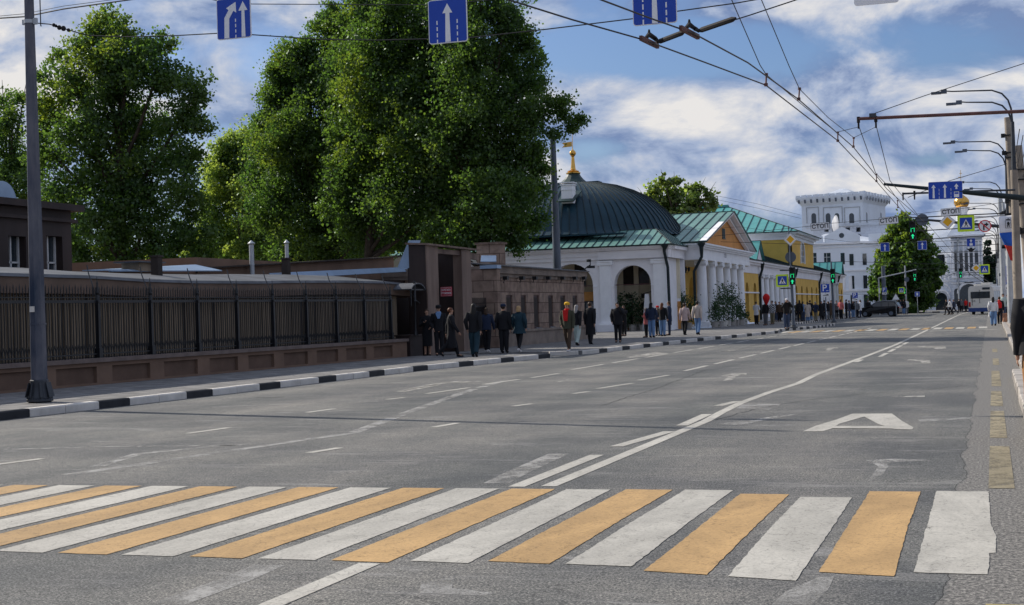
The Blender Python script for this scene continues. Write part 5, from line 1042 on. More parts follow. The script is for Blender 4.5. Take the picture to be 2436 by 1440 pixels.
for i,(px,top,w,lab) in enumerate(((2352,580,15,'tallest dark spruce behind the trolleybus'),(2374,610,12,'smaller dark spruce right of the tallest one, half behind the lamp posts'),(2338,620,10,'low dark spruce between the church and the tallest spruce'))):
    Y=240+6*i; bl=[]
    n=9
    for k in range(n): y=top+(735-top)*k/(n-1); bl.append((px+random.uniform(-3,3),y,4+w*(k/(n-1))**.7))
    tree(px,Y,bl,lab,['leaf_fir','leaf_fir'],name='spruce_tree',trunk_r=.3,seed=30+i,size=.5,n_per=22,dens=.7,mixf=0)
# far tree belt beyond the gate, seen only between trunks: hedge-like mass
# shrubs in tubs
def shrub(loc,h,r,label,tub='kerb_stone',seed=0,kind='round',group='potted shrubs outside the arcade'):
    e=empty('potted_shrub',loc,label,'potted plant',group); rnd=random.Random(seed)
    b=MB(); s=.26+rnd.random()*.08; b.lathe(0,0,[(s*.75,0),(s*.95,.38),(s,.42),(s*.85,.42)],4 if seed%2 else 12,a0=.78); b.build('tub',tub,e)
    B=[]; L=Vector(loc)
    if kind=='cone': B=[((L.x,L.y,L.z+.5+h*k/6),(r*(1-k/7),r*(1-k/7),h/7),1.6) for k in range(6)]
    else:
        for k in range(6 if h>1.2 else 3): B.append(((L.x+rnd.uniform(-.3,.3)*r,L.y+rnd.uniform(-.3,.3)*r,L.z+.5+h*(k+.5)/6),(r*rnd.uniform(.6,1),r*rnd.uniform(.6,1),h/5),1.3))
    leaves('foliage',B,11,.11,['leaf_shrub','leaf_shrub'],e,seed+200)
    b=MB(); b.tube([(0,0,.4),(.03,.02,.4+h*.5),(0,0,.4+h*.9)],[.03,.02,.008],6)
    for k in range(5): a=k*1.3; b.tube([(0,0,.5+h*.12*k),(r*.6*math.cos(a),r*.6*math.sin(a),.7+h*.15*k)],[.015,.005],5)
    b.build('stem','bark',e); return e
for i,(px,hh,lab) in enumerate(((1700,1.6,'potted shrub beside the first portico column'),(1709,2.5,'tall feathery potted shrub, second from the first portico column'),(1720,3.0,'tall feathery potted shrub in front of the third column'),(1731,2.9,'tall feathery potted shrub in front of the fourth column'),(1741,3.0,'tall feathery potted shrub just left of the last columns'),(1750,2.2,'arching potted shrub in front of the last portico column'),(1760,1.5,'rounded potted shrub by the last portico column'),(1771,1.1,'low potted shrub in a pale tub at the far end of the portico'))):
    yy=106+i*2.4; p=AX(px,720,-18.6); shrub((-18.6,AX(px,720,-18.6).y,.17),hh*.82,.22,lab,tub='kerb_white' if i in (2,3,7) else 'kerb_stone',seed=i)
for i,(px,Y,hh,r,kd,lab) in enumerate(((1476,97.8,2.2,.28,'cone','narrow cone-shaped evergreen in the left of the big arch'),(1488,98.2,1.6,.38,'round','leafy potted shrub right of the cone evergreen in the arch'),(1505,98.,1.9,.48,'round','biggest dark potted shrub in the middle of the arch'),(1519,98.4,1.5,.4,'round','dark potted shrub in the arch right of the biggest one'),(1530,97.9,1.1,.45,'round','low bright green potted shrub under the arch'),(1612,101.3,2.3,.35,'round','tall potted shrub against the portico side by the drainpipes'),(1626,100.9,1.7,.4,'round','dark potted shrub left of the first portico column'),(1638,101.2,1.8,.5,'round','lower dark potted shrub inside the portico side bay'))):
    p=AY(px,760,Y); shrub((p.x,Y,.16),hh,r,lab,seed=20+i,kind=kd)
b=MB(); p=AY(1541,760,97.6); e=empty('folded_parasol_rack',(p.x,97.6,.16),'rack of closed pale umbrellas and poles at the right of the big arch','parasols')
for k in range(6): b.tube([((k-3)*.12,0,0),((k-3)*.04,.05,2.5)],[.03,.05],6)
b.build('poles','sign_white',e); MB().bar((-.4,0,2.5),(.3,0,2.65),.05).build('bar','iron_black',e)
# ============================================================ SIGNS
def rrect(w,h,r,n=4):
    out=[]
    for cx,cy,a in ((w/2-r,h/2-r,0),(-w/2+r,h/2-r,math.pi/2),(-w/2+r,-h/2+r,math.pi),(w/2-r,-h/2+r,1.5*math.pi)): out+=arcpts(cx,cy,r,a,a+math.pi/2,n)
    return out
def board(loc,w,h,label,bg='sign_blue',rim='sign_white',bd=.02,shape='rect',rz=0.,name='road_sign',cat='road sign',group=None,tilt=0.,rimname='border',parent=None):
    e=empty(name,loc,label,cat,group,rz) if parent is None else parent
    if parent is None: e.rotation_euler=(0,tilt,rz)
    def poly(w,h,r): 
        if shape=='rect': return rrect(w,h,r)
        if shape=='diamond': return [(0,h/2),(-w/2,0),(0,-h/2),(w/2,0)]
        if shape=='round': return arcpts(0,0,w/2,0,2*math.pi*.999,28)[:-1]
        if shape=='tri': return [(0,h/2),(-w/2,-h/2),(w/2,-h/2)]
    b=MB(); b.prism(poly(w,h,min(w,h)*.07),(0,0,0),(1,0,0),(0,0,1),(0,-1,0),-.02,.0); b.build('plate',rim,e)
    if bg: 
        s=bd*(2.9 if shape=='diamond' else 2); b=MB(); b.prism(poly(w-s,h-s,min(w,h)*.05),(0,0,0),(1,0,0),(0,0,1),(0,-1,0),.001,.005); b.build('face',bg,e)
    MB().box(-.03,.03,.021,.05,-h*.4,h*.4).box(-w*.3,w*.3,.021,.035,-h*.2-.02,-h*.2+.02).box(-w*.3,w*.3,.021,.035,h*.2-.02,h*.2+.02).build('back_rail','sign_back',e)
    return e
def sym(e,polys,m='sign_white',d=.006,name='symbol',off=(0,0)):
    b=MB()
    for p in polys:
        p=[(u+off[0],v+off[1]) for u,v in p]
        ar=sum(p[i][0]*p[(i+1)%len(p)][1]-p[(i+1)%len(p)][0]*p[i][1] for i in range(len(p)))
        b.prism(p if ar<0 else p[::-1],(0,0,0),(1,0,0),(0,0,1),(0,-1,0),d,d+.003)
    return b.build(name,m,e)
def uparrow(cx,v0,v1,w,hw,hh): return [(cx-w/2,v0),(cx-w/2*.75,v1-hh),(cx-hw/2,v1-hh),(cx,v1),(cx+hw/2,v1-hh),(cx+w/2*.75,v1-hh),(cx+w/2,v0)]
def rc(cx,cy,w,h): return [(cx-w/2,cy-h/2),(cx+w/2,cy-h/2),(cx+w/2,cy+h/2),(cx-w/2,cy+h/2)]
def pedsym(e,s,off=(0,0)):
    sym(e,[[(-.42*s,-.38*s),(0,.40*s),(.42*s,-.38*s)]],'sign_white',.006,'triangle',off)
    sym(e,[rc(0,.20*s,.09*s,.09*s),[(-.07*s,.14*s),(.06*s,.15*s),(.09*s,-.08*s),(-.06*s,-.08*s)],[(-.05*s,-.05*s),(.02*s,-.06*s),(-.10*s,-.30*s),(-.16*s,-.30*s)],[(.0,-.05*s),(.08*s,-.06*s),(.17*s,-.28*s),(.10*s,-.30*s)],[(.05*s,.13*s),(.16*s,.0),(.14*s,-.02*s),(.03*s,.07*s)],[(-.06*s,.13*s),(-.15*s,.0),(-.13*s,-.02*s),(-.03*s,.07*s)]]+[rc(x*s,-.345*s,.07*s,.05*s) for x in (-.28,-.10,.08,.26)],'sign_black',.010,'walking_figure',off)
Z=Vector
# near lane signs on the span wire, Y=24
c=AY(556,44,24); e=board((c.x,24,c.z),.71,.76,'leftmost blue hanging lane sign, with a merging arrow and a straight arrow',bd=.015)
sym(e,[[(-.20,-.36),(-.19,.02),(-.10,.16),(-.15,.20),(.05,.30),(.06,.10),(.00,.14),(-.09,.0),(-.10,-.36)],uparrow(.20,-.36,.30,.08,.19,.17)]); sym(e,[rc(.04,-.34+.1*k,.02,.06) for k in range(4)],name='dashes')
c=AY(1065,50,24); e=board((c.x,24,c.z),.73,.78,'blue hanging sign with one straight arrow, in front of the tall trees',bd=.015)
sym(e,[uparrow(0,-.37,.31,.10,.19,.17)]); sym(e,[rc(x,-.35+.11*k,.02,.07) for k in range(4) for x in (-.20,.18)],name='dashes')
c=AY(1557,9,24); c.z+=.05; e=board((c.x,24,c.z),.76,.80,'blue hanging sign cut by the top of the picture beside the trolley wires',bd=.015)
sym(e,[uparrow(.0,-.38,.31,.10,.19,.17)]); sym(e,[rc(x,-.35+.13*k,.024,.09) for k in range(4) for x in (-.20,.20)],name='dashes')
c=AY(2085,10,24); e=board((c.x,24,c.z+.40),.70,.80,'pale sign plate whose lower edge just enters the picture at the top right',bg=None,rim='sign_white')
# three lane sign on the arm, Y=60
c=AY(2249,453,60); e=board((c.x,60,c.z),1.30,.70,'wide blue sign with three white arrows on the dark arm',bd=.01,tilt=R(.6))
sym(e,[uparrow(-.45,-.30,.24,.08,.17,.13),uparrow(-.02,-.30,.24,.08,.17,.13),uparrow(.42,.03,.25,.08,.17,.12),rc(.42,-.18,.19,.22)]); sym(e,[rc(x,-.28+.15*k,.015,.1) for k in range(3) for x in (-.24,.21)],name='dashes'); sym(e,[rc(.42,-.13,.15,.07)],'sign_blue',.010,'bus_window')
# СТОП plates Y=79
def stop(px,py,Y,lab,rot=0):
    c=AY(px,py,Y); e=board((c.x,Y,c.z),1.0,.40,lab,bg='sign_white',rim='sign_black',bd=.015,group=None,tilt=R(-rot)); textmesh('СТОП',.31,'sign_black',e,(0,-.009,0),sx=1.0,bold=.006); return e
stop(1951,539,79,'white СТОП plate hanging in front of the old tower beside the satellite dish',2); stop(2114,525,79,'white СТОП plate hanging just above the yellow-lit tree',3); stop(2262,504,79,'white СТОП plate hanging above the yellow diamond sign',3)
def diamond(px,py,Y,s,lab,**k):
    c=AY(px,py,Y); e=board((c.x,Y,c.z),s,s,lab,bg=None,shape='diamond',**k); sym(e,[[(0,s*.47),(-s*.47,0),(0,-s*.47),(s*.47,0)]],'sign_black',.001,'outline'); sym(e,[[(0,s*.455),(-s*.455,0),(0,-s*.455),(s*.455,0)]],'sign_white',.005,'white_ring'); sym(e,[[(0,s*.30),(-s*.30,0),(0,-s*.30),(s*.30,0)]],'sign_yellow',.010,'yellow_centre'); return e
def pedsign(px,py,Y,w,lab,**k):
    c=AY(px,py,Y); e=board((c.x,Y,c.z),w,w,lab,bg=None,rim='sign_lime',**k); b=MB(); b.prism(rrect(w*.72,w*.72,.02),(0,0,0),(1,0,0),(0,0,1),(0,-1,0),.001,.005); b.build('blue_field','sign_blue',e); pedsym(e,w*.66); return e
YB=84.
diamond(2254,528,YB-.2,.88,'yellow and white diamond priority sign hanging over the lanes beside the lime pedestrian sign',tilt=R(-3))
pedsign(2298,532,YB-.2,.90,'lime-bordered blue pedestrian crossing sign hanging over the road in front of the church')
c=AY(2343,538,YB-.2); e=board((c.x,YB-.2,c.z),.68,.68,'round red-ringed no right turn sign hanging over the road',bg='sign_white',rim='sign_red',bd=.055,shape='round')
sym(e,[[(-.10,-.22),(-.10,.02),(-.02,.12),(.06,.12),(.06,.20),(.20,.08),(.06,-.03),(.06,.04),(.0,.03),(-.02,.0),(-.02,-.22)]],'sign_black'); sym(e,[[(-.24,.20),(-.20,.24),(.24,-.20),(.20,-.24)]],'sign_red',.010,'slash')
c=AY(2194,523,YB-.2); e=empty('round_sign',(c.x,YB-.2,c.z),'dark back of a round sign on the overhead arm above the tree','road sign'); b=MB(); b.prism(arcpts(0,0,.33,0,2*math.pi*.999,26)[:-1],(0,0,0),(1,0,0),(0,0,1),(0,-1,0),0,.03); b.build('plate','sign_back',e); MB().box(-.34,.34,-.06,-.031,.08,.12).box(-.34,.34,-.06,-.031,-.12,-.08).build('back_rail','steel_dark',e)
def blueup(px,py,Y,w,h,lab,extra=None):
    c=AY(px,py,Y); e=board((c.x,Y,c.z),w,h,lab,bd=.02); sym(e,[uparrow(0,-h*.40,h*.34,w*.13,w*.34,h*.26)]); return e
blueup(2105,588,112,.66,.66,'small blue one-way sign hanging left of the tree crown'); blueup(2194,584,112,.66,.66,'small blue one-way sign hanging in front of the tree crown below the traffic light')
c=AY(2310,577,112); e=board((c.x,112,c.z),.62,.62,'blue bus lane sign hanging on a cable in front of the church'); sym(e,[uparrow(0,.0,.25,.08,.2,.13),rc(0,-.15,.22,.17)])
c=AY(2310,594,112); o=MB().prism([(-.34,.1),(-.12,.05),(-.06,.14),(.06,.14),(.12,.05),(.34,.1),(.16,-.10),(0,-.2),(-.16,-.10)],(c.x,112,c.z),(1,0,0),(0,0,1),(0,-1,0),0,.06).build('dark_floodlight','housing'); tag(o,'dark wing-shaped lamp hanging under the blue bus lane sign','lamp')
diamond(2322,638,150,.95,'small yellow diamond sign hanging in front of the church corner'); pedsign(2342,641,150,.98,'small lime pedestrian sign hanging beside the dark spruces')
# ------------------------------------------------------------ traffic lights
def tlight(loc,lab,s=1.,rz=0,parentless=True,head=True,name='traffic_light'):
    e=empty(name,loc,lab,'traffic light',None,rz)
    b=MB(); b.box(-.17*s,.17*s,0,.22*s,-.52*s,.52*s)
    b.build('housing','housing',e)
    for k in range(3):
        z=(.34-.34*k)*s; b=MB(); b.loft([[(.13*s*math.cos(a),-y_,z+.13*s*math.sin(a)) for a in [math.pi*q/10 for q in range(11)]]+[(.12*s*math.cos(a),-y_,z+.12*s*math.sin(a)) for a in [math.pi*(10-q)/10 for q in range(11)]] for y_ in (0,.16*s)]); b.build('visor','housing',e)
    b=MB(); w=.10*s; t=.028*s
    for u0,u1,v0,v1 in ((-w,-w+t,-.10*s,.12*s),(w-t,w,-.10*s,.12*s),(-w,w,.12*s-t,.12*s)): b.box(u0,u1,-.012,-.002,v0,v1)
    b.build('green_digit','lamp_green',e)
    b=MB(); b.prism(uparrow(0,-.46*s,-.20*s,.07*s,.19*s,.13*s)[::-1],(0,0,0),(1,0,0),(0,0,1),(0,-1,0),.002,.012); b.build('green_arrow','lamp_green',e)
    return e
c=AY(2171,548,YB-.1); tlight((c.x,YB-.1,c.z),'dark traffic light with green symbols hanging in front of the yellow-lit tree',1.0)
# pole on the peninsula with light, diamond, ped sign
pq=G(1888,781,.15); Yq=pq.y
e=empty('signal_pole',(pq.x,Yq,.15),'grey signal pole with dark foot on the tip of the left pavement','pole'); tz=AY(1876,538,Yq).z-.15
b=MB(); b.cyl((0,0,0),(-.05,0,3.2),.11,.085,12); b.cyl((-.05,0,3.2),(-.12,0,tz),.05,.04,10); b.build('shaft','steel_grey',e,True); b=MB(); b.lathe(0,0,[(.26,0),(.26,.06),(.17,.10),(.14,.2)],12); b.build('foot','steel_dark',e); MB().box(-.75,0,-.02,.02,AY(1861,645,Yq).z-.15,AY(1861,644,Yq).z-.10).box(-.75,0,-.02,.02,AY(1861,688,Yq).z-.15,AY(1861,687,Yq).z-.1).build('bracket','steel_dark',e)
c=AY(1885,657,Yq-.15); tlight((c.x,Yq-.25,c.z),'green-lit traffic light on the pole with the diamond sign at the left pavement',1.05)
diamond(1880,570,Yq-.15,.84,'yellow and white diamond sign on top of the left signal pole')
c=AY(1881,612,Yq+.15); e=empty('round_sign',(c.x,Yq+.1,c.z),'grey back of a round sign under the diamond on the left signal pole','road sign'); b=MB(); b.prism(arcpts(0,0,.34,0,2*math.pi*.999,26)[:-1],(0,0,0),(1,0,0),(0,0,1),(0,-1,0),-.02,.0); b.build('plate','steel_grey',e)
pedsign(1861,668,Yq-.2,.78,'lime-bordered pedestrian crossing sign on the left signal pole',rz=R(8))
pr=G(1984,764,.15); Yr=min(pr.y,112); pr=AY(1984,764,Yr); e=empty('signal_pole',(pr.x,Yr,.15),'thin grey signal pole at the kerb end between the parking signs','pole'); tz=AY(1981,622,Yr).z-.15
b=MB(); b.cyl((0,0,0),(-.08,0,tz),.10,.06,10); b.build('shaft','steel_grey',e,True); b=MB(); b.lathe(0,0,[(.24,0),(.22,.08),(.12,.2)],10); b.build('foot','steel_dark',e)
c=AY(1981,657,Yr-.2); tlight((c.x,Yr-.2,c.z),'green-lit traffic light on the thin pole right of the large parking sign',1.05)
def parking(px,py,Y,w,lab,tow=True,pole=True,pbase=None):
    c=AY(px,py,Y); e=board((c.x,Y,c.z),w,w,lab,bd=.02); textmesh('P',w*1.05,'sign_white',e,(-w*.08,-.007,0),bold=.012*w,name='letter')
    if tow: 
        sym(e,[rc(.23*w,-.28*w,.25*w,.06*w)],name='small_print')
        b=MB(); b.box(-w/2,w/2,-.0,.02,-w*.5-.04-w*.42,-w*.5-.04); b.build('lower_plate','sign_white',e); sym(e,[[(-.30*w,-.82*w),(.36*w,-.82*w),(.36*w,-.72*w),(.22*w,-.66*w),(.10*w,-.72*w),(-.1*w,-.75*w),(-.30*w,-.76*w)]],'sign_black',.001,'tow_truck')
    if pole: z0=.15-c.z; b=MB(); b.cyl((0,.06,z0),(0,.06,w/2),.035,.035,8); b.build('post','steel_grey',e)
parking(1963,686,102,.62,'larger blue parking sign with a tow truck plate in front of the yellow rows'); parking(2034,703,128,.50,'smaller blue parking sign with tow plate in front of the white building'); 
c=AY(2103,700,180); e=empty('big_grey_pole',(c.x,180,.15),'thick grey pole carrying a blue parking sign near the tree at the bend','pole'); MB().cyl((0,0,0),(0,0,AY(2103,633,180).z-.15),.28,.22,12).build('shaft','steel_grey',e,True); parking(2104,690,179.4,.56,'blue parking sign on the thick grey pole near the bend',pole=False)
c=AY(2155,700,172); e=empty('signal_pole',(c.x,172,.15),'pale pole with a long arm over the road at the bend','pole'); tz=AY(2155,632,172).z-.15; MB().cyl((0,0,0),(0,0,tz),.10,.08,10).build('shaft','galv',e,True)
c2=AY(2090,662,172); c3=AY(2180,642,172); MB().tube([(c2.x-c.x,0,c2.z-.15),(c3.x-c.x,0,c3.z-.15)],.07,8).cyl((c2.x-c.x,0,0),(c2.x-c.x,0,c2.z-.15),.08,.07,8).build('arm','galv',e)
c=AY(2176,656,171.5); tlight((c.x,171.5,c.z),'small green traffic light at the tip of the pale arm in front of the tree',1.2)
c=AY(2152,690,171.5); tlight((c.x,171.5,c.z),'small green traffic light beside the lime sign on the pale pole at the bend',.9)
pedsign(2144,691,171.3,.72,'small lime pedestrian sign on the pale pole at the bend')
c=AY(2157,665,171.5); e=board((c.x,171.5,c.z),.56,.56,'small grey-blue back of a round sign on the pale pole',bg=None,rim='steel_grey',shape='round')
c=AY(2131,706,160); e=board((c.x,160,c.z),.8,.72,'small pale triangular sign between the parking sign and the lime sign',bg='sign_white',rim='galv',shape='tri',bd=.06); MB().cyl((0,.05,-.36),(0,.05,.15-c.z),.03,.03,8).build('post','galv',e)
c=AY(2092,692,170); e=board((c.x,170,c.z),.30,.62,'narrow lime and white sign on the left upright of the pale arm',bg='sign_white',rim='sign_lime',bd=.05)
c=AY(2182,700,165); e=board((c.x,165,c.z),.52,.52,'small blue sign on a thin post right of the tree'); MB().cyl((0,.05,-.26),(0,.05,.15-c.z),.03,.03,8).build('post','galv',e); sym(e,[rc(0,0,.2,.3)])
c=AY(2285,650,190); tlight((c.x,190,c.z),'green traffic light hanging in front of the white church facade',1.15); 
# ------------------------------------------------------------ right-hand poles, lamps, brackets
def lamp_post(X,Y,ptop,r,lab,a1,a2,conc=None):
    zt=AY(2400,ptop,Y).z; e=empty('street_lamp',(X,Y,.15),lab,'street lamp',None); zt-=.15
    b=MB(); zc=conc or zt*.55
    b.cyl((0,0,0),(0,0,zc),r,r*.8,12); b.build('post','concrete_pole' if conc else 'galv',e,True)
    b=MB(); b.cyl((0,0,zc),(0,0,zt-1.6),r*.55,r*.4,10); b.build('upper_tube','steel_dark',e,True)
    for k,(L,dz) in enumerate((a1,a2)):
        pts=[(0,0,zt-1.7+dz),(-.04,0,zt-1.0+dz),(-.16,0,zt-.6+dz),(-.42,0,zt-.28+dz),(-.85,0,zt-.10+dz),(-L+.6,0,zt-.02+dz),(-L+.3,0,zt+.02+dz)]
        a=MB(); a.tube(pts,[.05,.045,.04,.04,.036,.03,.03],8); a=a.build('arm','steel_dark',e,True)
        MB().box(-L-.32,-L+.12,-.13,.13,zt-.10+dz,zt+.0+dz).box(-L+.12,-L+.38,-.09,.09,zt-.09+dz,zt+.09+dz).build('lamp_head','steel_grey',a)
    return e
for i,(X,Y,pt,lab) in enumerate(((1.22,70,207,'nearest double-armed street lamp, its heads highest at the right'),(1.15,90,330,'second double-armed street lamp from the camera on the right'),(1.15,122,428,'third double-armed street lamp from the camera on the right'),(1.1,148,479,'fourth double-armed street lamp, its post behind the signs'),(1.1,175,511,'fifth double-armed street lamp, small, in the row on the right'),(1.1,203,535,'sixth double-armed street lamp, tiny, level with the lime sign'),(1.1,235,552,'farthest double-armed street lamp in the row'))):
    lamp_post(X,Y,pt,.2 if i in (0,1) else .15,lab,(3.2,0),(2.55,-.55),7.3 if i==0 else None)
def pole(x0,x1,Y,H,r0,r1,m,lab,extra=True):
    e=empty('utility_pole',(x0,Y,.15),lab,'pole'); MB().cyl((0,0,0),(x1-x0,0,H),r0,r1,14).build('shaft',m,e,True)
    if extra:
        rnd=random.Random(int(Y*7)); 
        for k in range(7): z=H*(.45+.5*rnd.random()); q=MB(); q.obox(((x1-x0)*z/H+rnd.choice((-1,1))*(r0+.06),-.05,z),(rnd.uniform(.12,.3),.2,rnd.uniform(.12,.32))); q.box((x1-x0)*z/H-r0-.02,(x1-x0)*z/H+r0+.02,-r0-.02,r0+.02,z-.03,z+.03); q.build('cable_box','housing',e)
        q=MB(); q.tube([((x1-x0)*.9+r0+.02,-.1,H*.9),((x1-x0)*.7+r0+.15,-.1,H*.75),((x1-x0)*.5+r0+.05,-.05,H*.5)],.02,5); q.build('cable','wire',e)
    return e
pole(1.42,1.16,80,10.9,.22,.17,'concrete_pole','tall concrete pole with flat dark top, hung with boxes and the flag')
pole(1.92,1.45,72,8.6,.24,.20,'concrete_pole','leaning concrete pole at the right edge just beside the tall flat-topped one')
pole(1.35,1.05,104,8.0,.12,.10,'galv','thin pale pole carrying the blue bus lane sign stack')
pole(1.05,.95,118,9.6,.20,.16,'galv','pale grey pole just left of the flag',False)
for i,Y in enumerate((132,145,160,185)): pole(1.35,1.2,Y,8.2,.17,.14,'concrete_pole' if i%2 else 'galv',('brown pole behind the blue sign stack','pale pole left of the brown one behind the sign stack','slim brown pole further down the right pavement','farthest slim pale pole on the right pavement')[i],i<2)
pole(2.35,2.1,45,8.2,.2,.15,'concrete_pole','pole just outside the right edge that carries the trolley bracket')
pole(2.0,1.85,60,7.,.2,.15,'steel_dark','dark pole just outside the right edge that carries the three-arrow sign')
# bracket 1
L0=AY(2042,283,45); L1=AY(2436,265,45); d=(L1-L0); e=empty('trolley_bracket',tuple(L0),'long dark red horizontal bracket at the top right holding the trolley wires','bracket'); MB().cyl((0,0,0),tuple(d*1.28),.05,.055,10).build('bar','rust_bar',e,True)
for t in (.0,.108): 
    p=d*t; MB().cyl(tuple(p+Vector((0,0,.06))),tuple(p+Vector((0,0,-.12))),.05,.05,8).cyl(tuple(p+Vector((0,0,-.12))),tuple(p+Vector((.0,0,-.30))),.03,.03,8).build('insulator','insulator',e,True)
MB().obox(tuple(d*.09+Vector((0,0,.08))),(.2,.15,.12)).build('clamp','steel_dark',e)
L0=AY(2102,438,60); L1=AY(2436,471,60); d=L1-L0; e=empty('sign_gantry',tuple(L0),'thick black tapering arm carrying the three-arrow sign','arm'); MB().cyl((0,.08,0),tuple(d*1.15+Vector((0,.08,0))),.055,.13,10).build('bar','pipe_dark',e,True)
L0=AY(2148,461,68); L1=AY(2415,452,68); e=empty('trolley_bracket',tuple(L0),'thin dark trolley bracket just behind the three-arrow sign','bracket'); MB().cyl((0,0,0),tuple(L1-L0),.045,.045,8).build('bar','steel_dark',e,True); MB().cyl((.0,0,.05),(0,0,-.3),.04,.03,8).cyl((.5,0,.1),(.5,0,-.3),.05,.03,8).build('insulator','insulator',e)
L0=AY(2177,521,YB); L1=AY(2402,541,YB); e=empty('signal_gantry',tuple(L0),'dark overhead arm carrying the traffic light, diamond, pedestrian and no right turn signs','arm'); MB().cyl((0,0,0),tuple(L1-L0),.06,.10,10).build('bar','steel_dark',e,True)
L2=AY(2316,519,YB+.5)-L0; L3=AY(2402,511,YB+.5)-L0; MB().cyl(tuple(L2),tuple(L3),.04,.04,8).build('upper_bar','galv',e)
# flag
fl=AY(2375,513,79.); e=empty('flag',(fl.x,79.,fl.z),'white, blue and red banner with a dark bear emblem hanging on the concrete pole','flag')
W_=.92; 
def flagmesh(z0,z1,m,name):
    b=MB(); n=10; k=8; P=[]
    for j in range(k+1):
        for i in range(n+1):
            u=i/n; v=j/k; z=z0+(z1-z0)*v; sk=max(0,(-z-1.0))*.22; x=u*W_+sk*(1-u)*1.3+ (-z)*.035; zz=z-(1-u)*(.05)-(.0 if z>-.9 else -(.25*(1-u)*math.sin((-z-.9)*1.3)))
            P.append((x,.07*math.sin(u*5+z*2.2)+.03*math.sin(z*6+u*2),zz))
    F=[(j*(n+1)+i,j*(n+1)+i+1,(j+1)*(n+1)+i+1,(j+1)*(n+1)+i) for j in range(k) for i in range(n)]
    b.add(P,F); o=b.build(name,m,e,True); s=o.modifiers.new('thick','SOLIDIFY'); s.thickness=.006; return o
flagmesh(0,-.86,'flag_white','white_band'); flagmesh(-.86,-1.70,'flag_blue','blue_band'); flagmesh(-1.70,-2.5,'flag_red','red_band')
b=MB(); E0=(.47,-.10,-.48)
def em(p,m_=0): b.prism([(u,v) for u,v in p],E0,(1,0,0),(0,0,1),(0,-1,0),0,.008)
em([(-.15,-.2),(-.15,.2),(.15,.2),(.15,-.2),(.13,-.2),(.13,.18),(-.13,.18),(-.13,-.18),(.13,-.18),(.13,-.2)]); em([(-.06,-.15),(-.05,0),(-.07,.06),(-.02,.13),(.03,.12),(.06,.06),(.05,-.02),(.07,-.15),(.03,-.15),(.02,-.06),(-.01,-.06),(-.02,-.15)]); em([(.05,.0),(.11,.10),(.12,.09),(.07,-.02)]); em([(-.12,.22),(-.12,.30),(-.06,.25),(0,.32),(.06,.25),(.12,.30),(.12,.22)]); b.build('bear_emblem','sign_black',e)
# blue sign stack right
c=AY(2402,646,103.5); e=board((c.x,103.5,c.z),.55,.82,'blue bus lane sign at the top of the stack on the right pavement'); sym(e,[uparrow(.0,-.05,.30,.08,.2,.14),rc(0,-.2,.2,.15)])
c=AY(2402,666,103.5); e=board((c.x,103.5,c.z-.05),.56,.56,'blue square no stopping sign in the middle of the stack on the right'); b=MB(); b.lathe(0,0,[(.22,0),(.16,0),(.16,.01),(.22,.01)],24); o=b.build('red_ring','sign_red',e); o.rotation_euler=(math.pi/2,0,0); o.location=(0,-.008,0); sym(e,[[(-.17,.13),(-.13,.17),(.17,-.13),(.13,-.17)],[(.17,.13),(.13,.17),(-.17,-.13),(-.13,-.17)]],'sign_red',.012,'cross')
c=AY(2402,682,103.5); e=board((c.x,103.5,c.z-.04),.62,.34,'white tow truck plate at the bottom of the stack on the right',bg='sign_white',rim='sign_black',bd=.012); sym(e,[[(-.24,-.10),(.24,-.10),(.22,.0),(.05,.02),(-.02,.10),(-.08,.0),(-.24,-.02)]],'sign_black')
# ============================================================ WIRES
def wire(pts,r,lab,m='wire',sag=0.,n=10,name='overhead_wire',cat='wire',beads=None):
    P=[Vector(p) for p in pts]; out=[]
    if sag and len(P)==2: out=[P[0].lerp(P[1],i/n)-Vector((0,0,4*sag*(i/n)*(1-i/n))) for i in range(n+1)]
    else: out=P
    b=MB(); b.tube(out,r,5)
    o=b.build(name,m); tag(o,lab,cat); return o
wire([G(*p,6.) for p in ((1130,-22),(1210,0),(1360,47),(1530,95))]+[G(1680,150,6.),G(1822,203,6.)]+[G(1993,335,6.),G(2085,432,6.),G(2140,495,6.)]+[Vector((-3.85,110,6.)),Vector((-3.6,165,6)),Vector((-3,200,6))],.014,'left one of the two trolley contact wires running along the street')
wire([G(*p,6.) for p in ((1360,-30),(1430,0),(1550,45),(1650,80),(1780,150),(1900,237),(2030,350),(2110,450))]+[Vector((-3.25,90,6.)),Vector((-3.05,165,6)),Vector((-2.4,200,6))],.014,'right one of the two trolley contact wires running along the street')
wire([AX(1738,-6,-4.1),AX(1808,155,-4.1),AX(1823,178,-4.1),AX(1915,255,-3.95),AX(1990,315,-3.8),AX(2044,302,-3.62)],.009,'thin slack wire from the top to the first hanger of the left trolley wire'); wire([AX(1809,-6,-3.76),AX(1877,157,-3.76),AX(1902,212,-3.76),AX(1970,280,-3.7),AX(2031,328,-3.6),AX(2084,302,-3.2)],.009,'thin slack wire from the top to the second hanger of the right trolley wire')
wire([AX(2044,303,-3.62),AX(2083,412,-3.62),AX(2110,440,-3.62),AX(2160,508,-3.7)],.012,'thin wire dropping from the left end of the red bracket to the trolley line'); wire([AX(2085,302,-3.15),AX(2117,430,-3.2),AX(2190,520,-3.3)],.012,'thin wire dropping from the second insulator of the red bracket to the trolley line')
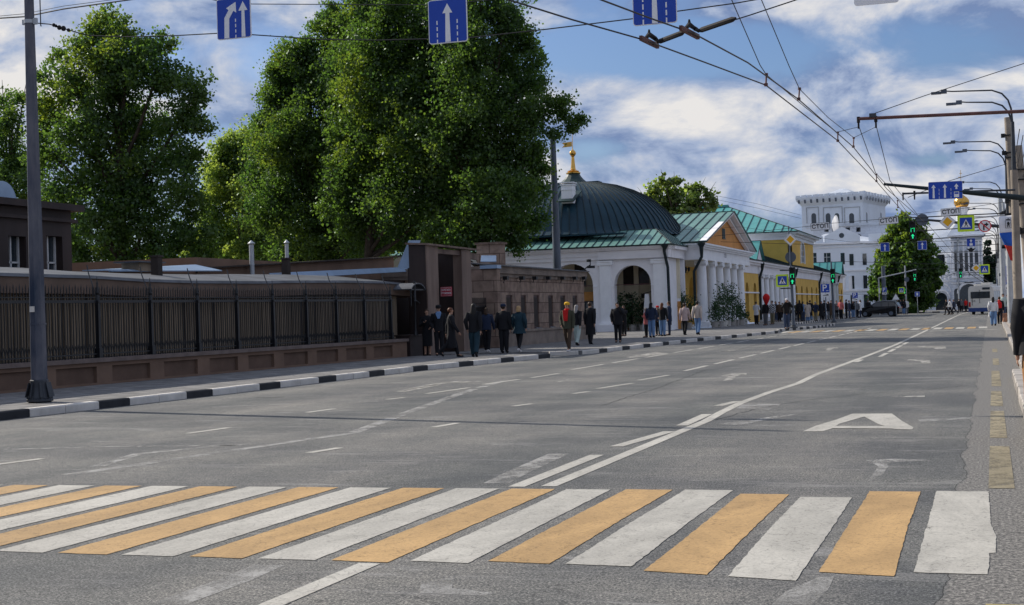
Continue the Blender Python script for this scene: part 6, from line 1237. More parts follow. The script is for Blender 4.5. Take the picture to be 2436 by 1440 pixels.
for i,(a,c,X) in enumerate((((1823,178),(1822,203),-4.1),((1902,212),(1900,237),-3.76),((1993,316),(1993,336),-3.77),((2031,329),(2030,350),-3.55),((2085,415),(2085,432),-3.79),((2135,478),(2136,494),-3.8))):
    A=AX(*a,X); B_=AX(*c,X); o=MB().cyl(A,B_,.018,.018,6).cyl(A+Vector((0,0,-.02)),A+Vector((0,0,.03)),.035,.035,6).cyl(B_+Vector((0,0,-.02)),B_+Vector((0,0,.04)),.04,.04,6).build('wire_hanger','rust_bar'); tag(o,['red hanger on the left trolley wire nearest the camera','red hanger on the right trolley wire nearest the camera','second hanger on the left trolley wire','second hanger on the right trolley wire, left of the red bracket','third hanger on the left trolley wire','farthest hanger just above the tree'][i],'wire hanger','hangers on the trolley wires')

def sect(w0,w1,t0,t1,lab):
    A,B_,Cc,D=G(*w0,6.),G(*w1,6.),G(*t0,6.),G(*t1,6.); e=empty('section_insulator',tuple(A),lab,'insulator')
    MB().bar((0,0,.01),tuple(B_-A+Vector((0,0,.01))),.05,.08).build('clamp','rust_bar',e); q=(Cc-A); r_=(D-A)
    MB().tube([tuple(q+(r_-q)*t+Vector((0,0,.02))) for t in (0,.1,.5,.9,1)],[.02,.045,.045,.045,.02],8).build('sleeve','insulator',e,True)
    MB().tube([tuple((B_-A)*.3+Vector((0,0,.05))),tuple((B_-A)*.5+Vector((0,0,.14))),tuple((B_-A)*.85+Vector((0,0,.12))),tuple(q+Vector((0,0,.02)))],[.03,.04,.04,.03],6).cyl(tuple((B_-A)*.5+Vector((0,0,.12))),tuple((B_-A)*.5+Vector((0,0,.22))),.035,.015,6).build('hook','insulator',e,True)
sect((1524,92),(1565,112),(1566,103),(1627,80),'left dark insulator clamped on the trolley wire below the cut-off sign'); sect((1619,68),(1661,90),(1662,77),(1750,47),'right dark insulator clamped on the trolley wire, with the longer sleeve')
wire([G(1750,47,6.),G(1785,36,6.1),G(1900,-2,6.3)],.01,'taut wire rising to the right from the longer insulator sleeve')
wire([AY(*p,24.04) for p in ((75,55),(95,56),(118,58),(128,61),(185,78),(215,85),(300,88),(420,85),(530,79),(600,83),(760,94),(900,96),(1020,93),(1110,91),(1300,70),(1530,42),(1605,28),(1750,8),(1830,-6))],.011,'long span wire from the near pole across the road carrying the lane signs')
wire([AY(*p,24.06) for p in ((490,-4),(520,3),(600,10),(1020,12),(1110,5),(1200,-3))],.008,'upper thin span wire behind the first two lane signs')
e=empty('strain_insulators',tuple(AY(128,61,24)),'string of dark porcelain insulators beside the near pole','insulator'); A=AY(125,59,24)
b=MB()
for k,(px,py,r) in enumerate(((128,60,.035),(133,62,.03),(141,66,.045),(151,68,.05),(163,72,.035))): p=AY(px,py,24)-AY(128,61,24); b.ell(tuple(p),(r,r,r*1.1),8,6)
b.build('beads','insulator',e,True)
for pts,r,lab in (([AY(*p,30) for p in ((-5,44),(60,40),(150,22),(250,8),(330,-3))],.018,'twisted thick cable crossing behind the near pole at the top left'),([AY(*p,30) for p in ((-5,39),(60,33),(150,15),(250,2),(300,-5))],.008,'thin carrier wire just above the twisted cable at the top left'),([AY(*p,24) for p in ((95,-5),(97,60),(98,63))],.012,'short vertical wire hanging beside the near pole'),
    ([AY(2078,271,45),AY(2200,228,45.),AY(2440,150,45)],.012,'guy wire rising to the right from the red bracket'),([AY(2160,470,60),AY(2260,430,62),AY(2395,390,70)],.014,'guy wire rising from the three-arrow sign to the concrete pole'),
    ([AY(*p,79) for p in ((1700,562),(1930,538),(1972,532),(2092,522),(2137,515),(2240,502),(2285,497),(2410,478))],.012,'cable across the road carrying the three СТОП plates'),
    ([AY(*p,112) for p in ((1700,575),(1960,583),(2095,579),(2190,577),(2310,570),(2400,566))],.016,'cable across the road carrying the small blue one-way signs'),
    ([AY(*p,150) for p in ((2000,622),(2200,628),(2322,627),(2400,622))],.02,'thin cable across the street carrying the small diamond sign'),([AY(*p,190) for p in ((2100,640),(2285,640),(2395,636))],.02,'farthest thin cable crossing in front of the church'),([AY(*p,130) for p in ((2000,700),(2150,702),(2390,600))],.012,'faint drooping cable in front of the tree at the bend'),
    ([AY(1690,463,120),AY(1800,485,122),AY(1905,512,125)],.012,'upper faint power line over the teal roof'),([AY(1690,472,120),AY(1800,495,122),AY(1905,520,125)],.012,'lower faint power line over the teal roof'),([AY(1600,548,92),AY(1760,540,92),AY(2090,585,92),AY(2290,560,92)],.008,'thin line drooping across the yellow upper storey')):
    wire(pts,r,lab)
for i in range(4):
    X=1.3+.12*i; wire([Vector((X,60,8.2-.25*i)),Vector((X-.02,80,7.9-.25*i)),Vector((X-.1,104,7.7-.25*i)),Vector((X-.15,145,7.5-.25*i)),Vector((X-.2,200,7.4-.25*i))],.018,('top','second','third','lowest')[i]+' of the four cables strung along the right-hand poles')
for i,(Y,za,zb) in enumerate(((95,6.9,6.9),(105,6.5,6.6),(122,6.6,6.7),(140,6.6,6.6),(158,6.6,6.6),(175,6.6,6.6))):
    wire([(-5.,Y,za),(1.2,Y,zb)],.035 if i<3 else .03,['first','second','third','fourth','fifth','sixth'][i]+' trolley cross bar of the row beyond the overhead signs',name='cross_bar',cat='bracket')
# ============================================================ VEHICLES
mat('car_black',(.004,.0045,.006),.25,.1,2,spec=.35); mat('tyre',(.012,.012,.012),.85,.2,6); mat('bus_white',(.62,.60,.56),.5,.1,.6); mat('bus_blue',(.03,.06,.20),.45,.1,2); mat('tail_red',(.35,.01,.01),.3,.1,2); mat('cement_red',(.40,.20,.12),.9,.15,3)
glassmat('car_glass',(.01,.012,.015),.05)
def wheel(parent,x,y,r,w,n=18):
    e=MB().cyl((x,y-w/2,r),(x,y+w/2,r),r,r,n).build('wheel','tyre',parent,True); MB().cyl((x,y-w/2-.01,r),(x,y+w/2+.01,r),r*.6,r*.6,n).build('rim','steel_grey',e,True)
cc=G(2094,754); cc=Vector((cc.x,cc.y,0)); car=empty('parked_suv',(cc.x,cc.y,0),'black SUV stopped at the kerb in the lay-by beside the crowd','car',rz=R(172))
prof=[(-2.25,.45),(-2.28,.95),(-2.15,1.12),(-1.95,1.55),(-1.70,1.70),(-.6,1.76),(.25,1.70),(1.0,1.18),(2.0,1.02),(2.28,.85),(2.3,.45),(1.9,.38),(-1.9,.38)]
def xs(p,k): return [(x,y) for x,y in p]
b=MB(); rings=[]
for y,s,dz in ((-.93,.97,.0),(-.80,1,0),(.80,1,0),(.93,.97,0)):
    rings.append([(x*s,y*(1-.14*max(0,(z-1.05))/ .7),z-(.04 if s<1 and z>1.6 else 0)) for x,z in prof])
b.loft(rings); b.build('body','car_black',car,False)
b=MB()
for sy in (-1,1):
    def q(p): b.slab([(x,sy*(.945*(1-.14*max(0,(z-1.05))/.7)),z) for x,z in (p if sy<0 else p[::-1])],.012)
    q([(.85,1.16),(.22,1.60),(-.30,1.63),(-.30,1.14)]); q([(-.36,1.14),(-.36,1.63),(-1.1,1.63),(-1.1,1.14)]); q([(-1.16,1.14),(-1.16,1.62),(-1.75,1.55),(-1.95,1.2)])
b.build('side_windows','car_glass',car)
b=MB(); b.slab([(1.02,-.72,1.20),(1.02,.72,1.20),(.30,.64,1.69),(.30,-.64,1.69)],.02); b.slab([(-2.13,.7,1.16),(-2.13,-.7,1.16),(-1.95,-.62,1.56),(-1.95,.62,1.56)],.02); b.build('windscreens','car_glass',car)
b=MB(); b.box(-1.6,.1,-.72,-.68,1.72,1.79); b.box(-1.6,.1,.68,.72,1.70,1.79); b.build('roof_rails','galv',car); 
for sy in (-1,1): MB().obox((2.2,sy*.68,.82),(.16,.34,.14)).build('headlight','glass_dark' if False else 'galv',car); MB().obox((-2.2,sy*.72,.98),(.14,.28,.2)).build('tail_light','tail_red',car); MB().obox((.7,sy*1.02,1.18),(.14,.2,.14)).build('mirror','car_black',car)
for x in (-1.4,1.45):
    for y in (-.85,.85): wheel(car,x,y,.37,.24)
# trolleybus
bp=G(2334,748); Yb=160.; c0=AY(2334,745,Yb); bus=empty('trolleybus',(c0.x,Yb,0),'white trolleybus with a dark blue bottom band, seen from behind, trolley poles raised','trolleybus',rz=R(-7.5))
b=MB(); pr=[(-1.25,.35),(-1.25,2.6),(-1.18,2.9),(-1.0,3.02),(1.0,3.02),(1.18,2.9),(1.25,2.6),(1.25,.35)]
b.loft([[(x,0,z) for x,z in pr],[(x,11.5,z) for x,z in pr]]); b.build('body','bus_white',bus)
MB().box(-1.27,1.27,-.03,11.5,.32,.72).build('blue_band','bus_blue',bus); w=MB().box(-1.0,.95,-.03,.0-.001,1.72,2.42).build('rear_window','glass_dark',bus)
MB().box(.2,.95,-.03,-.001,2.62,2.85).build('destination_board','glass_dark',bus)
for k in range(7):
    for sx in (1.251,-1.27): MB().box(sx,sx+.019,.7+k*1.5,2.0+k*1.5,1.45,2.45).build('side_window','glass_dark',bus)
0; textmesh('113',.28,'sign_black',bus,(-.75,-.02,1.45),name='fleet_number')
for sx in (-1,1): MB().box(sx*1.12-.08,sx*1.12+.08,-.05,-.001,.85,1.35).build('tail_light','tail_red',bus)
b=MB(); b.box(-.8,.8,1,7,3.03,3.22); b.box(-.5,.5,4,6,3.22,3.4); b.build('roof_equipment','bus_white',bus)
for sx in (-1,1): MB().tube([(sx*.3,5,3.4),(sx*.3-.8,1.,4.3),(sx*.3-1.6,-3.2,5.9)],.035,6).build('trolley_pole','wire',bus)
b=MB(); b.cyl((-.85,-.04,2.3),(-.85,-.04,1.0),.02,.02,6); b.cyl((-.1,-.05,2.6),(-.1,-.05,1.2),.02,.02,6); b.build('pole_ropes','wire',bus)
for y in (2.6,9): 
    for x in (-1.12,1.12): o=MB().cyl((x-.13,y,.48),(x+.13,y,.48),.48,.48,16).build('wheel','tyre',bus,True)
# brick stack
for i,(px,py,dx) in enumerate(((2394,764,0),(2402,766,.1))):
    p=G(px,py,.15); o=empty('brick_stack',(p.x,p.y,.15),('taller stack of red-brown paving bricks on the right pavement','smaller loose pile of red-brown paving bricks beside the taller stack')[i],'bricks'); b=MB(); rnd=random.Random(i)
    for k in range(4-i*2):
        for j in range(3): b.obox((j*.26-.26+rnd.uniform(-.02,.02),0,.06+.13*k),(.24,.5,.12),rnd.uniform(-.08,.08))
    b.build('bricks','cement_red',o)
# ============================================================ PEOPLE
def smat(n,c,r=.85,v=.12,**k): mat(n,c,r,v,8,**k)
smat('skin',(.45,.26,.18)); smat('c_black',(.010,.010,.013)); smat('c_navy',(.018,.028,.06)); smat('c_teal',(.012,.035,.05)); smat('c_jeans',(.14,.24,.42)); smat('c_dkjeans',(.04,.06,.11)); smat('c_pale',(.42,.50,.46)); smat('c_white',(.62,.62,.64)); smat('c_blush',(.50,.38,.36)); smat('c_beige',(.50,.43,.38)); smat('c_grey',(.12,.125,.135)); smat('c_olive',(.055,.055,.035)); smat('c_brown',(.07,.045,.03)); smat('c_red',(.55,.015,.015)); smat('c_pink',(.60,.16,.15)); smat('c_yellow',(.75,.42,.03)); smat('c_khaki',(.20,.17,.11)); smat('c_tan',(.36,.17,.06)); smat('shoe_white',(.65,.62,.60)); smat('shoe_dark',(.012,.012,.014))
smat('h_black',(.012,.010,.009),.6); smat('h_brown',(.05,.028,.016),.6); smat('h_red',(.13,.045,.02),.6); smat('h_blond',(.42,.27,.13),.6); smat('h_grey',(.30,.28,.27),.6); mat('strap_white',(.5,.5,.5),.4,.05,4)
def chk():
    m=bpy.data.materials.new('c_checked'); m.use_nodes=True; N=m.node_tree.nodes; L=m.node_tree.links; tc=N.new('ShaderNodeTexCoord'); ck=N.new('ShaderNodeTexChecker'); ck.inputs['Scale'].default_value=22; ck.inputs[1].default_value=(.6,.6,.62,1); ck.inputs[2].default_value=(.015,.015,.02,1); L.new(tc.outputs['Object'],ck.inputs[0]); L.new(ck.outputs[0],N['Principled BSDF'].inputs['Base Color']); N['Principled BSDF'].inputs['Roughness'].default_value=.9; MT['c_checked']=m
chk()
ARM={'down':((.03,-.01,-.175),(.035,.03,-.335)),'fwd':((.03,.06,-.165),(.02,.15,-.30)),'back':((.03,-.07,-.165),(.035,-.09,-.325)),'phone':((.045,.03,-.165),(-.045,.13,-.10)),'pocket':((.06,-.035,-.165),(.015,.055,-.275)),'face':((.06,.09,-.09),(-.045,.10,.07)),'hip':((.055,-.02,-.155),(.04,.04,-.29)),'hold':((.035,.02,-.175),(-.01,.12,-.22)),'up':((.08,.05,.08),(.06,.07,.24))}
def skel(st,aL,aR,bend=0.):
    P={};hx=.05
    for s,sg,sw in (('L',-1,st),('R',1,-st)):
        a=R(24)*sw; kb=a-abs(st)*R(10)-(R(26)*max(0,-sw)); h=Vector((hx*sg,0,.50)); k=h+.235*Vector((0,math.sin(a),-math.cos(a))); an=k+.225*Vector((.0,math.sin(kb),-math.cos(kb))); P['hip'+s],P['knee'+s],P['ank'+s]=h,k,an
        fa=R(-8) if sw>=0 else kb; P['toe'+s]=an+Vector((0,.085*math.cos(fa)*1.0,-.02+.085*math.sin(fa)*(1 if sw<0 else 0)))
    mz=min(P['ankL'].z,P['ankR'].z)-.045
    for k in P: P[k]=P[k]-Vector((0,0,mz))
    dz=-mz
    def tz(x,y,z): return Vector((x,y+math.sin(bend)*(z-.52),.52+(z-.52)*math.cos(bend)+dz))
    P.update(pelvis=tz(0,0,.53),waist=tz(0,-.005,.615),chest=tz(0,0,.735),nb=tz(0,-.006,.82),neck=tz(0,.0,.862),jaw=tz(0,.012,.893),head=tz(0,.004,.935),crown=tz(0,-.002,.972))
    for s,sg,ap in (('L',-1,aL),('R',1,aR)):
        sh=tz(.10*sg,-.004,.812); e_,w_=ARM[ap]; P['sh'+s]=sh; P['el'+s]=sh+Vector((e_[0]*sg,e_[1],e_[2])); P['wr'+s]=sh+Vector((w_[0]*sg,w_[1],w_[2])); P['pa'+s]=P['wr'+s]+(P['wr'+s]-P['el'+s]).normalized()*.05
    return P
BODY={}
def body(st,aL,aR,bend,det):
    key=(st,aL,aR,bend,det)
    if key in BODY: return BODY[key]
    P=skel(st,aL,aR,bend); rad=dict(pelvis=(.075,.06),waist=(.062,.052),chest=(.07,.05),nb=(.042,.036),neck=(.026,.028),jaw=(.032,.038),head=(.043,.05),crown=(.030,.036))
    for s in 'LR': rad.update({'hip'+s:(.05,.05),'knee'+s:(.033,.033),'ank'+s:(.021,.021),'toe'+s:(.018,.016),'sh'+s:(.022,.022),'el'+s:(.023,.023),'wr'+s:(.015,.015),'pa'+s:(.018,.012)})
    names=list(P); idx={n:i for i,n in enumerate(names)}
    E=[('pelvis','waist'),('waist','chest'),('chest','nb'),('nb','neck'),('neck','jaw'),('jaw','head'),('head','crown')]
    for s in 'LR': E+=[('pelvis','hip'+s),('hip'+s,'knee'+s),('knee'+s,'ank'+s),('ank'+s,'toe'+s),('nb','sh'+s),('sh'+s,'el'+s),('el'+s,'wr'+s),('wr'+s,'pa'+s)]
    me=bpy.data.meshes.new('b'); me.from_pydata([tuple(P[n]) for n in names],[(idx[a],idx[b]) for a,b in E],[]); o=bpy.data.objects.new('b',me); C.objects.link(o)
    o.modifiers.new('s','SKIN'); sv=me.skin_vertices[0].data
    for n in names: sv[idx[n]].radius=rad[n]; sv[idx[n]].use_root=(n=='pelvis')
    su=o.modifiers.new('u','SUBSURF'); su.levels=su.render_levels=2 if det else 1
    bpy.context.view_layer.update(); nm=bpy.data.meshes.new_from_object(o.evaluated_get(bpy.context.evaluated_depsgraph_get())); bpy.data.objects.remove(o)
    vs=[tuple(v.co) for v in nm.vertices]; fs=[tuple(p.vertices) for p in nm.polygons]; b=MB(); b.add(vs,fs)
    for s,sg in (('L',-1),('R',1)):
        d=(P['pa'+s]-P['wr'+s]).normalized(); sd=d.cross(Vector((sg,0,.001))).normalized(); pa=P['pa'+s]
        if det:
            for k,ln in enumerate((.040,.046,.043,.034)):
                o_=pa+sd*(.011*(1.5-k))*.75-d*.006; q=o_+d*ln*.55; r_=q+(d+Vector((-sg*.5,0,0))).normalized()*ln*.5; b.tube([o_,q,r_],[.0046,.0042,.003],6)
            o_=P['wr'+s]+d*.018+sd*.010; b.tube([o_,o_+(d+sd*1.1).normalized()*.02,o_+(d+sd*.5).normalized()*.042],[.0056,.005,.0036],6)
    hc=P['head']; b.add([tuple(hc+Vector(v)) for v in ((-.006,.047,-.012),(.006,.047,-.012),(0,.047,.008),(0,.062,-.012))],[(0,1,3),(1,2,3),(2,0,3)]); 
    for sg in (-1,1): b.ell(tuple(hc+Vector((.044*sg,-.004,-.004))),(.005,.010,.014),6,5)
    m2=bpy.data.meshes.new('body'); m2.from_pydata(b.v,[],b.f); m2.materials.append(MT['skin']); m2.polygons.foreach_set('use_smooth',[True]*len(m2.polygons)); m2.update(); bpy.data.meshes.remove(nm)
    BODY[key]=(m2,P); return BODY[key]
def eloft(b,P,rings,n=14):
    b.loft([[(c[0]+rx*math.cos(2*math.pi*i/n),c[1]+ry*math.sin(2*math.pi*i/n),c[2]) for i in range(n)] for c,rx,ry in rings])
def person(loc,rz,h,label,top='c_black',bot='c_black',hair='h_brown',hl=0,st=0.,arms=('down','down'),coat=.50,flare=1.,skirt=None,shoe='shoe_dark',hat=None,bag=None,bagc='c_black',scarf=None,bend=0.,wide=1.,group=None,det=False,pw=1.,glasses=False):
    e=empty('person',tuple(loc),label,'person',group,rz); me,P=body(st,arms[0],arms[1],bend,det); o=bpy.data.objects.new('body',me); C.objects.link(o); o.parent=e; o.scale=(h,h,h)
    def fin(b,name,m,sm=True,par=e):
        q=b.build(name,m,par,sm); q.scale=(h,h,h) if par is e else (1,1,1); return q
    dz=P['pelvis'].z-.53; hm=coat+dz
    b=MB(); X=lambda z:(P['pelvis'].x, P['pelvis'].y+math.sin(bend)*max(0,z-.52),z+dz) 
    wide*=1.1; R_=[(X(coat),.098*wide*flare,.078*wide*flare)]
    if coat<.5: R_+=[(X(.52),.098*wide,.076*wide)]
    R_+=[(X(.62),.088*wide,.068*wide),(X(.70),.100*wide,.074*wide),(X(.77),.112*wide,.074*wide),(X(.815),.116*wide,.064),(X(.840),.082,.052),(X(.862),.038,.040)]
    eloft(b,P,R_)
    for s in 'LR':
        d=(P['wr'+s]-P['el'+s]).normalized(); b.tube([P['sh'+s]+Vector((0,0,.012)),P['sh'+s].lerp(P['el'+s],.5),P['el'+s],P['el'+s].lerp(P['wr'+s],.5),P['wr'+s]+d*.008],[.041*wide,.041*wide,.037*wide,.033,.027],10)
    jk=fin(b,'jacket',top)
    if skirt:
        b=MB(); eloft(b,P,[((0,0,skirt+dz),.105,.10),((0,0,.52+dz),.095,.075),((0,0,.62+dz),.08,.062)]); fin(b,'skirt',bot)
    else:
        b=MB()
        for s in 'LR': b.tube([P['hip'+s]+Vector((0,0,.05)),P['hip'+s],P['hip'+s].lerp(P['knee'+s],.5),P['knee'+s],P['knee'+s].lerp(P['ank'+s],.5),P['ank'+s]+Vector((0,0,.005))],[.050,.058,.052*pw,.043*pw,.040*pw,.034*pw],10)
        eloft(b,P,[((0,0,.49+dz),.075,.06),((0,0,.56+dz),.088,.068)]); fin(b,'trousers',bot)
    for s in 'LR':
        a,t=P['ank'+s],P['toe'+s]; b=MB(); d=(t-a); hd=Vector((0,d.y,0)); b.tube([a-Vector((0,.028,.012)),a+Vector((0,.01,-.018)),a+Vector((0,.05,-.024))+Vector((0,0,d.z*.4)),t+Vector((0,.028,-.008))],[.026,.027,.024,.014],8); fin(b,'shoe',shoe)
    hc=P['head']; b=MB()
    b.ell((hc.x,hc.y-.010,hc.z+.010),(.049,.056,.054),12,8)
    if hl: 
        z0=hc.z-hl; b.loft([[(hc.x+rx*math.cos(2*math.pi*i/12),hc.y-.024+oy+ry*math.sin(2*math.pi*i/12),z) for i in range(12)] for z,rx,ry,oy in ((z0,.030,.014,-.040),(z0+hl*.35,.048,.022,-.036),(hc.z-.06,.052,.030,-.018),(hc.z,.050,.038,-.004),(hc.z+.04,.036,.030,0))])
    # open the face: push hair front back
    hb=b
    for i,v in enumerate(hb.v):
        if v[1]>hc.y+.018 and v[2]<hc.z+.022: hb.v[i]=(v[0],hc.y+.012,v[2])
    fin(hb,'hair',hair)
    if hat:
        b=MB(); b.loft([[(hc.x+r*math.cos(a),hc.y-.006+r*1.12*math.sin(a),z) for a in [2*math.pi*k/14 for k in range(14)]] for r,z in ((.052,hc.z+.012),(.056,hc.z+.026),(.055,hc.z+.052),(.036,hc.z+.070),(.008,hc.z+.074))])
        if hat[1]=='brim': b.loft([[(hc.x+r*math.cos(a),hc.y-.006+r*1.1*math.sin(a),z) for a in [2*math.pi*k/14 for k in range(14)]] for r,z in ((.088,hc.z+.016),(.05,hc.z+.022))])
        if hat[1]=='peak': b.box(hc.x-.035,hc.x+.035,hc.y+.04,hc.y+.10,hc.z+.012,hc.z+.020)
        fin(b,'hat',hat[0])
    if glasses: b=MB().box(hc.x-.036,hc.x+.036,hc.y+.043,hc.y+.052,hc.z-.004,hc.z+.010); fin(b,'sunglasses','sign_black',False)
    elif det:
        b=MB(); 
        for sg in (-1,1): b.ell((hc.x+.017*sg,hc.y+.046,hc.z+.002),(.005,.003,.003),6,4)
        b.box(hc.x-.012,hc.x+.012,hc.y+.044,hc.y+.048,hc.z-.026,hc.z-.023); fin(b,'eyes_and_mouth','h_brown',False)
    if scarf:
        scarf,zs_=scarf if isinstance(scarf,tuple) else (scarf,.62)
        b=MB(); b.loft([[(rx*math.cos(a),hc.y*.5+ry*math.sin(a),z+dz) for a in [2*math.pi*k/14 for k in range(14)]] for z,rx,ry in ((.815,.062,.066),(.845,.058,.062),(.872,.046,.05))]); b.slab([(-.022 if zs_>.7 else -.04,.088,zs_+dz),(.022 if zs_>.7 else .04,.088,zs_+dz),(.06,.080,.84+dz),(-.06,.080,.84+dz)],.014); fin(b,'scarf',scarf)
    if bag=='pack': 
        b=MB(); b.loft([[(.085*math.cos(a)*s,-.10+.05*math.sin(a)*s,z+dz) for a in [2*math.pi*k/12 for k in range(12)]] for z,s in ((.575,.8),(.60,1),(.72,1.05),(.79,.9),(.81,.5))]); 
        e2=fin(b,'backpack',bagc)
    if bag=='side': b=MB(); b.loft([[(.15*(-1)+.03*math.cos(a)*s,-.01+.075*math.sin(a)*s,z+dz) for a in [2*math.pi*k/10 for k in range(10)]] for z,s in ((.50,.8),(.51,1),(.60,1),(.615,.7))]); b.tube([(-.135,-.01,.61+dz),(-.115,-.01,.74+dz),(-.06,-.02,.835+dz)],.006,5); fin(b,'shoulder_bag',bagc)
    if bag=='hand': p=P['paL']; b=MB(); b.loft([[(p.x+.02*math.cos(a)*s,p.y+.06*math.sin(a)*s,z) for a in [2*math.pi*k/10 for k in range(10)]] for z,s in ((p.z-.17,1.1),(p.z-.12,1.2),(p.z-.05,.8),(p.z-.01,.25))]); fin(b,'carrier_bag',bagc)
    if bag=='cross': p=P['paR']; fin(MB().box(p.x-.018,p.x+.018,p.y-.005,p.y+.012,p.z-.01,p.z+.05),'phone','sign_black',False)
    return e
def at(px,py,z=.15): p=G(px,py,z); return Vector((p.x,p.y,z))
D=R
# the passers-by before the gate and guardhouse (feet pixel, heading: 0 = away up the street)
person(at(1018,846),D(196),1.70,'woman in a long black coat bent over her phone in front of the portal pylon',hair='h_brown',coat=.20,arms=('hold','phone'),skirt=.2,shoe='c_brown',bag='cross',det=True,bot='c_black')
person(at(1046,846),D(200),1.82,'man in black with a pale blue shirt collar and sunglasses standing at the gate',hair='h_black',arms=('down','pocket'),coat=.48,scarf=('c_jeans',.73),det=True,glasses=True,hat=('c_black','peak'))
person(at(1075,850),D(-70),1.74,'short-haired person in long black coat stepping past the gate with a shiny bag',hair='h_red',st=.8,arms=('back','fwd'),coat=.20,bag='side',bagc='galv',det=True,flare=1.25,bot='c_black')
person(at(1130,849),D(10),1.84,'long dark-haired woman in black jacket and wide dark trousers walking away past the gate',hair='h_black',hl=.17,st=.5,arms=('hip','back'),coat=.46,bot='c_teal',pw=1.25,det=True)
person(at(1160,838),D(0),1.70,'small dark-clothed person with white shoes just right of the gate',hair='h_brown',hl=.10,st=.25,top='c_navy',shoe='shoe_white',arms=('down','fwd'),det=True)
person(at(1200,839),D(0),1.80,'broad man in dark cap and leather jacket with a bag on his left side',hat=('c_navy','brim'),arms=('hip','down'),wide=1.15,coat=.47,bag='side',pw=1.25,det=True)
person(at(1237,838),D(-5),1.74,'blond woman in dark teal coat, black leggings and white shoes walking away',hair='h_blond',hl=.07,st=.55,top='c_teal',coat=.40,flare=1.25,wide=1.1,arms=('hip','hip'),shoe='shoe_white',pw=.85,det=True)
person(at(1352,836),D(172),1.80,'person in yellow hat and red scarf walking towards the camera by the kerb dip',hair='h_brown',hat=('c_yellow','round'),scarf='c_red',top='c_olive',bot='c_brown',st=.5,arms=('down','pocket'),shoe='shoe_white',det=True,coat=.46)
person(at(1374,822),D(-12),1.74,'woman with long fair-grey hair, black jacket and pale patterned trousers beside the guardhouse corner',hair='h_grey',hl=.15,top='c_black',bot='c_pale',st=.4,arms=('fwd','back'),pw=1.2,det=True,coat=.50)
person(at(1406,819),D(-4),1.86,'tall person in a long black coat walking away in front of the dark shop doors',coat=.22,st=.45,arms=('down','back'),hair='h_brown',bot='c_black',skirt=None,det=True,flare=1.15)
person(at(1471,815),D(185),1.80,'person in bulky black jacket standing before the big arch, holding a phone up',top='c_black',arms=('face','hip'),wide=1.2,coat=.44,hair='h_black',det=True)
person(at(1485,800),D(160),1.70,'half-hidden person in black just behind the one before the big arch',hair='h_brown',arms=('face','down'),hl=.1)
person(at(1538,803),D(120),1.52,'child in coral pink jacket and pale cap in the small group by the arch',top='c_pink',hair='h_blond',arms=('phone','down'),shoe='shoe_dark',hat=('c_beige','peak'),coat=.44)
person(at(1551,803),D(-10),1.80,'black-haired woman in black jacket and light blue jeans by the arch',bot='c_jeans',hair='h_black',hl=.14,top='c_navy',arms=('hip','phone'),pw=1.15,det=True,wide=1.1)
person(at(1566,799),D(170),1.62,'person in blue jacket and dark red beret facing the camera behind the group',top='c_navy',hat=('c_red','round'),hair='h_brown',arms=('hold','hold'))
person(at(1577,800),D(-15),1.78,'woman with long reddish hair, black jacket and grey-blue jeans in the group by the pilaster',bot='c_jeans',hair='h_red',hl=.16,arms=('phone','hip'),pw=1.1,coat=.48,det=True,flare=1.1)
person(at(1593,798),D(100),1.86,'tall man in a dark navy coat at the right of the small group',top='c_navy',coat=.40,hair='h_brown',arms=('down','phone'),bot='c_navy')
person(at(1630,797),D(-8),1.74,'woman in pale pink jacket and black trousers walking away near the drainpipes',top='c_blush',hair='h_brown',coat=.44,st=.4,arms=('back','fwd'),det=True,flare=1.1)
person(at(1661,796),D(-6),1.84,'man in pale beige jacket and light jeans walking away beside the first portico column',top='c_beige',bot='c_jeans',hair='h_black',st=.35,arms=('back','back'),det=True,coat=.49)
person(at(1872,783),D(200),1.86,'man in black with pale cap leaning forward by the left signal pole',arms=('face','face'),bend=R(14),hair='h_brown',bot='c_dkjeans',bag='side',hat=('c_white','peak'),pw=1.2,det=True)
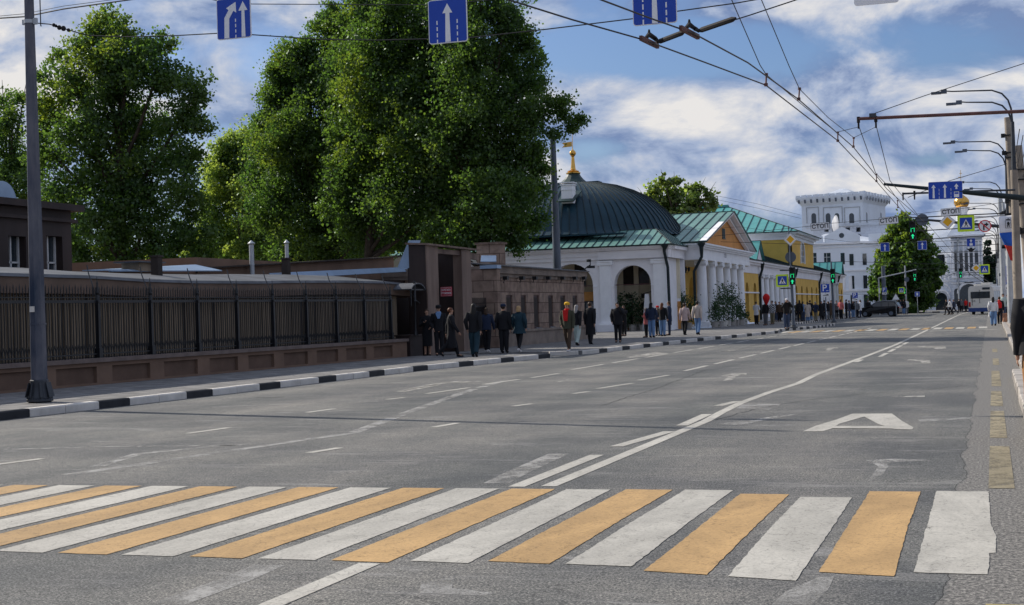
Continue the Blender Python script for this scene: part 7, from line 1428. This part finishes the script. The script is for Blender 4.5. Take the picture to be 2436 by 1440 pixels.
# the crowd along the yellow rows
crowd=[(1800,772,'c_white','c_black','h_brown',.0,('phone','phone'),'person in a pale grey sweater photographing at the left end of the crowd'),
(1822,774,'c_black','c_grey','h_black',.16,('down','down'),'person in black with grey wide trousers holding the red balloon'),
(1838,772,'c_checked','c_khaki','h_black',0,('down','down'),'person in a black and white checked shirt'),
(1846,765,'c_navy','c_dkjeans','h_black',.12,('down','hip'),'person in navy with long dark hair just behind the checked shirt'),
(1855,766,'c_brown','c_black','h_brown',0,('hip','down'),'person in a brown jacket left of the photographer'),
(1862,760,'c_black','c_black','h_red',.1,('down','down'),'red-haired person in black half hidden behind the photographer'),
(1882,765,'c_grey','c_dkjeans','h_brown',0,('face','down'),'person in grey half behind the signal pole'),
(1896,765,'c_olive','c_black','h_black',0,('phone','hip'),'person in a dark olive jacket right of the signal pole'),
(1903,766,'c_black','c_black','h_black',.1,('down','down'),'person all in black beside the dark olive jacket'),
(1911,765,'c_jeans','c_dkjeans','h_brown',.08,('hip','hip'),'person in a faded denim jacket and dark jeans'),
(1922,765,'c_beige','c_jeans','h_brown',.1,('hold','down'),'person with an open beige coat and jeans in front of the yellow wall'),
(1928,762,'c_black','c_jeans','h_black',0,('down','down'),'dark-jacketed person with blue jeans behind the open beige coat'),
(1941,764,'c_navy','c_khaki','h_grey',0,('hip','hip'),'tall grey-haired man in navy jacket and khaki trousers'),
(1955,762,'c_black','c_black','h_black',.12,('down','down'),'person in a wide black cape left of the large parking sign'),
(1962,760,'c_black','c_black','h_brown',0,('down','hip'),'person in black just behind the post of the large parking sign'),
(1971,761,'c_black','c_grey','h_brown',.1,('down','down'),'person in black and grey right of the large parking sign'),
(1978,760,'c_brown','c_olive','h_black',0,('hip','down'),'person in a brown coat beside the thin signal pole'),
(1991,759,'c_grey','c_black','h_black',0,('phone','down'),'person in a grey patterned jacket right of the thin signal pole'),
(2001,759,'c_pink','c_black','h_red',.08,('hold','hip'),'person in a coral pink top near the end of the yellow rows'),
(2014,758,'c_black','c_black','h_black',0,('down','down'),'person in black left of the smaller parking sign'),
(2021,758,'c_navy','c_dkjeans','h_brown',0,('hip','down'),'person in navy just left of the smaller parking sign'),
(2030,757,'c_black','c_jeans','h_black',.1,('down','down'),'dark-haired person behind the smaller parking sign post'),
(2039,757,'c_grey','c_black','h_brown',0,('face','down'),'person in dark grey right of the smaller parking sign'),
(2047,756,'c_white','c_navy','h_brown',.1,('hold','down'),'person with a pale top just left of the black SUV'),
(2136,748,'c_black','c_black','h_black',0,('down','down'),'person in black at the right end of the SUV'),
(2143,748,'c_navy','c_dkjeans','h_black',.1,('hip','down'),'person in navy behind the tail of the SUV'),
(2150,748,'c_black','c_jeans','h_brown',0,('down','phone'),'person in black jacket and jeans by the pale pole'),
(2157,748,'c_white','c_grey','h_blond',.1,('down','down'),'person in a pale jacket right of the pale pole'),
(2066,740,'c_black','c_black','h_black',0,('down','down'),'dark head and shoulders seen above the SUV bonnet')]
rnd=random.Random(5)
for i,(px,py,t,bt,hr,hl,ar,lab) in enumerate(crowd):
    L=at(px,py); Y=L.y
    lim=150 if i<24 else 172
    if Y>lim: q=AY(px,740,lim-rnd.uniform(0,3)); L=Vector((q.x,q.y,.15))
    person(L,D(rnd.choice((150,180,200,10,-20,90,-90,170))),rnd.uniform(1.68,1.86),lab,top=t,bot=bt,hair=hr,hl=hl,arms=ar,coat=rnd.choice((.48,.44,.4)) if 'cape' not in lab and 'coat' not in lab else .22,flare=1.6 if 'cape' in lab else 1.05,pw=rnd.choice((1,1.15,1.25)),group='people in the crowd along the yellow rows')
for i,(px,py,t,bt,hr,st,lab,rz) in enumerate(((2252,749,'c_black','c_black','h_black',.6,'leftmost of the three pedestrians crossing far down the road, in black',80),(2260,749,'c_white','c_black','h_brown',.6,'middle one of the three crossing pedestrians, in a pale jacket',80),(2269,748,'c_navy','c_black','h_black',.9,'rightmost of the three crossing pedestrians, striding',80),(2282,741,'c_black','c_black','h_black',0,'person in black standing before the church at the left of a pair',180),(2288,741,'c_grey','c_black','h_brown',0,'person in dark grey standing before the church beside the one in black',180),(2298,741,'c_red','c_black','h_brown',.2,'person in a red jacket in front of the church arch',150))):
    L=at(px,py,0.); Y=min(L.y,198) if py<745 else min(L.y,172); q=AY(px,740,Y); person(Vector((q.x,q.y,0)),D(rz),1.74,lab,top=t,bot=bt,hair=hr,st=st,arms=('fwd','back') if st else ('down','down'))
# right-hand pavement
L=at(2364,775,0.); person(L,D(3),1.74,'long-haired woman in white top and jeans with a white bag at the right kerb',top='c_white',bot='c_jeans',hair='h_black',hl=.14,st=.3,arms=('hip','down'),bag='hand',bagc='c_white',pw=1.3,det=True)
L=at(2379,771,0.); L.x+=.0; person(L,D(-4),1.76,'person in black jacket with a red hood walking beside the woman in jeans',top='c_black',bot='c_black',hair='h_brown',scarf='c_red',st=.5,arms=('back','fwd'),bag='pack',bagc='c_red',det=True)
L=at(2388,762); person(Vector((L.x,min(L.y,112),.15)),D(175),1.80,'person in a pale grey-green jacket on the right pavement behind the walking pair',top='c_pale',bot='c_dkjeans',hair='h_black',arms=('hip','hip'))
L=at(2398,758); Y=112; q=AY(2398,740,Y); person(Vector((q.x,Y,.15)),D(180),1.76,'person in black pushing the stroller on the right pavement',top='c_black',bot='c_black',hair='h_brown',arms=('hold','hold'))
q=AY(2408,740,100); person(Vector((q.x,100,.15)),D(200),1.66,'red-faced person in maroon beside the stroller at the poles',top='c_brown',bot='c_black',hair='h_red',arms=('down','hold'),scarf='c_red')
q=AY(2397,750,109); e=empty('baby_stroller',(q.x,109,.15),'dark baby stroller on the right pavement in front of its pusher','stroller',rz=R(180))
MB().loft([[(x*s,y,z) for x,y,z in ((-.24,-.3,.45),(.24,-.3,.45),(.24,.35,.50),(-.24,.35,.50))] for s in (.9,)]+[[(-.26,-.35,.62),(.26,-.35,.62),(.26,.38,.75),(-.26,.38,.75)]]).build('seat','c_black',e)
b=MB(); b.loft([[(-.26+.52*k,.38-.38*math.cos(a)*.9,.72+.38*math.sin(a)) for a in [math.pi*.5*j/6 for j in range(7)]]+[(-.26+.52*k,.38,.72)] for k in (0,1)]); b.build('hood','c_grey',e)
b=MB(); b.tube([(-.25,.55,1.02),(-.25,.2,.5),(-.25,-.4,.15)],.014,6); b.tube([(.25,.55,1.02),(.25,.2,.5),(.25,-.4,.15)],.014,6); b.tube([(-.25,.55,1.02),(.25,.55,1.02)],.016,6); b.tube([(-.25,0,.5),(-.25,.4,.12)],.014,6); b.tube([(.25,0,.5),(.25,.4,.12)],.014,6); b.build('frame','steel_grey',e)
for x in (-.27,.27):
    for y in (-.4,.42): MB().cyl((x-.02,y,.12),(x+.02,y,.12),.12,.12,14).build('wheel','tyre',e,True)
# the passer-by at the right edge, very near
L=G(2480,1012,.15); nr=person(Vector((L.x,L.y,.15)),D(4),1.76,'person in black jacket with backpack, mostly cut off by the right edge',top='c_black',bot='c_tan',hair='h_black',st=.75,arms=('down','fwd'),bag='pack',bagc='c_olive',det=True,wide=1.25,coat=.47,pw=1.2)
# balloon
q=AY(1823,713,AY(1822,774,110).y); p0=at(1822,774); q=AY(1823,713,min(p0.y,150)-.2); e=empty('balloon',(q.x,q.y,q.z),'red balloon floating above the crowd by the white columns','balloon'); b=MB(); b.lathe(0,0,[(.01,-.42),(.05,-.38),(.16,-.2),(.26,.05),(.26,.22),(.17,.38),(.02,.45)],14); b.build('envelope','c_red',e,True); MB().tube([(0,0,-.4),(.02,0,-.9),(0,0,-1.3)],.006,4).build('string','wire',e)
